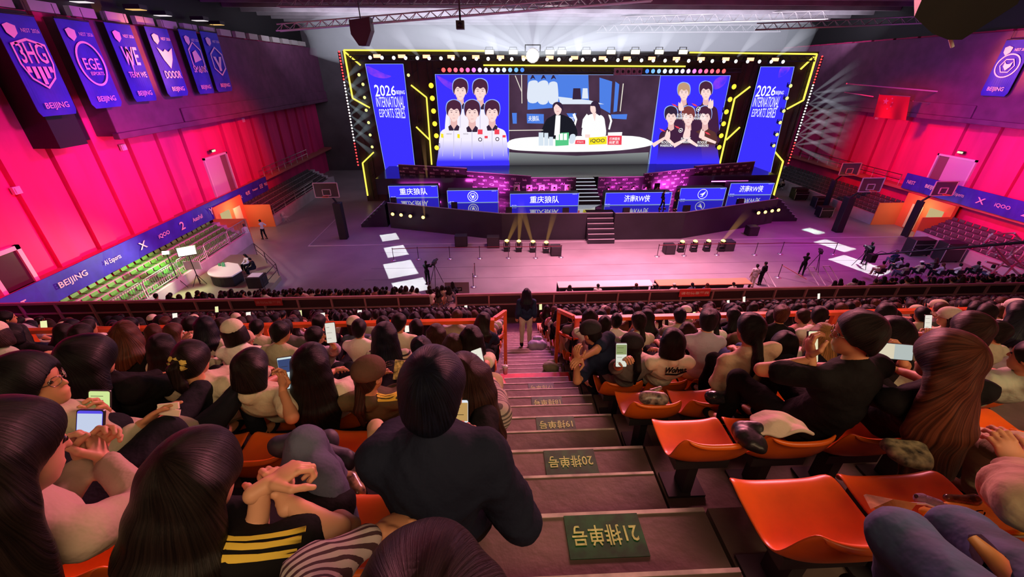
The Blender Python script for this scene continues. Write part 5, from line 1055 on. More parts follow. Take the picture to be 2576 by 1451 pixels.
# ------------------------------------------------------------ things people hold or leave about
def phone(c, u, v, label, col=(.75, .85, .5), s=1.0, lines=4, cat='phone', second=None, strength=1.0):
    """screen faces u x v"""
    c = Vector(c); u = Vector(u).normalized(); v = (Vector(v) - u * Vector(v).dot(u)).normalized(); n = u.cross(v); W, Hh = .037 * s, .079 * s
    t = thing('phone', c, label, cat); M = Matrix.Translation(c) @ Matrix((u, v, n)).transposed().to_4x4()
    mb = MB(); r = .008; P = []
    for cx, cy, a0 in ((W - r, Hh - r, 0), (-W + r, Hh - r, 90), (-W + r, -Hh + r, 180), (W - r, -Hh + r, 270)):
        for k in range(4): a = math.radians(a0 + 30 * k); P.append((cx + r * math.cos(a), cy + r * math.sin(a)))
    n_ = len(P); mb.add([M @ Vector((*p, -.009)) for p in P] + [M @ Vector((*p, -.0005)) for p in P], [tuple(reversed(range(n_))), tuple(range(n_, 2 * n_))] + [(i, (i + 1) % n_, n_ + (i + 1) % n_, n_ + i) for i in range(n_)]); put(mb, 'case', mat('phone_case', (.03, .03, .035), .3), t)
    pl = PL(c, u, v); mb = MB(); poly(mb, pl, [(p[0] * .93, p[1] * .96) for p in P], .0003); put(mb, 'lit_screen', emi('glow_%.2f_%.2f_%.2f' % col, col, strength), t)
    if second: mb = MB(); poly(mb, pl, [(-W * .9, Hh * .05), (W * .9, Hh * .05), (W * .9, Hh * .85), (-W * .9, Hh * .85)], .0008); put(mb, 'picture_area', emi('glow2_%.2f_%.2f_%.2f' % second, second, strength), t)
    if lines:
        mb = MB(); rr = random.Random(int(c.x * 1000) % 997)
        for k in range(lines): y = Hh * (.8 - 1.6 * (k + .5) / lines); l_ = W * rr.uniform(.5, 1.3); poly(mb, pl, [(-W * .75, y), (-W * .75 + l_, y), (-W * .75 + l_, y + .0025), (-W * .75, y + .0025)], .0012)
        put(mb, 'text_lines', mat('screen_ink', (.05, .06, .04), .6), t)
    return t
def wp(x, y, z): return tuple(atd(x, y, z))
B = 'black'
# row 21 plate and nearer
sit('P12', 1075, 1545, -1, 'person with brown-black hair and striped shirt, directly below the camera at the bottom edge', z=.56, hipx=-.12, hy_=.0, hands=[[wp(935, 1352, 1.0), None, dict(e=wp(770, 1452, .86), curl=.8)], [(.05, -.25, H - .8 * (2.39 - .619) + .5), A3(1, -1, 0)]], legs=[[(-.22, .28, 11.40), (-.22, .30, 11.12)], [(0, .28, 11.40), (0, .30, 11.12)]], top=(CLO['stripev'], 'slim'), hair=('bob', 'soft'), vol=1.0, look=(-8, 20, 0), w=.95, sleeve='long', h=.009)
sit('P13', 503, 1205, 0, 'person with a big dark ponytailed head in a black tee with yellow sleeve stripes', z=1.08, hipx=-.66, top=(CLO['black'], 'slim'), hair=('long', 'soft'), len=.14, vol=1.12, look=(25, 28, 0), turn=18, skin='c', pants=CLO['denim'],
    hands=[[wp(655, 1232, 1.12), None, dict(dir=(.7, .6, .1), curl=1.1)], [wp(718, 1262, 1.15), None, dict(dir=(-.5, .75, .25), curl=1.15, n=(.3, .3, .9), e=wp(845, 1335, 1.12))]],
    legs=[[wp(770, 1120, 1.45), wp(862, 1220, 1.75)], [wp(800, 1190, 1.40), wp(838, 1330, 1.55)]])
sit('P9', 1090, 985, 0, 'dark-haired person in a black and navy jacket leaning forward beside the aisle', hh=1.12, top=(cloth('darknavy', (.010, .013, .028)), 'bulky'), hair=('short', 'navy'), vol=1.03, collar=1, look=(8, 22, 0), sleeve='long', w=.97, hipx=-.20, pants=CLO['black'], hands=[None, [wp(1190, 1140, 1.32), None, dict(dir=(-.2, .9, .1), curl=.8)]])
sit('P1', 30, 1135, 0, 'long dark-haired person in a beige long-sleeved top holding up a phone at the far left', hh=1.14, hipx=-1.6, top=(cloth('beigepink', (.46, .34, .27)), 'slim'), hair=('long', 'soft'), len=.55, vol=1.05, look=(24, 26, 0), turn=6, sleeve='long', w=.95, skin='c', pants=CLO['ink'],
    hands=[[wp(205, 1180, 1.30), A3(.2, -.3, -1), dict(dir=(.3, .8, .7), curl=.9, n=(-.7, .5, .2))], [wp(268, 1172, 1.30), A3(1.2, -.5, -.35), dict(dir=(-.55, .55, .75), curl=.9, n=(.8, .5, .2), e=wp(372, 1262, 1.22))]])
phone(wp(224, 1095, 1.36), RT * .96 + Vector((0, .1, -.12)), Vector((.0, .45, .9)), 'phone in a clear case showing a blue stage picture, held up at the far left', (.10, .07, .75), 1.1, 0, second=(.55, .62, .8))
sit('P2', 82, 965, 1, 'person with glasses turned in profile, cream shirt, holding a phone and white card case', z=1.62, top=(CLO['sand'], 'slim'), hair=('short', 'black'), vol=1.12, look=(72, 2, 0), turn=4, skin='a', glasses=1, sleeve='long', w=1.05,
    hands=[[wp(262, 1075, 1.80), A3(.5, -.2, -1), dict(dir=(.15, .3, .9), curl=.75, n=(.3, .9, 0), th=.9)], [wp(345, 1078, 1.72), A3(.6, -.4, -.8), dict(dir=(.75, .45, .5), curl=.25, n=(-.3, .5, .9), e=wp(280, 1165, 1.62))]])
phone(wp(250, 1028, 1.83), RT * .9 + Vector((0, .2, -.2)), Vector((.22, .35, .9)), 'phone with a bright yellow-green chat screen held by the person with glasses', (.62, .78, .30), 1.1, 7)
t = thing('card_case', wp(418, 1030, 1.75), 'small open white paper card case in the raised hand of the person with glasses', 'card case')
for k, nm in ((0, 'upper_flap'), (1, 'lower_flap')):
    mb = MB(); c = atd(424, 1022 + 14 * k, 1.74); mb.box((-.045, -.004, -.014), (.045, .004, .014), M=Matrix.Translation(c) @ Matrix.Rotation(-.1 + .3 * k, 4, 'Y') @ Matrix.Rotation(-.5, 4, 'X')); put(mb, nm, mat('card_white', (.8, .68, .55), .5), t)
sit('P11', 1172, 950, 1, 'person with straight dark brown hair and striped sleeves seated by the aisle, holding a phone', hh=1.16, hipx=-.16, top=(stripes('stripe_grey', (.35, .28, .25), (.08, .06, .06), 16), 'slim'), hair=('long', 'brown'), len=.42, look=(-15, 18, 0), sleeve='long', w=.9, hands=[[wp(1158, 1112, 1.75), None, dict(curl=.7)], None], pants=CLO['khaki'])
phone(wp(1152, 1062, 1.72), RT, Vector((0, .45, .9)), 'phone in a clear case with gold pattern and white page, held low beside the aisle', (.75, .80, .88), 1.25, 5, second=(.50, .30, .10))
# third row of seats (plate 19)
sit('P3', 232, 905, 2, 'large figure with very long loose black hair and black clothes, far left', z=2.35, top=(CLO['black'], 'bulky'), hair=('long', 'black'), len=.62, vol=1.35, look=(25, 12, 0), sleeve='long', w=1.12, pants=CLO['black'])
sit('P5', 488, 905, 2, 'person with dark hair in a yellow scrunchie and a cream hooded top', hh=1.22, top=(CLO['beige'], 'bulky'), hood=1, hair=('pony', 'soft'), len=.22, vol=1.12, look=(12, 16, 0), sleeve='long', w=1.12)
s_ = PEOPLE['P5']; hc = Vector(s_['hc'] + s_['hip']); mb = MB(); c = hc - Vector(s_['f']) * .11 + Vector(s_['u']) * .02; pts = [c + Vector(s_['r']) * .05 * math.cos(a) + Vector(s_['u']) * .035 * math.sin(a) for a in np.linspace(0, 2 * PI, 15)]
mb.tube(pts, [.02 + .005 * (k % 2) for k in range(15)], 8); o = mb.build('scrunchie', mat('scrunchie_yellow', (.62, .46, .10), .8, bump=.4, bscale=40)); o.parent = s_['obj']; o.matrix_parent_inverse = s_['obj'].matrix_basis.inverted()
sit('P6', 636, 925, 2, 'person with short dark hair and a cream collared shirt photographing with a phone', hh=1.24, top=(CLO['beige'], 'slim'), collar=1, hair=('bob', 'soft'), vol=1.05, look=(22, 18, 0), w=1.05, hands=[None, [wp(712, 985, 2.55), A3(.7, -.2, -1), dict(dir=(0, .5, .9), curl=.7, n=(.3, .9, .1), e=wp(735, 1050, 2.45))]])
phone(wp(722, 938, 2.6), RT * .95 + Vector((0, .1, .1)), Vector((.12, .4, .9)), 'phone showing a blue and white stage picture, beside the cream collared shirt', (.60, .72, .74), 1.35, 2, second=(.04, .06, .16))
sit('P7', 787, 915, 2, 'person with long wavy black hair over a cream tee', hh=1.24, top=(CLO['cream'], 'slim'), hair=('long', 'black'), len=.38, vol=1.18, look=(5, 10, 0), w=1.0)
sit('P8', 930, 945, 2, 'person in a brown cap with low ponytail and olive tee with yellow stripes', hh=1.18, top=(CLO['olive'], 'slim'), hair=('lowpony', 'brown'), len=.28, vol=.98, look=(30, 12, 0), cap=cloth('capbrown', (.11, .055, .04)), w=1.08)
def shoulder_stripes(key, m, n=3, sides=(1,), w_=.010):
    s = PEOPLE[key]
    for sd in sides:
        mb = MB(); S0, e = next((a[0], a[1]) for a in s['arms'] if a[3] == sd); nb = s['nb']; ax = e - S0
        for k in range(n):
            off = s['sf'] * (.0 + .026 * k); P = [nb + s['sr'] * sd * .06 + s['sp'] * .02 + off, nb + s['sr'] * sd * .11 + s['sp'] * .022 + off, S0 + s['sp'] * .066 + off * 1.1, S0 + ax * .25 + (s['sp'] * .058 + s['sr'] * sd * .04) + off * 1.1, S0 + ax * .55 + s['sp'] * .038 + s['sr'] * sd * .058 + off * 1.1]
            mb.tube([Vector(p + s['hip']) for p in P], w_, 8)
        o = mb.build('shoulder_stripes', m); o.parent = s['obj']; o.matrix_parent_inverse = s['obj'].matrix_basis.inverted(); q = o.modifiers.new('sub', 'SUBSURF'); q.levels = q.render_levels = 1; q = o.modifiers.new('sw', 'SHRINKWRAP'); q.target = next(v for v in s['obj'].children if v.name.startswith('shirt')); q.wrap_mode = 'ABOVE_SURFACE'; q.offset = .004
M_ys = mat('stripe_yellow', (.78, .55, .06), .8)
shoulder_stripes('P13', M_ys, 3, (-1, 1), .009); shoulder_stripes('P8', M_ys, 3, (1,), .009)
sit('Pleft', 18, 800, 6, 'person in a lilac-grey shirt at the far left edge, below the framed opening', z=6.4, hipx=-7.6, top=(CLO['lilac'], 'bulky'), hair=('short', 'black'), look=(40, 10, 0), w=1.3)
# rows 18 and 17 plates, left of the aisle
sit('P4', 412, 872, 3, 'person with long straight black hair and a cream top, left of the yellow scrunchie', hh=1.2, top=(CLO['cream'], 'slim'), hair=('long', 'black'), len=.42, vol=1.05, look=(-10, 12, 0), sleeve='long')
sit('Pcap', 612, 858, 4, 'person in a cream baseball cap turned to the right, behind the orange rail', hh=1.2, top=(CLO['pink'], 'slim'), hair=('bob', 'soft'), look=(60, 12, 0), cap=cloth('capcream', (.62, .45, .32)), turn=20)
sit('Pman', 795, 845, 4, 'person with short black hair and lilac shirt raising a phone, left of the aisle', hh=1.2, top=(CLO['lilac'], 'slim'), hair=('short', 'black'), look=(35, 5, 0), sleeve='long', w=1.1, hands=[None, [wp(842, 855, 3.95), A3(.9, -.1, -.8), dict(dir=(-.3, .2, 1), curl=.8, n=(.9, .3, 0))]])
phone(wp(832, 837, 3.98), RT * .97 + Vector((0, .2, .0)), Vector((.1, .4, .9)), 'phone with a pale screen held up by the person in the lilac shirt', (.75, .70, .62), 1.3, 3)
sit('Pstrip', 970, 842, 3, 'person with very long blue-black hair and a black-and-cream striped tee', hh=1.22, top=(CLO['stripeh'], 'slim'), hair=('long', 'navy'), len=.42, vol=1.1, look=(0, 8, 0))
sit('Pbean', 1060, 880, 3, 'person with a round dark head and yellow tee, left of the aisle', hh=1.12, top=(CLO['yellow'], 'slim'), hair=('short', 'navy'), vol=1.08, look=(-30, 15, 0), hands=[[wp(1010, 915, 3.2), None, dict(curl=.7)], None])
t = thing('patterned_card', wp(1003, 930, 3.1), 'gold and black patterned card case held in the rows left of the aisle', 'card'); put(MB().box((-.035, -.005, -.075), (.035, .005, .075), M=Matrix.Translation(atd(1003, 930, 3.1)) @ Matrix.Rotation(.15, 4, 'Y') @ Matrix.Rotation(-.5, 4, 'X')), 'card_body', mat('card_gold', (.75, .55, .2), .4, noise=.9, nscale=45), t)
sit('Pw1', 1098, 838, 4, 'person with straight brown hair and a cream collared shirt near the rail post', hh=1.2, top=(CLO['cream'], 'slim'), collar=1, hair=('long', 'brown'), len=.14, look=(0, 8, 0))
sit('Pw2', 1143, 872, 3, 'person with rounded dark brown hair beside the aisle rail', hh=1.15, top=(CLO['sand'], 'slim'), hair=('bob', 'brown'), vol=1.05, look=(5, 15, 0))
sit('Pw3', 1188, 850, 3, 'person with long black hair over a cream cardigan at the end of the aisle rail', hh=1.22, top=(CLO['cream'], 'slim'), hair=('long', 'black'), len=.34, look=(10, 12, 0), hands=[None, [wp(1200, 930, 3.2), None, dict(curl=.7)]])
phone(wp(1203, 908, 2.9), RT * .9 + Vector((0, 0, .4)), Vector((.5, .5, .6)), 'phone with a white page held low near the end post of the left orange rail', (.80, .78, .66), 1.2, 3)
# right of the aisle
sit('P14', 1487, 838, 3, 'person in a dark cap and black tee hunched forward beside the aisle', hh=1.12, hipx=1.42, top=(CLO['navy'], 'slim'), hair=('short', 'black'), look=(-40, 28, 0), cap=cloth('capdark', (.03, .025, .03)), w=1.15, pants=CLO['black'], turn=-25, hands=[[wp(1450, 905, 3.7), None, dict(curl=.7)], [wp(1445, 915, 3.6), None, dict(curl=.7)]])
sit('P15', 1590, 872, 3, 'person in a dark cap with a straight ponytail and charcoal tee, looking at a phone', hh=1.14, top=(CLO['greyt'], 'slim'), hair=('lowpony', 'black'), len=.34, vol=.96, look=(-12, 20, 0), cap=cloth('capblack', (.02, .016, .02)), w=1.0, hands=[[wp(1572, 905, 3.3), None, dict(curl=.7)], None])
phone(wp(1563, 893, 3.25), RT, Vector((-.1, .4, .9)), 'phone with a bright white and green page beside the dark cap ponytail', (.70, .72, .62), 1.25, 4, second=(.25, .30, .12))
sit('P16', 1690, 862, 3, 'person with long black hair and a cream tee lettered Wolves', hh=1.2, top=(CLO['cream'], 'slim'), hair=('bob', 'black'), vol=1.15, look=(0, 16, 0), w=1.12, sleeve='long')
s = PEOPLE['P16']; shirt_ = next(q for q in s['obj'].children if q.name.startswith('shirt')); bpy.context.view_layer.update(); ok_, lc, nn_, _f = shirt_.ray_cast(Vector((0, 0, H)) - Vector(s['hip']), ray(1697, 928).normalized())
c = Vector(s['hip']) + lc + nn_ * .016; u_ = Vector(s['sr']); v_ = nn_.cross(u_) if nn_.cross(u_).z > 0 else -nn_.cross(u_); pl = PL(c, u_, v_); pl.n = nn_
mb = MB(); text(mb, pl, 'Wolves', 0, .0, .20, .062, .0, .18); mb.add([pl.p(a, b, .0) for a, b in ((-.09, -.050), (.02, -.062), (.11, -.020), (.10, -.012), (.02, -.046), (-.085, -.038))], [(0, 1, 4, 5), (1, 2, 3, 4)])
o = put(mb, 'back_lettering', CLO['ink'], s['obj']); m = o.modifiers.new('sw', 'SOLIDIFY'); m.thickness = .007; m.offset = 0
sit('P17', 1728, 835, 4, 'person with dark blond hair and an olive-yellow top behind the lettered tee', hh=1.2, top=(CLO['grn'], 'slim'), hair=('long', 'brown'), len=.12, look=(10, 12, 0))
sit('P18', 1885, 828, 2, 'tall-seated person with a black ponytail and a pale peach tee leaning left', hh=1.26, hipx=2.12, top=(cloth('peach', (.60, .42, .30)), 'slim'), hair=('lowpony', 'black'), len=.32, vol=1.0, look=(-12, 12, 0), w=1.0, pants=CLO['black'], hands=[[wp(1850, 935, 3.1), None, dict(curl=.7)], None])
sit('P19', 1972, 868, 3, 'person with glossy black hair and denim jeans beside the peach tee', hh=1.12, top=(CLO['white'], 'slim'), hair=('bob', 'black'), vol=1.15, look=(25, 20, 0), pants=cloth('bluejean', (.06, .09, .24)))
sit('P21', 2068, 845, 3, 'person with long dark blond hair and hoop earring turned to the right', hh=1.2, top=(CLO['white'], 'slim'), hair=('long', 'blond'), len=.30, vol=1.05, look=(35, 10, 0))
sit('P20', 2152, 842, 1, 'short-haired person with glasses in a black tee holding up a phone, right side', hh=1.24, top=(CLO['black'], 'slim'), hair=('short', 'soft'), vol=1.06, look=(-62, 10, 0), turn=-10, glasses=1, w=1.16, pants=CLO['black'], hipx=1.86, hands=[[wp(2040, 905, 2.15), A3(-.6, -.2, -1), dict(dir=(-.1, .4, .9), curl=.8, n=(-.8, .3, .3))], None])
phone(wp(2046, 872, 2.2), RT * .94 + Vector((0, .3, -.2)), Vector((-.25, .4, .9)), 'phone with a pale yellow page held by the person in glasses on the right', (.80, .72, .45), 1.1, 4)
sit('P22', 2240, 845, 2, 'person with thick black hair filming with a sideways phone', hh=1.24, top=(CLO['black'], 'slim'), hair=('bob', 'black'), vol=1.25, look=(0, 12, 0), w=1.0, hands=[[wp(2232, 915, 2.35), A3(-.5, -.2, -1), dict(dir=(0, .4, .9), curl=.8)], [wp(2275, 905, 2.35), A3(.5, -.2, -1), dict(dir=(-.2, .4, .9), curl=.8)]])
phone(wp(2252, 884, 2.3), Vector((.1, .45, .9)), -RT * .98 + Vector((0, 0, -.15)), 'phone held sideways showing a pale stage picture, right side', (.45, .50, .48), 1.25, 0, second=(.70, .62, .45))
sit('P23', 2372, 905, 1, 'person with very long reddish-brown hair and black clothes, right side', hh=1.2, top=(CLO['black'], 'slim'), hair=('long', 'auburn'), len=.52, vol=1.25, look=(-20, 10, 0), w=1.15, pants=CLO['black'], hipx=2.42)
sit('P24', 2435, 830, 2, 'person with cropped light brown hair and a pale green tee at the right', hh=1.2, top=(CLO['mint'], 'slim'), hair=('bob', 'brown'), vol=1.2, look=(-15, 10, 0), w=1.1, hipx=3.4)
sit('P25', 2590, 900, 2, 'person in a sage green tee at the right edge', hh=1.2, top=(CLO['mint'], 'slim'), hair=('short', 'soft'), look=(-20, 10, 0), w=1.15)
sit('P26', 2385, 798, 4, 'person in a cream cap looking left, behind the right part of the orange rail', hh=1.2, top=(CLO['cream'], 'slim'), hair=('bob', 'soft'), look=(-60, 8, 0), cap=cloth('capwhite', (.60, .50, .42)), hands=[[wp(2338, 830, 4.7), None, dict(curl=.7)], None])
phone(wp(2335, 812, 4.75), RT, Vector((0, .4, .9)), 'phone with a bright page beside the cream cap at the right', (.8, .75, .65), 1.2, 3)
sit('Pb1', 2500, 835, 3, 'person with dark hair and glasses low behind the orange rail at the right edge', hh=1.15, top=(CLO['sand'], 'slim'), hair=('short', 'soft'), look=(-30, 8, 0), glasses=1)
sit('Pn1', 2205, 812, 4, 'person with a dark bun and hair clip just behind the right orange rail', hh=1.2, top=(CLO['greyt'], 'slim'), hair=('bun', 'black'), look=(20, 10, 0))
sit('P28', 2830, 1100, 0, 'person in a beige jacket at the lower right edge, arms and lap in view', hh=1.15, top=(CLO['khaki'], 'bulky'), hair=('short', 'soft'), look=(-20, 20, 0), sleeve='long', pants=CLO['khaki'], hipx=2.35, hands=[[wp(2545, 1140, 1.75), A3(-.4, -.2, -1), dict(dir=(-.1, .6, .6), curl=.7)], [wp(2600, 1200, 1.7), None, dict(curl=.7)]], legs=[[wp(2470, 1110, 2.1), wp(2450, 1240, 2.35)], [wp(2560, 1120, 2.1), wp(2560, 1260, 2.3)]])
sit('P29', 2560, 1900, -1, 'person in blue jeans whose knees fill the lower right corner', z=.7, hipx=1.05, top=(CLO['black'], 'slim'), hair=('short', 'soft'), look=(0, 20, 0), pants=cloth('jeans', (.055, .08, .19), noise=.5) if False else mat('cloth_jeans', (.05, .10, .20), .8, noise=.65, nscale=6, bump=.5, bscale=14), legs=[[wp(2268, 1352, 1.02), wp(2262, 1600, 1.15)], [wp(2415, 1335, 1.15), wp(2480, 1500, 1.3)]], hands=[[wp(2700, 1700, .8), None, dict(curl=.6)], [wp(2900, 1700, .8), None, dict(curl=.6)]])
# bags, cloths, plush on and under seats
def soft(name, prims, m, label=None, cat=None, parent=None, h=.008, jit=.004, fr=22, k=.035):
    S = SDF(h, k)
    for a, b, ra, rb in prims: S.cap(a, b, ra, rb)
    o = D.objects.new(name, to_mesh(name, [S.mesh()], m, jit, fr, fold=jit * 1.6)); link(o)
    if parent is not None: o.parent = parent; o.matrix_parent_inverse = parent.matrix_basis.inverted()
    if label: tag(o, label, cat)
    return o
def sp3(x, y, z): return np.array(atd(x, y, z))
vs = []; fs = []
for j in range(15):
    for k in range(19):
        a_, b_ = k / 18, j / 14; x_ = (1888 + 12 * b_) * (1 - a_) + (1990 + 60 * b_) * a_; y_ = 1042 + 55 * b_ + 8 * abs(a_ - .35) * (1 - b_) * 3; q = atd(x_, y_, 2.36 - .20 * b_); vs.append(q + Vector((0, 0, .055 * math.sin(PI * a_) * math.sin(PI * min(1, b_ * 1.1)) + .014 * math.sin(a_ * 11 + b_ * 6) * b_ + .012 * math.sin(a_ * 5 - b_ * 9))))
for j in range(14):
    for k in range(18): fs.append((19 * j + k, 19 * j + k + 1, 19 * j + k + 20, 19 * j + k + 19))
o = MB().add(vs, fs, 0, True).build('folded_shirt', cloth('shirt_cream', (.62, .50, .40))); m = o.modifiers.new('d', 'SOLIDIFY'); m.thickness = .02; m = o.modifiers.new('s', 'SUBSURF'); m.levels = m.render_levels = 1; tag(o, 'cream cloth draped over an empty orange seat near the aisle, right side', 'cloth')
soft('black_bag', [(sp3(1868, 1082, 2.25), sp3(1900, 1084, 2.22), .055, .05), (sp3(1872, 1098, 2.18), sp3(1905, 1112, 2.14), .055, .045), (sp3(1888, 1120, 2.12), sp3(1912, 1128, 2.1), .035, .03)], mat('bag_black', (.012, .011, .014), .4, bump=.4, bscale=12), 'black bag lying on the empty seat beside the cream cloth', 'bag')
soft('handbag', [(sp3(1625, 1000, 3.1), sp3(1665, 1003, 3.1), .05, .05), (sp3(1640, 985, 3.2), sp3(1660, 975, 3.2), .03, .02)], mat('bag_gold', (.35, .25, .2), .35, noise=.9, nscale=30, col2=(.03, .02, .02)), 'patterned handbag with glossy strap on the seat behind the Wolves tee', 'bag')
soft('dark_bag', [(sp3(1790, 1000, 2.9), sp3(1880, 998, 2.9), .05, .05)], mat('bag_gloss', (.015, .015, .02), .2, bump=.5, bscale=18), 'glossy dark bag on the seat behind the peach tee', 'bag')
soft('printed_bag', [(sp3(2235, 1118, 1.95), sp3(2315, 1126, 1.92), .028, .028), (sp3(2250, 1140, 1.9), sp3(2325, 1150, 1.88), .03, .03), (sp3(2275, 1160, 1.86), sp3(2330, 1168, 1.85), .024, .024)], mat('bag_print', (.42, .36, .2), .6, noise=1.0, nscale=26, col2=(.02, .02, .02)), 'cream and black printed bag hanging behind a seat at the right', 'bag')
soft('paper_bag', [(sp3(945, 1078, 1.95), sp3(950, 1098, 1.9), .045, .05)], mat('paper_tan', (.6, .42, .22), .7), 'small tan paper bag on a seat left of the navy jacket', 'bag')
soft('black_jacket', [(sp3(700, 1120, 1.9), sp3(820, 1110, 2.0), .05, .06), (sp3(790, 1130, 1.85), sp3(900, 1165, 1.9), .05, .04), (sp3(830, 1150, 1.8), sp3(870, 1160, 1.8), .04, .04)], mat('jacket_ink', (.03, .028, .05), .6, bump=.5, bscale=10), 'crumpled dark jacket lying across the orange seats in row 20', 'jacket')
soft('tan_bag', [(sp3(855, 1310, 1.25), sp3(880, 1325, 1.22), .035, .03)], mat('bag_tan', (.3, .13, .07), .6), 'small brown cloth bag on the orange seat beside the striped tee', 'bag')
soft('red_bag', [(sp3(1258, 958, 5.9), sp3(1262, 972, 5.8), .07, .08)], mat('bag_red', (.5, .05, .05), .5), 'small red bag on the floor at the left edge of the aisle', 'bag')
soft('white_tote', [(sp3(1340, 868, 9.3), sp3(1362, 868, 9.3), .12, .12), (sp3(1348, 852, 9.35), sp3(1358, 852, 9.35), .07, .07)], mat('tote_blue', (.5, .52, .68), .6), 'pale blue-white bag standing at the right edge of the aisle', 'bag')
soft('green_tote', [(sp3(1378, 922, 7.1), sp3(1394, 924, 7.1), .09, .09), (sp3(1383, 910, 7.2), sp3(1390, 910, 7.2), .05, .05)], mat('tote_green', (.3, .34, .2), .6), 'olive and white bag on the aisle edge below the pale bag', 'bag')
t = thing('paper_cup', wp(1271, 925, 6.5), 'clear plastic cup with white lid at the left edge of the aisle', 'cup'); c = atd(1271, 928, 6.5)
put(MB().lathe(c, [(.034, -.09), (.045, .04), (.046, .045)], 16), 'cup_body', mat('cup_pale', (.75, .62, .66), .3), t); put(MB().lathe(c, [(.048, .045), (.047, .055), (.03, .07)], 16), 'lid', M_white, t); put(MB().tube([c + Vector((0, 0, .06)), c + Vector((.01, 0, .15))], .005, 6), 'straw', M_white, t)
# yellow tote, clear bag and plush on the second seat of the nearest row
t = thing('yellow_tote', wp(2450, 1260, 1.5), 'bright yellow cloth bag with a drawn loop, draped over the right-hand near seats', 'bag')
G = [[(2290, 1292), (2400, 1265), (2500, 1260), (2600, 1262)], [(2330, 1305), (2420, 1290), (2520, 1285), (2620, 1290)], [(2370, 1320), (2450, 1315), (2540, 1315), (2640, 1320)], [(2400, 1325), (2480, 1345), (2550, 1350), (2660, 1350)]]
vs = []; fs = []
for j, row in enumerate(G):
    for k, (x, y) in enumerate(row): vs.append(atd(x, y, 1.55 - .035 * j) + Vector((0, 0, .012 * math.sin(k * 2 + j))))
for j in range(3):
    for k in range(3): fs.append((4 * j + k, 4 * j + k + 1, 4 * j + k + 5, 4 * j + k + 4))
o = put(MB().add(vs, fs, 0, True), 'cloth_side', mat('tote_yellow', (.82, .42, .01), .75, bump=.2, bscale=20), t); m = o.modifiers.new('s', 'SUBSURF'); m.levels = m.render_levels = 2; m = o.modifiers.new('d', 'SOLIDIFY'); m.thickness = .02
put(MB().tube([atd(2462 + 16 * math.cos(a), 1288 + 8 * math.sin(a) + 6 * math.sin(a * .5), 1.478) for a in np.linspace(0, 5.4, 14)], .002, 5), 'drawn_loop', CLO['ink'], t)
t = thing('clear_bag', wp(2260, 1270, 1.5), 'crinkled clear plastic bag with tan contents on the second near seat', 'bag'); mb = MB(); vs = [atd(x, y, 1.5 - .02 * q) for q, (x, y) in enumerate(((2172, 1245), (2240, 1258), (2300, 1268), (2262, 1315), (2215, 1310), (2190, 1280)))]
mb.add(vs, [tuple(range(6))]); o = put(mb, 'bag_sheet', mat('bag_tan_clear', (.62, .36, .14), .25, noise=.6, nscale=12), t); m = o.modifiers.new('d', 'SOLIDIFY'); m.thickness = .012
mb = MB(); mb.tube([atd(2242, 1262, 1.47), atd(2330, 1268, 1.47), atd(2405, 1292, 1.45)], .004, 6); put(mb, 'bag_edge', M_white, t)
pz = thing('plush_charm', wp(2330, 1262, 1.5), 'small grey-lilac plush animal charm lying on the yellow bag', 'plush'); mp = mat('plush_lilac', (.36, .30, .42), .9, bump=.6, bscale=60)
soft('plush_body', [(sp3(2335, 1262, 1.49), sp3(2362, 1268, 1.48), .021, .016)], mp, parent=pz, h=.003, jit=.001, k=.008); soft('plush_head', [(sp3(2315, 1256, 1.5), sp3(2322, 1256, 1.5), .02, .02)], mp, parent=pz, h=.003, jit=.001, k=.008); soft('plush_ear', [(sp3(2306, 1250, 1.5), sp3(2304, 1246, 1.5), .007, .006)], mat('plush_dark', (.03, .03, .04), .6), parent=pz, h=.002, jit=0, k=.004)
ring_ = MB().tube([atd(2378 + 8 * math.cos(a), 1274 + 7 * math.sin(a), 1.47) for a in np.linspace(0, 2 * PI, 12)], .002, 6); put(ring_, 'key_ring', M_steel, pz)
t = thing('toy_pouch', wp(2420, 1250, 1.5), 'shiny clear pouch with dark plush inside on the yellow bag', 'pouch'); soft('pouch_body', [(sp3(2385, 1252, 1.5), sp3(2450, 1256, 1.49), .016, .02)], mat('pouch_amber', (.28, .15, .06), .12, noise=.9, nscale=30, col2=(.02, .015, .01), coat=1), parent=t, h=.004, jit=.002, k=.008)
t = thing('bag_strap', wp(2410, 1310, 1.3), 'black leather bag strap standing up beside the jeans knees', 'strap'); put(MB().tube([atd(2370, 1350, 1.2), atd(2392, 1315, 1.22), atd(2410, 1292, 1.25), atd(2440, 1320, 1.15), atd(2470, 1370, 1.05), atd(2530, 1440, .98)], [.012, .013, .014, .016, .03, .05], 8), 'strap_band', CLO['ink'], t)
put(MB().tube([atd(2445, 1352, 1.02), atd(2500, 1405, .98), atd(2550, 1460, .95)], [.012, .022, .025], 8), 'tan_edge', mat('leather_tan', (.42, .16, .05), .5), t)
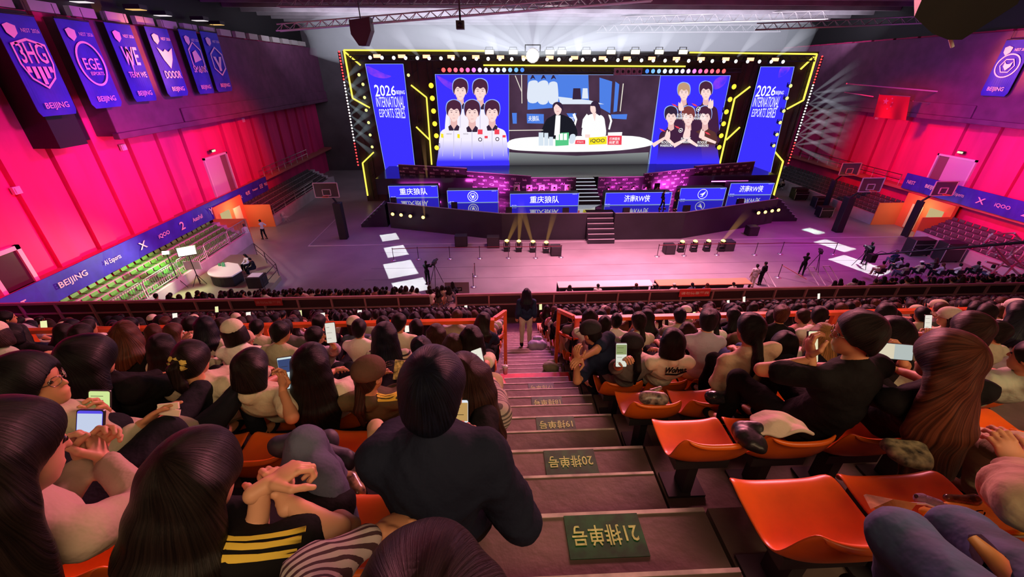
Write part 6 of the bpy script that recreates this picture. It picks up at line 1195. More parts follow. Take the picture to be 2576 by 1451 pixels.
# sneaker of the neighbour in the aisle
t = thing('sneaker', wp(1253, 1050, 2.1), 'white sneaker sticking out into the aisle from the row of the striped sleeves', 'shoe'); soft('upper', [(sp3(1238, 1080, 2.1), sp3(1250, 1050, 2.2), .03, .032), (sp3(1250, 1050, 2.2), sp3(1256, 1028, 2.28), .032, .028)], mat('shoe_cream', (.72, .6, .48), .6), parent=t, h=.006, jit=0); soft('sole', [(sp3(1248, 1086, 2.12), sp3(1260, 1056, 2.2), .016, .016), (sp3(1260, 1056, 2.2), sp3(1263, 1030, 2.28), .016, .014)], M_white, parent=t, h=.006, jit=0)
t = thing('trainer', wp(875, 1205, 1.65), 'shiny dark and gold trainer on the crossed leg in jeans', 'shoe'); soft('trainer_upper', [(sp3(860, 1205, 1.72), sp3(895, 1250, 1.66), .035, .03), (sp3(885, 1210, 1.7), sp3(900, 1235, 1.66), .035, .03)], mat('trainer_dark', (.06, .045, .04), .2, noise=.8, nscale=40, col2=(.6, .42, .2)), parent=t, h=.006, jit=.002)
# ------------------------------------------------------------ standing person on the aisle
def standing(name, p, label, hgt=1.68, yaw=0, top=None, pants=None, hair=('long', 'black'), detail=False, h=.014, sleeve='long', hands=None, stride=.0, **kw):
    """a standing figure: hip height 0.53 of the body"""
    hipz = hgt * .53; sp_ = dict(hc=(0, 0, hgt - .13 - hipz), look=(yaw, 5, 0), turn=yaw, top=top or (CLO['ink'], 'slim'), pants=pants or CLO['ink'], hair=hair, sleeve=sleeve, hs=1.0); a = math.radians(yaw); bf = Vector((math.sin(a), math.cos(a), 0)); br = Vector((math.cos(a), -math.sin(a), 0))
    sp_['legs'] = [[tuple(br * -.09 + bf * (stride * .5 + .02) + Vector((0, 0, -hipz * .47))), tuple(br * -.10 + bf * stride * .8 + Vector((0, 0, -hipz + .085)))], [tuple(br * .09 + bf * (-stride * .3 + .02) + Vector((0, 0, -hipz * .47))), tuple(br * .10 - bf * stride * .8 + Vector((0, 0, -hipz + .085)))]]
    sp_['hands'] = hands or [[tuple(br * -.22 + bf * .04 + Vector((0, 0, -.05))), tuple(-bf)], [tuple(br * .22 + bf * .04 + Vector((0, 0, -.05))), tuple(-bf)]]; sp_['shoes'] = 1; sp_.update(kw)
    return place(name, Vector(p) + Vector((0, 0, hipz)), sp_, label, h=h, detail=detail)
y = YN(9) - .3; standing('walker', hz(1322, 868, ZT(9)).xy.to_3d() + Vector((0, 0, ZT(9))), 'person in a navy jacket and cream trousers walking down the aisle, seen from behind', 1.66, 0, (cloth('navyjacket', (.02, .035, .08)), 'bulky'), CLO['cream'], ('long', 'navy'), h=.013, detail=True, len=.3, w=1.05)
# figures on the arena floor and stage
M_wsh = cloth('plainwhite', (.75, .70, .74))
standing('st1', hz(628, 613, 0), 'person in a white shirt and dark trousers standing below the left doorway', 1.72, -40, (M_wsh, 'slim'), CLO['ink'], ('short', 'black'))
standing('st2', hz(667, 601, 0), 'person in a white shirt standing before the lit left doorway', 1.72, -70, (M_wsh, 'slim'), CLO['ink'], ('short', 'black'), stride=.15, hands=[[(-.05, .25, .35)], [(.1, .28, .3)]])
standing('cam2', hz(2013, 692, 0), 'camera operator in black leaning over a camera, on the right of the floor', 1.70, 35, (CLO['ink'], 'slim'), CLO['ink'], ('short', 'black'), stride=.25, hands=[[(.28, .35, .35)], [(.4, .3, .35)]])
standing('st3', hz(1888, 724, 0), 'person in a white tee standing at the front of the right floor', 1.72, 10, (M_wsh, 'slim'), CLO['cream'], ('short', 'black'), sleeve='short', w=1.15)
standing('st4', hz(1909, 716, 0), 'person in a black top standing just beyond the white tee', 1.68, -20, (CLO['ink'], 'slim'), CLO['ink'], ('short', 'black'))
standing('st5', hz(2172, 664, 0), 'person in black standing beside the camera boom on the right', 1.75, 30, (CLO['ink'], 'slim'), CLO['ink'], ('short', 'soft'), stride=.15)
standing('stg1', hz(1287, 497, 2.3) + Vector((0, 1.2, 0)), 'person in a white jacket standing behind the wide left desk', 1.75, 180, (M_wsh, 'slim'), CLO['ink'], ('short', 'black'))
standing('stg2', hz(1597, 497, 2.3) + Vector((0, .6, 0)), 'person in a white shirt standing behind the wide right desk', 1.75, 180, (M_wsh, 'slim'), CLO['ink'], ('short', 'black'))
standing('stg3', hz(1664, 525, 2.3), 'person in dark clothes bending before the wide right desk on stage', 1.6, 120, (CLO['ink'], 'slim'), CLO['ink'], ('short', 'black'), stride=.2)
standing('stg4', hz(1697, 528, 2.3), 'person in black shorts standing between the two right-hand desks on stage', 1.78, 160, (CLO['ink'], 'slim'), CLO['ink'], ('short', 'black'))
# broadcast camera kits
def tripod_cam(name, p, label, yaw=0, hgt=1.45):
    p = Vector(p); t = thing(name, p, label, 'camera'); a = math.radians(yaw); f = Vector((math.sin(a), math.cos(a), 0)); top = p + Vector((0, 0, hgt))
    for k in range(3): b = math.radians(120 * k + 30); put(MB().tube([top, p + Vector((math.cos(b) * .5, math.sin(b) * .5, .02))], .02, 6), 'leg', M_black, t)
    c = top + Vector((0, 0, .15)); mb = MB(); M = Matrix.Translation(c) @ Matrix.Rotation(-a, 4, 'Z'); mb.box((-.09, -.25, -.1), (.09, .25, .14), M=M); put(mb, 'camera_body', M_black, t); put(MB().tube([c + f * .25, c + f * .55], [.07, .09], 12), 'lens', M_dsteel, t); put(MB().box((-.06, -.38, .02), (.06, -.26, .12), M=M), 'viewfinder', M_dsteel, t); return t
tripod_cam('broadcast_camera', hz(1098, 716, 0), 'black broadcast camera on a tripod at the front left of the floor', 10)
standing('cam1', hz(1077, 714, 0), 'seated-high camera operator in black with headphones behind the left tripod camera', 1.7, 15, (CLO['ink'], 'slim'), CLO['ink'], ('short', 'black'), hands=[[(.2, .4, .35)], [(.35, .35, .35)]])
tripod_cam('broadcast_camera', hz(2045, 684, 0), 'black broadcast camera held at the right of the floor', 30, 1.4)
tripod_cam('broadcast_camera', hz(2163, 672, 0), 'black broadcast camera near the boom on the right', 20, 1.3)
# long camera boom and pale scaffold at lower right
t = thing('camera_boom', wp(2400, 640, 24), 'long thin black camera boom reaching in from the right', 'camera boom'); P0, P1 = hz(2196, 641, 1.6), hx(2640, 604, 27.5); put(MB().tube([P0, P1], [.05, .09], 8), 'arm', M_black, t); put(MB().box(P0 - Vector((.2, .2, .5)), P0 + Vector((.2, .2, .05))), 'camera_head', M_black, t)
mb = MB()
for k in range(9): q = P0.lerp(P1, k / 9); mb.tube([q, P0.lerp(P1, (k + .5) / 9) + Vector((0, 0, .22)), P0.lerp(P1, (k + 1) / 9)], .018, 5)
put(mb, 'stay_cables', M_dsteel, t)
t = thing('scaffold', hz(2520, 690, 0), 'tangle of pale scaffold tubes at the right edge behind the rail', 'scaffold'); mb = MB(); S_ = [(2475, 612, 2496, 588), (2496, 588, 2552, 586), (2552, 586, 2568, 604), (2482, 640, 2500, 618), (2500, 618, 2560, 690), (2480, 658, 2540, 672), (2540, 672, 2576, 652), (2520, 700, 2576, 640), (2505, 640, 2576, 700), (2556, 620, 2540, 640), (2490, 690, 2572, 620), (2468, 668, 2530, 700), (2545, 640, 2600, 700)]
for a, b, c_, d_ in S_: mb.tube([hy(a, b, 22), hy(c_, d_, 22.6)], .06, 6)
put(mb, 'tubes', mat('scaffold_pink', (.62, .42, .45), .4, .3), t)
# basketball hoops
def hoop(base, label, s, k_=1.0):
    p = Vector(base); t = thing('basketball_hoop', p, label, 'basketball hoop'); f = Vector((0, -1, 0)); o = put(MB().box(p + Vector((-.32 * k_, -.25, 0)), p + Vector((.32 * k_, .35, 3.1))), 'padded_column', mat('pad_black', (.015, .014, .02), .55), t); bevel(o, .05, 3)
    c = p + Vector((-.1 * s, -1.3, 3.9)); mb = MB()
    for a, b in (((-.9, 0), (.9, 0)), ((.9, 0), (.9, 1.1)), ((.9, 1.1), (-.9, 1.1)), ((-.9, 1.1), (-.9, 0)), ((-.3, .15), (.3, .15)), ((.3, .15), (.3, .6)), ((.3, .6), (-.3, .6)), ((-.3, .6), (-.3, .15))): mb.bar(c + Vector((a[0], 0, a[1])), c + Vector((b[0], 0, b[1])), .06)
    put(mb, 'board_frame', mat('board_line', (.6, .5, .52), .5), t); put(MB().box(c + Vector((-.9, .02, 0)), c + Vector((.9, .05, 1.1))), 'backboard', mat('board_glass', (.09, .07, .08), .2), t)
    put(MB().tube([c + Vector((.23 * math.cos(a), -.35 + .23 * math.sin(a), .15)) for a in np.linspace(0, 2 * PI, 17)], .02, 6), 'rim', M_orail, t); put(MB().tube([p + Vector((0, 0, 3.1)), c + Vector((0, .1, .5))], .08, 8), 'arm', M_black, t)
hoop(hz(866, 600, 0), 'basketball stand with black padded column left of the stage', 1); hoop(hz(2106, 583, 0), 'basketball stand with black padded column right of the stage', -1)
p = hz(2185, 545, 1.2); hoop(Vector((33.2, 38.5, 0)), 'basketball stand pushed back near the right lower stand', 1, .3); hoop(Vector((35.0, 31.3, 0)), 'basketball stand in front of the lit right doorway', 1, .3)
t = thing('folding_chair', hz(722, 557, 0), 'white folding chair standing alone by the left low wall', 'chair'); p = hz(722, 557, 0)
put(MB().box(p + Vector((-.2, -.2, .43)), p + Vector((.2, .2, .46))), 'seat', M_white, t); put(MB().box(p + Vector((-.24, -.2, .65)), p + Vector((-.2, .2, .9))), 'backrest', M_white, t)
for dy in (-.2, .2): put(MB().tube([p + Vector((-.24, dy, .9)), p + Vector((.2, dy, 0))], .015, 6), 'leg', M_white, t); put(MB().tube([p + Vector((.18, dy, .45)), p + Vector((-.22, dy, 0))], .015, 6), 'leg', M_white, t)
# commentary corner on the left
p = Vector((-17.6, 25.0, 0)); t = thing('commentary_platform', p, 'low carpeted platform with black railing for the commentary desk', 'platform'); put(MB().prism([(-20.0, 22.2), (-14.4, 22.2), (-14.6, 25.2), (-17.9, 29.0), (-20.0, 29.0)], 0, .3), 'floor_panel', mat('platform_olive', (.28, .24, .16), .7), t)
mb = MB(); ry = [(-18.0, 28.9), (-16.5, 27.3), (-14.7, 25.2), (-14.5, 23.0)]
for z in (.75, 1.2): mb.tube([(a, b, z) for a, b in ry], .025, 6)
for a, b in ry: mb.tube([(a, b, .3), (a, b, 1.2)], .025, 6)
put(mb, 'railing', M_dsteel, t)
t = thing('commentary_desk', (-17.6, 24.9, .3), 'white half-round commentary desk with green drink boxes', 'desk'); P = [(-17.3 + 1.5 * math.cos(a), 24.9 + 1.3 * math.sin(a)) for a in np.linspace(PI * .72, PI * 1.62, 16)] + [(-16.6, 24.6), (-17.4, 25.6)]
o = put(MB().prism(P, 1.0, 1.07), 'top', mat('desk_white', (.85, .83, .78), .35), t); put(MB().prism([(x * .93 - 1.22, y * .93 + 1.72) for x, y in P], .3, 1.0), 'base', M_black, t)
for k, (dx, dy) in enumerate(((-18.4, 25.3), (-18.25, 25.45), (-18.1, 25.2))):
    b_ = MB().box((dx - .07, dy - .05, 1.07), (dx + .07, dy + .05, 1.25)).build('drink_carton', mat('carton_green', (.08, .5, .2), .4)); tag(b_, 'small green drink carton on the commentary desk', 'carton', 'green cartons on the commentary desk')
place('com1', Vector((-17.0, 26.1, .85)), dict(hc=(-.05, -.1, .62), look=(-150, 15, 0), turn=-150, top=(M_wsh, 'slim'), hair=('long', 'black'), sleeve='long'), 'presenter with long dark hair and a white jacket at the commentary desk', h=.02, detail=False)
place('com2', Vector((-16.3, 25.4, .85)), dict(hc=(-.05, -.1, .64), look=(-140, 15, 0), turn=-140, top=(CLO['ink'], 'slim'), hair=('short', 'black'), sleeve='long'), 'presenter in a dark suit at the commentary desk', h=.02, detail=False)
def lampstand(p, label, sz, face, rot, st=6.0):
    p = Vector(p); t = thing('studio_lamp', p, label, 'lamp')
    for k in range(3): b = math.radians(120 * k); put(MB().tube([Vector((p.x, p.y, 1.0)), Vector((p.x + .6 * math.cos(b), p.y + .6 * math.sin(b), .02))], .02, 6), 'leg', M_black, t)
    put(MB().tube([Vector((p.x, p.y, .3)), p], .025, 6), 'pole', M_black, t); M = Matrix.Translation(p) @ Matrix.Rotation(rot, 4, 'Z') @ Matrix.Rotation(-.5, 4, 'X'); put(MB().box((-sz, -.06, -sz * .6), (sz, .06, sz * .6), M=M), 'housing', M_black, t); put(MB().box((-sz * .9, -.08, -sz * .5), (sz * .9, -.06, sz * .5), M=M), 'lamp_face', face, t); return t
lampstand(hz(470, 632, 2.6), 'glaring warm rectangular studio lamp above the green seats', .5, emi('studio_warm', (1, .92, .62), 9), .5)
lampstand(hz(418, 636, 2.7), 'narrow glaring studio lamp at the left of the commentary corner', .2, emi('studio_white', (1, 1, .9), 10), .2)
t = thing('monitor', hz(482, 668, 1.6), 'pale monitor on a tall stand facing the commentary desk', 'monitor'); p = hz(485, 668, 1.6); put(MB().box(p + Vector((-.5, -.04, -.25)), p + Vector((.5, .04, .3))), 'screen_panel', mat('monitor_pale', (.7, .7, .66), .4), t); put(MB().tube([p - Vector((0, 0, .25)), Vector((p.x, p.y, 0))], .03, 6), 'stand', M_black, t)
t = thing('equipment_case', Vector((-15.1, 24.0, .3)), 'black equipment case with papers on the commentary platform', 'case'); put(MB().box((-15.8, 23.4, .3), (-14.9, 24.2, 1.05)), 'body', M_black, t); put(MB().box((-15.7, 23.5, 1.05), (-15.0, 24.1, 1.08)), 'papers', M_white, t)
t = thing('door_barrier', hz(1150, 724, 0), 'grey crowd gate with a small dark label at the foot of the lower stairs', 'barrier'); p = hz(1150, 728, .5); put(MB().box(p + Vector((-.75, 0, -.5)), p + Vector((.75, .04, .5))), 'panel', mat('gate_mauve', (.4, .28, .34), .5), t); put(MB().box(p + Vector((-.3, -.03, -.1)), p + Vector((.3, 0, .15))), 'label_plate', M_black, t)
pl = PL(p + Vector((0, -.03, .03)), (1, 0, 0), (0, 0, 1)); m_ = MB(); text(m_, pl, 'PREVIP', 0, 0, .5, .14, .004); put(m_, 'label_letters', M_white, t)
# judges' tables at the front of the floor
for k, (xa, xb, mm, lb) in enumerate(((3.7, 9.5, 'tab_pale', 'long pale table at the front of the floor, left part'), (9.8, 15.6, 'tab_orange', 'long orange table at the front of the floor, right part'))):
    t = thing('floor_table', ((xa + xb) / 2, 21.7, 0), lb, 'table'); put(MB().box((xa, 21.3, 1.02), (xb, 22.1, 1.07)), 'top', mat(mm, (.75, .6, .55) if k == 0 else (.8, .3, .15), .5), t); put(MB().box((xa, 22.05, .3), (xb, 22.1, 1.02)), 'front_panel', M_black, t)
    for x in (xa + .1, xb - .1): put(MB().box((x - .04, 21.35, 0), (x + .04, 21.45, 1.02)), 'leg', M_black, t)
# ------------------------------------------------------------ crowd: one of each build, then copies with their parts
def proto(hair, look, hc, topk='slim', sleeve='short', cap=False, hands=None, ln=.3, w=1.0, hood=0):
    sp_ = dict(hc=hc, look=look, top=(CLO['cream'], topk), hair=(hair, 'black'), sleeve=sleeve, len=ln, w=w, hands=hands, hood=hood)
    if cap: sp_['cap'] = CLO['cream']
    out, _ = person(sp_, .021, False); return [(n_, m_) for n_, m_ in out if n_ not in ('eyes', 'shoes')]
PR = [('short black hair', proto('short', (0, 12, 0), (0, .02, .63), w=1.1)), ('short black hair', proto('short', (25, 18, 0), (.02, .08, .60), w=1.12)), ('long black hair', proto('long', (0, 10, 0), (0, .02, .62), ln=.30)), ('long black hair', proto('long', (-22, 16, 0), (-.03, .08, .60), ln=.24, sleeve='long')),
      ('a dark bob', proto('bob', (10, 12, 0), (.01, .03, .61))), ('a ponytail', proto('lowpony', (-12, 14, 0), (0, .05, .61), ln=.3)), ('a bun', proto('bun', (15, 12, 0), (0, .03, .62))), ('a cap', proto('bob', (-35, 14, 0), (0, .06, .60), cap=True)),
      ('short black hair', proto('short', (-28, 8, 0), (-.02, .03, .62), topk='bulky', sleeve='long')), ('long black hair', proto('long', (30, 22, 0), (.03, .13, .56), ln=.22, hands=[[(-.06, .33, .3)], [(.06, .33, .3)]]))]
TOPS = ['black', 'ink', 'greyt', 'navy', 'cream', 'cream', 'beige', 'white', 'white', 'white', 'pink', 'brown', 'sand', 'lilac', 'mint', 'denim']
TN = dict(black='black', ink='black', greyt='charcoal', navy='navy', cream='cream', beige='beige', white='white', pink='pink', brown='brown', sand='tan', red='red', lilac='lilac', grn='green', denim='blue', mint='pale green')
HC = ['black', 'black', 'soft', 'soft', 'brown', 'navy', 'auburn']
cr = random.Random(11)
def crowd_person(x, y, z, band, rot=0):
    hn, parts = cr.choice(PR); tp = cr.choice(TOPS); hm = cr.choice(HC); sk = cr.choice('abc'); ct = cr.choice(['cream', 'ink', 'white'])
    body = D.objects.new('person', parts[0][1]); link(body); body.location = (x, y, z); body.rotation_euler = (0, 0, rot + cr.uniform(-.22, .22)); s = cr.uniform(.94, 1.06); body.scale = (s, s, s)
    def setm(o, m): o.material_slots[0].link = 'OBJECT'; o.material_slots[0].material = m
    setm(body, M_skin[sk])
    for nm, me in parts[1:]:
        o = D.objects.new(nm, me); link(o, body)
        if nm in ('shirt', 'jacket'): setm(o, CLO[tp])
        elif nm == 'hair': setm(o, hairmat(hm))
        elif nm == 'cap': setm(o, CLO[ct])
        else: setm(o, CLO[cr.choice(['ink', 'denim', 'khaki', 'black'])])
    hcn = {'black': 'black', 'soft': 'black', 'navy': 'black', 'brown': 'brown', 'auburn': 'reddish'}[hm]
    lb = 'seated spectator with %s, %s top, %s' % (hn.replace('black', hcn) if 'hair' in hn else ('a %s cap' % TN[ct] if hn == 'a cap' else hn), TN[tp], band)
    tag(body, lb, 'person', lb); return body
slots = []
taken = [(v['hip'][0], v['hip'][1]) for v in PEOPLE.values()]
for i in range(0, NR + 1):
    for right in (False, True):
        for k in range(60):
            x = seatx(i, k, right); y = YN(i) - .24
            c = Vector((x, y, ZT(i) + 1.15)) - Vector((0, 0, H)); zc = c.dot(FW); u_ = 1288 + F * c.dot(RT) / zc; v_ = 725.5 - F * c.dot(UP) / zc
            if u_ < -60 or u_ > 2640 or v_ > 1500: continue
            slots.append((zc, i, k, right, x, y, u_, v_))
slots.sort(); nseat = 0; nper = 0; rest = []; seat_rest = []
EMPTY = {(0, 0, True), (0, 1, True), (0, 2, True), (1, 0, True), (1, 1, True), (2, 0, True), (2, 1, True), (3, 0, True), (1, 4, False), (1, 3, False), (0, 3, False), (2, 7, False)}
for zc, i, k, right, x, y, u_, v_ in slots:
    if nseat < 225: 
        t = add_seat(i, x); nseat += 1
        if (i, k, right) in ((0, 0, True), (0, 1, True), (1, 0, True), (1, 1, True), (1, 2, True), (1, 3, True), (2, 0, True), (2, 1, True)): t['label'] = {(0, 0, True): 'nearest empty orange seat, beside the aisle at lower right', (0, 1, True): 'orange seat under the clear bag and yellow bag, second from the aisle', (1, 0, True): 'empty orange seat at the aisle in the row of the 20排 plate', (1, 1, True): 'orange seat with the black bag and cream cloth on it', (1, 2, True): 'orange seat behind the person in glasses and black tee', (1, 3, True): 'orange seat behind the long reddish-brown hair', (2, 0, True): 'orange seat at the aisle in the row of the 19排 plate, holding the handbag', (2, 1, True): 'orange seat holding the glossy dark bag, second from the aisle'}[(i, k, right)]; t.pop('group', None) if hasattr(t, 'pop') else None
    else: seat_rest.append((x, i))
    if i <= 4:
        if any(abs(x - a) < .36 and abs(y - b) < .42 for a, b in taken) or (i, k, right) in EMPTY or (i <= 2): continue
        if (not right and k < 1) or cr.random() < .22: continue
    else:
        if cr.random() < .10 or (i > 9 and u_ < 420 and cr.random() < .8): continue
        if i == 9 and abs(u_ - 1322) < 60: continue
    if nper < 235:
        band = {3: 'fourth row', 4: 'fifth row'}.get(i) or ('just past orange rail' if i < 7 else 'farther past orange rail')
        crowd_person(x + cr.uniform(-.04, .04), y + cr.uniform(-.05, .06), ZT(i) + .53, band + (', right' if right else ', left')); nper += 1
    else: rest.append((x + cr.uniform(-.05, .05), y, ZT(i) + .53, u_))
# lower-stand spectators whose heads show above the dark rail: nearest individually, the rest in the mass
low = []
for k in range(7):
    for (xa, xb) in ((-14.5, -2.9), (20, 34)):
        x = xa
        while x < xb: low.append((x, 20.6 - .8 * k, .35 + .42 * k + .5)); x += .5
for x, y, z in low: (rest.append((x + cr.uniform(-.16, .16), y + cr.uniform(-.15, .15), z + cr.uniform(-.07, .10), 0)) if cr.random() < (.62 if x < 0 else .7) else None)
for j, (x, y) in enumerate(((-2.75, 18.2), (-2.7, 19.2), (-2.9, 20.2), (-2.6, 21.2), (-2.3, 17.3), (-3.1, 18.8))): crowd_person(x, y, .9 + .42 * max(0, (20.6 - y) / .8) + .0, 'by the lower stairway')
for j, x in enumerate((4.3, 6.0, 8.3, 9.4, 10.6, 11.7, 12.6, 14.2)): crowd_person(x, 21.0, .62, 'at the floor tables', 0)
for x, y in ((2205, 700), (2240, 672), (2262, 706), (2300, 700), (2335, 690), (2352, 706), (2395, 705), (2440, 700), (2475, 708), (2250, 690), (1990, 462), (2008, 478)):
    p = hz(x, y, 0); p.x = min(p.x, 33.9); c = thing('folding_chair', p, 'dark folding chair on the %s of the floor' % ('dim far right' if y > 600 else 'area behind the right light column'), 'chair', 'dark folding chairs on the %s' % ('dim far right' if y > 600 else 'area behind the right light column'))
    put(MB().box(p + Vector((-.2, -.2, .42)), p + Vector((.2, .2, .45))), 'seat', M_black, c); put(MB().box(p + Vector((-.2, -.24, .55)), p + Vector((.2, -.2, .85))), 'backrest', M_black, c)
    for a in (-.18, .18):
        for b in (-.18, .18): put(MB().tube([p + Vector((a, b, 0)), p + Vector((a, b, .42))], .012, 5), 'leg', M_dsteel, c)
    crowd_person(p.x, p.y - .02, .54, 'on the dim far right floor' if y > 600 else 'behind the right light column', 0)
# players at the stage desks
for xs, yd in (((1.9, 3.0, 4.1, 5.2, 6.4), 34.9), ((10.0, 11.1, 12.2, 13.3, 14.4), 34.9)):
    for x in xs:
        c = thing('gaming_chair', (x, yd + .45, 2.3), 'white-backed gaming chair at the wide %s desk' % ('left' if x < 8 else 'right'), 'chair', 'gaming chairs at the wide %s desk' % ('left' if x < 8 else 'right')); o = put(MB().box((x - .26, yd + .55, 2.75), (x + .26, yd + .65, 3.75)), 'backrest', M_white if x < 8 else M_black, c); bevel(o, .06, 3); put(MB().box((x - .25, yd + .1, 2.72), (x + .25, yd + .6, 2.8)), 'seat', M_black, c); put(MB().lathe((x, yd + .35, 2.3), [(.25, 0), (.25, .05), (.04, .1), (.04, .42)], 12), 'base', M_black, c)
        b_ = crowd_person(x, yd + .35, 2.86, 'player at the wide %s desk on stage' % ('left' if x < 8 else 'right'), PI)
        b_['label'] = 'player seated behind the wide %s desk on stage' % ('left' if x < 8 else 'right'); b_['group'] = b_['label']
# the rest of the crowd as one mass: simple bodies merged from the same builds at low detail
cols = ['black', 'greyt', 'cream', 'white', 'pink', 'brown']; mats_ = [CLO[c] for c in cols] + [hairmat('soft'), hairmat('brown'), M_skin['a']]
lows = []
for hair, hcx in (('short', (0, .03, .62)), ('long', (0, .03, .61)), ('bob', (.02, .05, .6))):
    o_, _ = person(dict(hc=hcx, look=(0, 12, 0), top=(CLO['cream'], 'slim'), hair=(hair, 'black'), len=.25), .034, False); dct = {}
    for n_, m_ in o_:
        vv = np.empty(len(m_.vertices) * 3, np.float32); m_.vertices.foreach_get('co', vv); ff = np.array([tuple(p.vertices) if len(p.vertices) == 4 else tuple(p.vertices) + (p.vertices[-1],) for p in m_.polygons]); dct[n_] = (vv.reshape(-1, 3), ff)
    lows.append(dct)
V = []; Q = []; MI = []; n0 = 0; rr = np.random.RandomState(3)
for (x, y, z, u_) in rest:
    dct = lows[rr.randint(3)]; a = rr.uniform(-.4, .4); ca, sa = math.cos(a), math.sin(a); tc_ = rr.randint(0, 6); hcn = 6 + (rr.rand() < .3)
    for n_, mi in (('body', 8), ('shirt', tc_), ('hair', hcn)):
        v, f = dct[n_]; w2 = np.stack([v[:, 0] * ca - v[:, 1] * sa + x, v[:, 0] * sa + v[:, 1] * ca + y, v[:, 2] + z], 1); V.append(w2); Q.append(f + n0); MI.append(np.full(len(f), mi)); n0 += len(v)
V = np.concatenate(V); Q = np.concatenate(Q); MI = np.concatenate(MI); me = D.meshes.new('crowd'); tri = Q[:, 2] == Q[:, 3]
me.from_pydata(V.tolist(), [], [tuple(q[:3]) if t_ else tuple(q) for q, t_ in zip(Q.tolist(), tri)]); [me.materials.append(m_) for m_ in mats_]; me.polygons.foreach_set('material_index', MI.astype(np.int32)); me.polygons.foreach_set('use_smooth', [True] * len(me.polygons)); me.update()
tag(link_ if False else D.objects.new('crowd', me), 'distant spectators filling the far rows and the lower stand', 'crowd', kind='stuff'); SC.collection.objects.link(D.objects['crowd'])
mb = MB()
for x, i in seat_rest: y = YN(i) - .47; z = ZT(i); mb.box((x - .2, y, z + .38), (x + .2, y + .4, z + .42)); mb.box((x - .2, y - .06, z + .4), (x + .2, y - .03, z + .64))
tag(mb.build('far_seats', M_seat), 'orange seats of the far rows under the distant spectators', 'seating', kind='stuff')
# small lit phones dotted through the far rows
pr_ = random.Random(5)
for k, (u_, v_) in enumerate(((110, 820), (335, 815), (440, 798), (545, 778), (625, 795), (470, 840), (755, 788), (812, 797), (905, 790), (967, 795), (1025, 822), (1172, 775), (1360, 772), (1580, 772), (1600, 800), (1790, 790), (1832, 762), (1872, 753), (1960, 780), (2050, 772), (2105, 766), (2160, 770), (2060, 745), (2320, 762), (1745, 795), (1500, 780))):
    i = 12 if v_ < 790 else (8 if v_ < 812 else 6); p = hz(u_, v_, ZT(i) + .95); pv = thing('phone', p, 'tiny lit phone among the rows beyond the orange rail', 'phone', 'tiny lit phones in the far rows'); c_ = (.9, .85, .75) if k % 3 else (.8, .8, .4)
    u = Vector((1, .2, 0)).normalized(); v = Vector((0, .4, .9)).normalized(); pl = PL(p, u, v); mb = MB(); poly(mb, pl, [(-.045, -.09), (.045, -.09), (.045, .09), (-.045, .09)], 0); o = put(mb, 'lit_screen', emi('far_glow_%d' % (k % 3 > 0), c_, 1.1), pv); m_ = o.modifiers.new('s', 'SOLIDIFY'); m_.thickness = .008
# ------------------------------------------------------------ stage beams and haze: the light is put in as self-glowing volumes
def beam(a, b, r0, r1, col, st, grp):
    a, b = Vector(a), Vector(b); mb = MB(); mb.tube([a, b], [r0, r1], 12); m = D.materials.get('beam_' + grp)
    if not m:
        m = D.materials.new('beam_' + grp); m.use_nodes = True; nt = m.node_tree; nt.nodes.clear(); out = nt.nodes.new('ShaderNodeOutputMaterial'); vol = nt.nodes.new('ShaderNodeEmission'); vol.inputs[0].default_value = (*col, 1); vol.inputs[1].default_value = st; nt.links.new(vol.outputs[0], out.inputs['Volume'])
    return mb, m
BEAMS = {}
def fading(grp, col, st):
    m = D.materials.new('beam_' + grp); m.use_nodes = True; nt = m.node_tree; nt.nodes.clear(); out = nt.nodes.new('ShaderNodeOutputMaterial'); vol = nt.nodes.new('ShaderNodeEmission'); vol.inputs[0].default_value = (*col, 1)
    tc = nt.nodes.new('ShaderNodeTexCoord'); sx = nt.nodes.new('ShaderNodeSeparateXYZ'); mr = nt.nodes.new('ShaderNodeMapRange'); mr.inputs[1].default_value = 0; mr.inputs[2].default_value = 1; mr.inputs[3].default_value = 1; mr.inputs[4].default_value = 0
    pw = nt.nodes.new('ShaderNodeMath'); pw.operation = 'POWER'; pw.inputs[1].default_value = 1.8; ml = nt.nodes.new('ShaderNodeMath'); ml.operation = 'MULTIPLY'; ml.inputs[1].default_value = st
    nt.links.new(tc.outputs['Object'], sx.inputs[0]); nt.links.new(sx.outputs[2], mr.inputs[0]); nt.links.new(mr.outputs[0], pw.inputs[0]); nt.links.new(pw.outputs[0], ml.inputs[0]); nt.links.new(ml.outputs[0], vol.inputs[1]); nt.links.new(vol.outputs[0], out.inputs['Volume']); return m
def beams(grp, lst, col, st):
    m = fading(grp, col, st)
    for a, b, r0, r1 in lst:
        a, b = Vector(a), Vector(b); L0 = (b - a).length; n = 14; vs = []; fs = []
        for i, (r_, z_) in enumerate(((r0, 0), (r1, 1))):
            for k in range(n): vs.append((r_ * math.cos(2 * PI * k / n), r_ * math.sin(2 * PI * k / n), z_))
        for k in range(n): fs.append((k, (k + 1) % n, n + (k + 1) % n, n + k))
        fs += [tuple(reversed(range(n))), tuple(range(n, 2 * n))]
        o = MB().add(vs, fs).build('glow_beam', m); o.location = a; o.rotation_euler = (b - a).to_track_quat('Z', 'Y').to_euler(); o.scale = (1, 1, L0); tag(o, 'glowing volume shaped as a light beam, ' + grp, 'haze', 'glowing beams ' + grp, 'stuff'); o.visible_shadow = True
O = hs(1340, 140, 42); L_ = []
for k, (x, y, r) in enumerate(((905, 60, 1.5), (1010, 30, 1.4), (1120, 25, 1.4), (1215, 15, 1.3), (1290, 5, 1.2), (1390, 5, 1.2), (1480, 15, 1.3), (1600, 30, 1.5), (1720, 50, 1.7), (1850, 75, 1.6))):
    L_.append((O, hs(x, y, 43.5), .15, r))
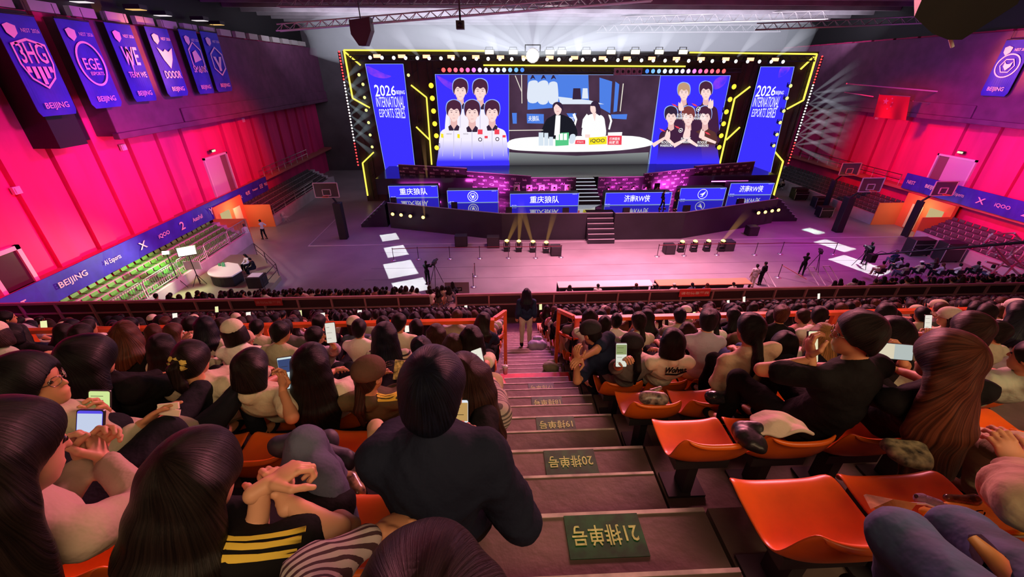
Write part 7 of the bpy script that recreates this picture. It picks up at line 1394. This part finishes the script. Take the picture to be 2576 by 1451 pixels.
beams('fanning up from the middle of the truss', L_, (.85, .92, 1), .42)
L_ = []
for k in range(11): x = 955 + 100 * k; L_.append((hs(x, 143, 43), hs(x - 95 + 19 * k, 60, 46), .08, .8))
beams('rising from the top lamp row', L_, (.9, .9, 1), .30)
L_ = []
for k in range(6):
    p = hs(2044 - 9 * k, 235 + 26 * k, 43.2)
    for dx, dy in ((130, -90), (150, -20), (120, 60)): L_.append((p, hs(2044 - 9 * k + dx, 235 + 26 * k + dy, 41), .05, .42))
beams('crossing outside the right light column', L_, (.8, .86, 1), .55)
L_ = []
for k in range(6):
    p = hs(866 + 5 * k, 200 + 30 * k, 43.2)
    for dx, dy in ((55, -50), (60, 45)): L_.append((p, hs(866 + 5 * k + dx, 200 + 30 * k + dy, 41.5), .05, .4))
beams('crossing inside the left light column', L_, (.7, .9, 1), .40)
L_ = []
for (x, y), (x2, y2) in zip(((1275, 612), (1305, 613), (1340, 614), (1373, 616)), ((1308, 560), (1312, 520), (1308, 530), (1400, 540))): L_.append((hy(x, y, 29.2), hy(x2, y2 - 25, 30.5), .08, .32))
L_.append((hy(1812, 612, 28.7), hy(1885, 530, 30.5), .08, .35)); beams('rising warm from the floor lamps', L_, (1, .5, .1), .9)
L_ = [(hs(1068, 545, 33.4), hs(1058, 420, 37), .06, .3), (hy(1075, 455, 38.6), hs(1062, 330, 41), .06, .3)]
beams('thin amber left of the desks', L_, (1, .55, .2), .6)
# soft haze above the stage, its brightness put in as volume emission
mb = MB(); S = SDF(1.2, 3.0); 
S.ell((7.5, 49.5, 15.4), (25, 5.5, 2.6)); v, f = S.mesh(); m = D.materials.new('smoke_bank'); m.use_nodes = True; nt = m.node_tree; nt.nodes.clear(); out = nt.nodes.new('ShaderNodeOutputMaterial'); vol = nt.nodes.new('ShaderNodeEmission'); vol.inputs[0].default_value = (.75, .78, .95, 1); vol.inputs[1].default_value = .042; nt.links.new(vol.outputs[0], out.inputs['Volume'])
o = D.objects.new('smoke_bank', to_mesh('smoke_bank', [(v, f)], m)); link(o); tag(o, 'pale self-glowing haze volume hanging above and behind the stage truss', 'haze', None, 'stuff')
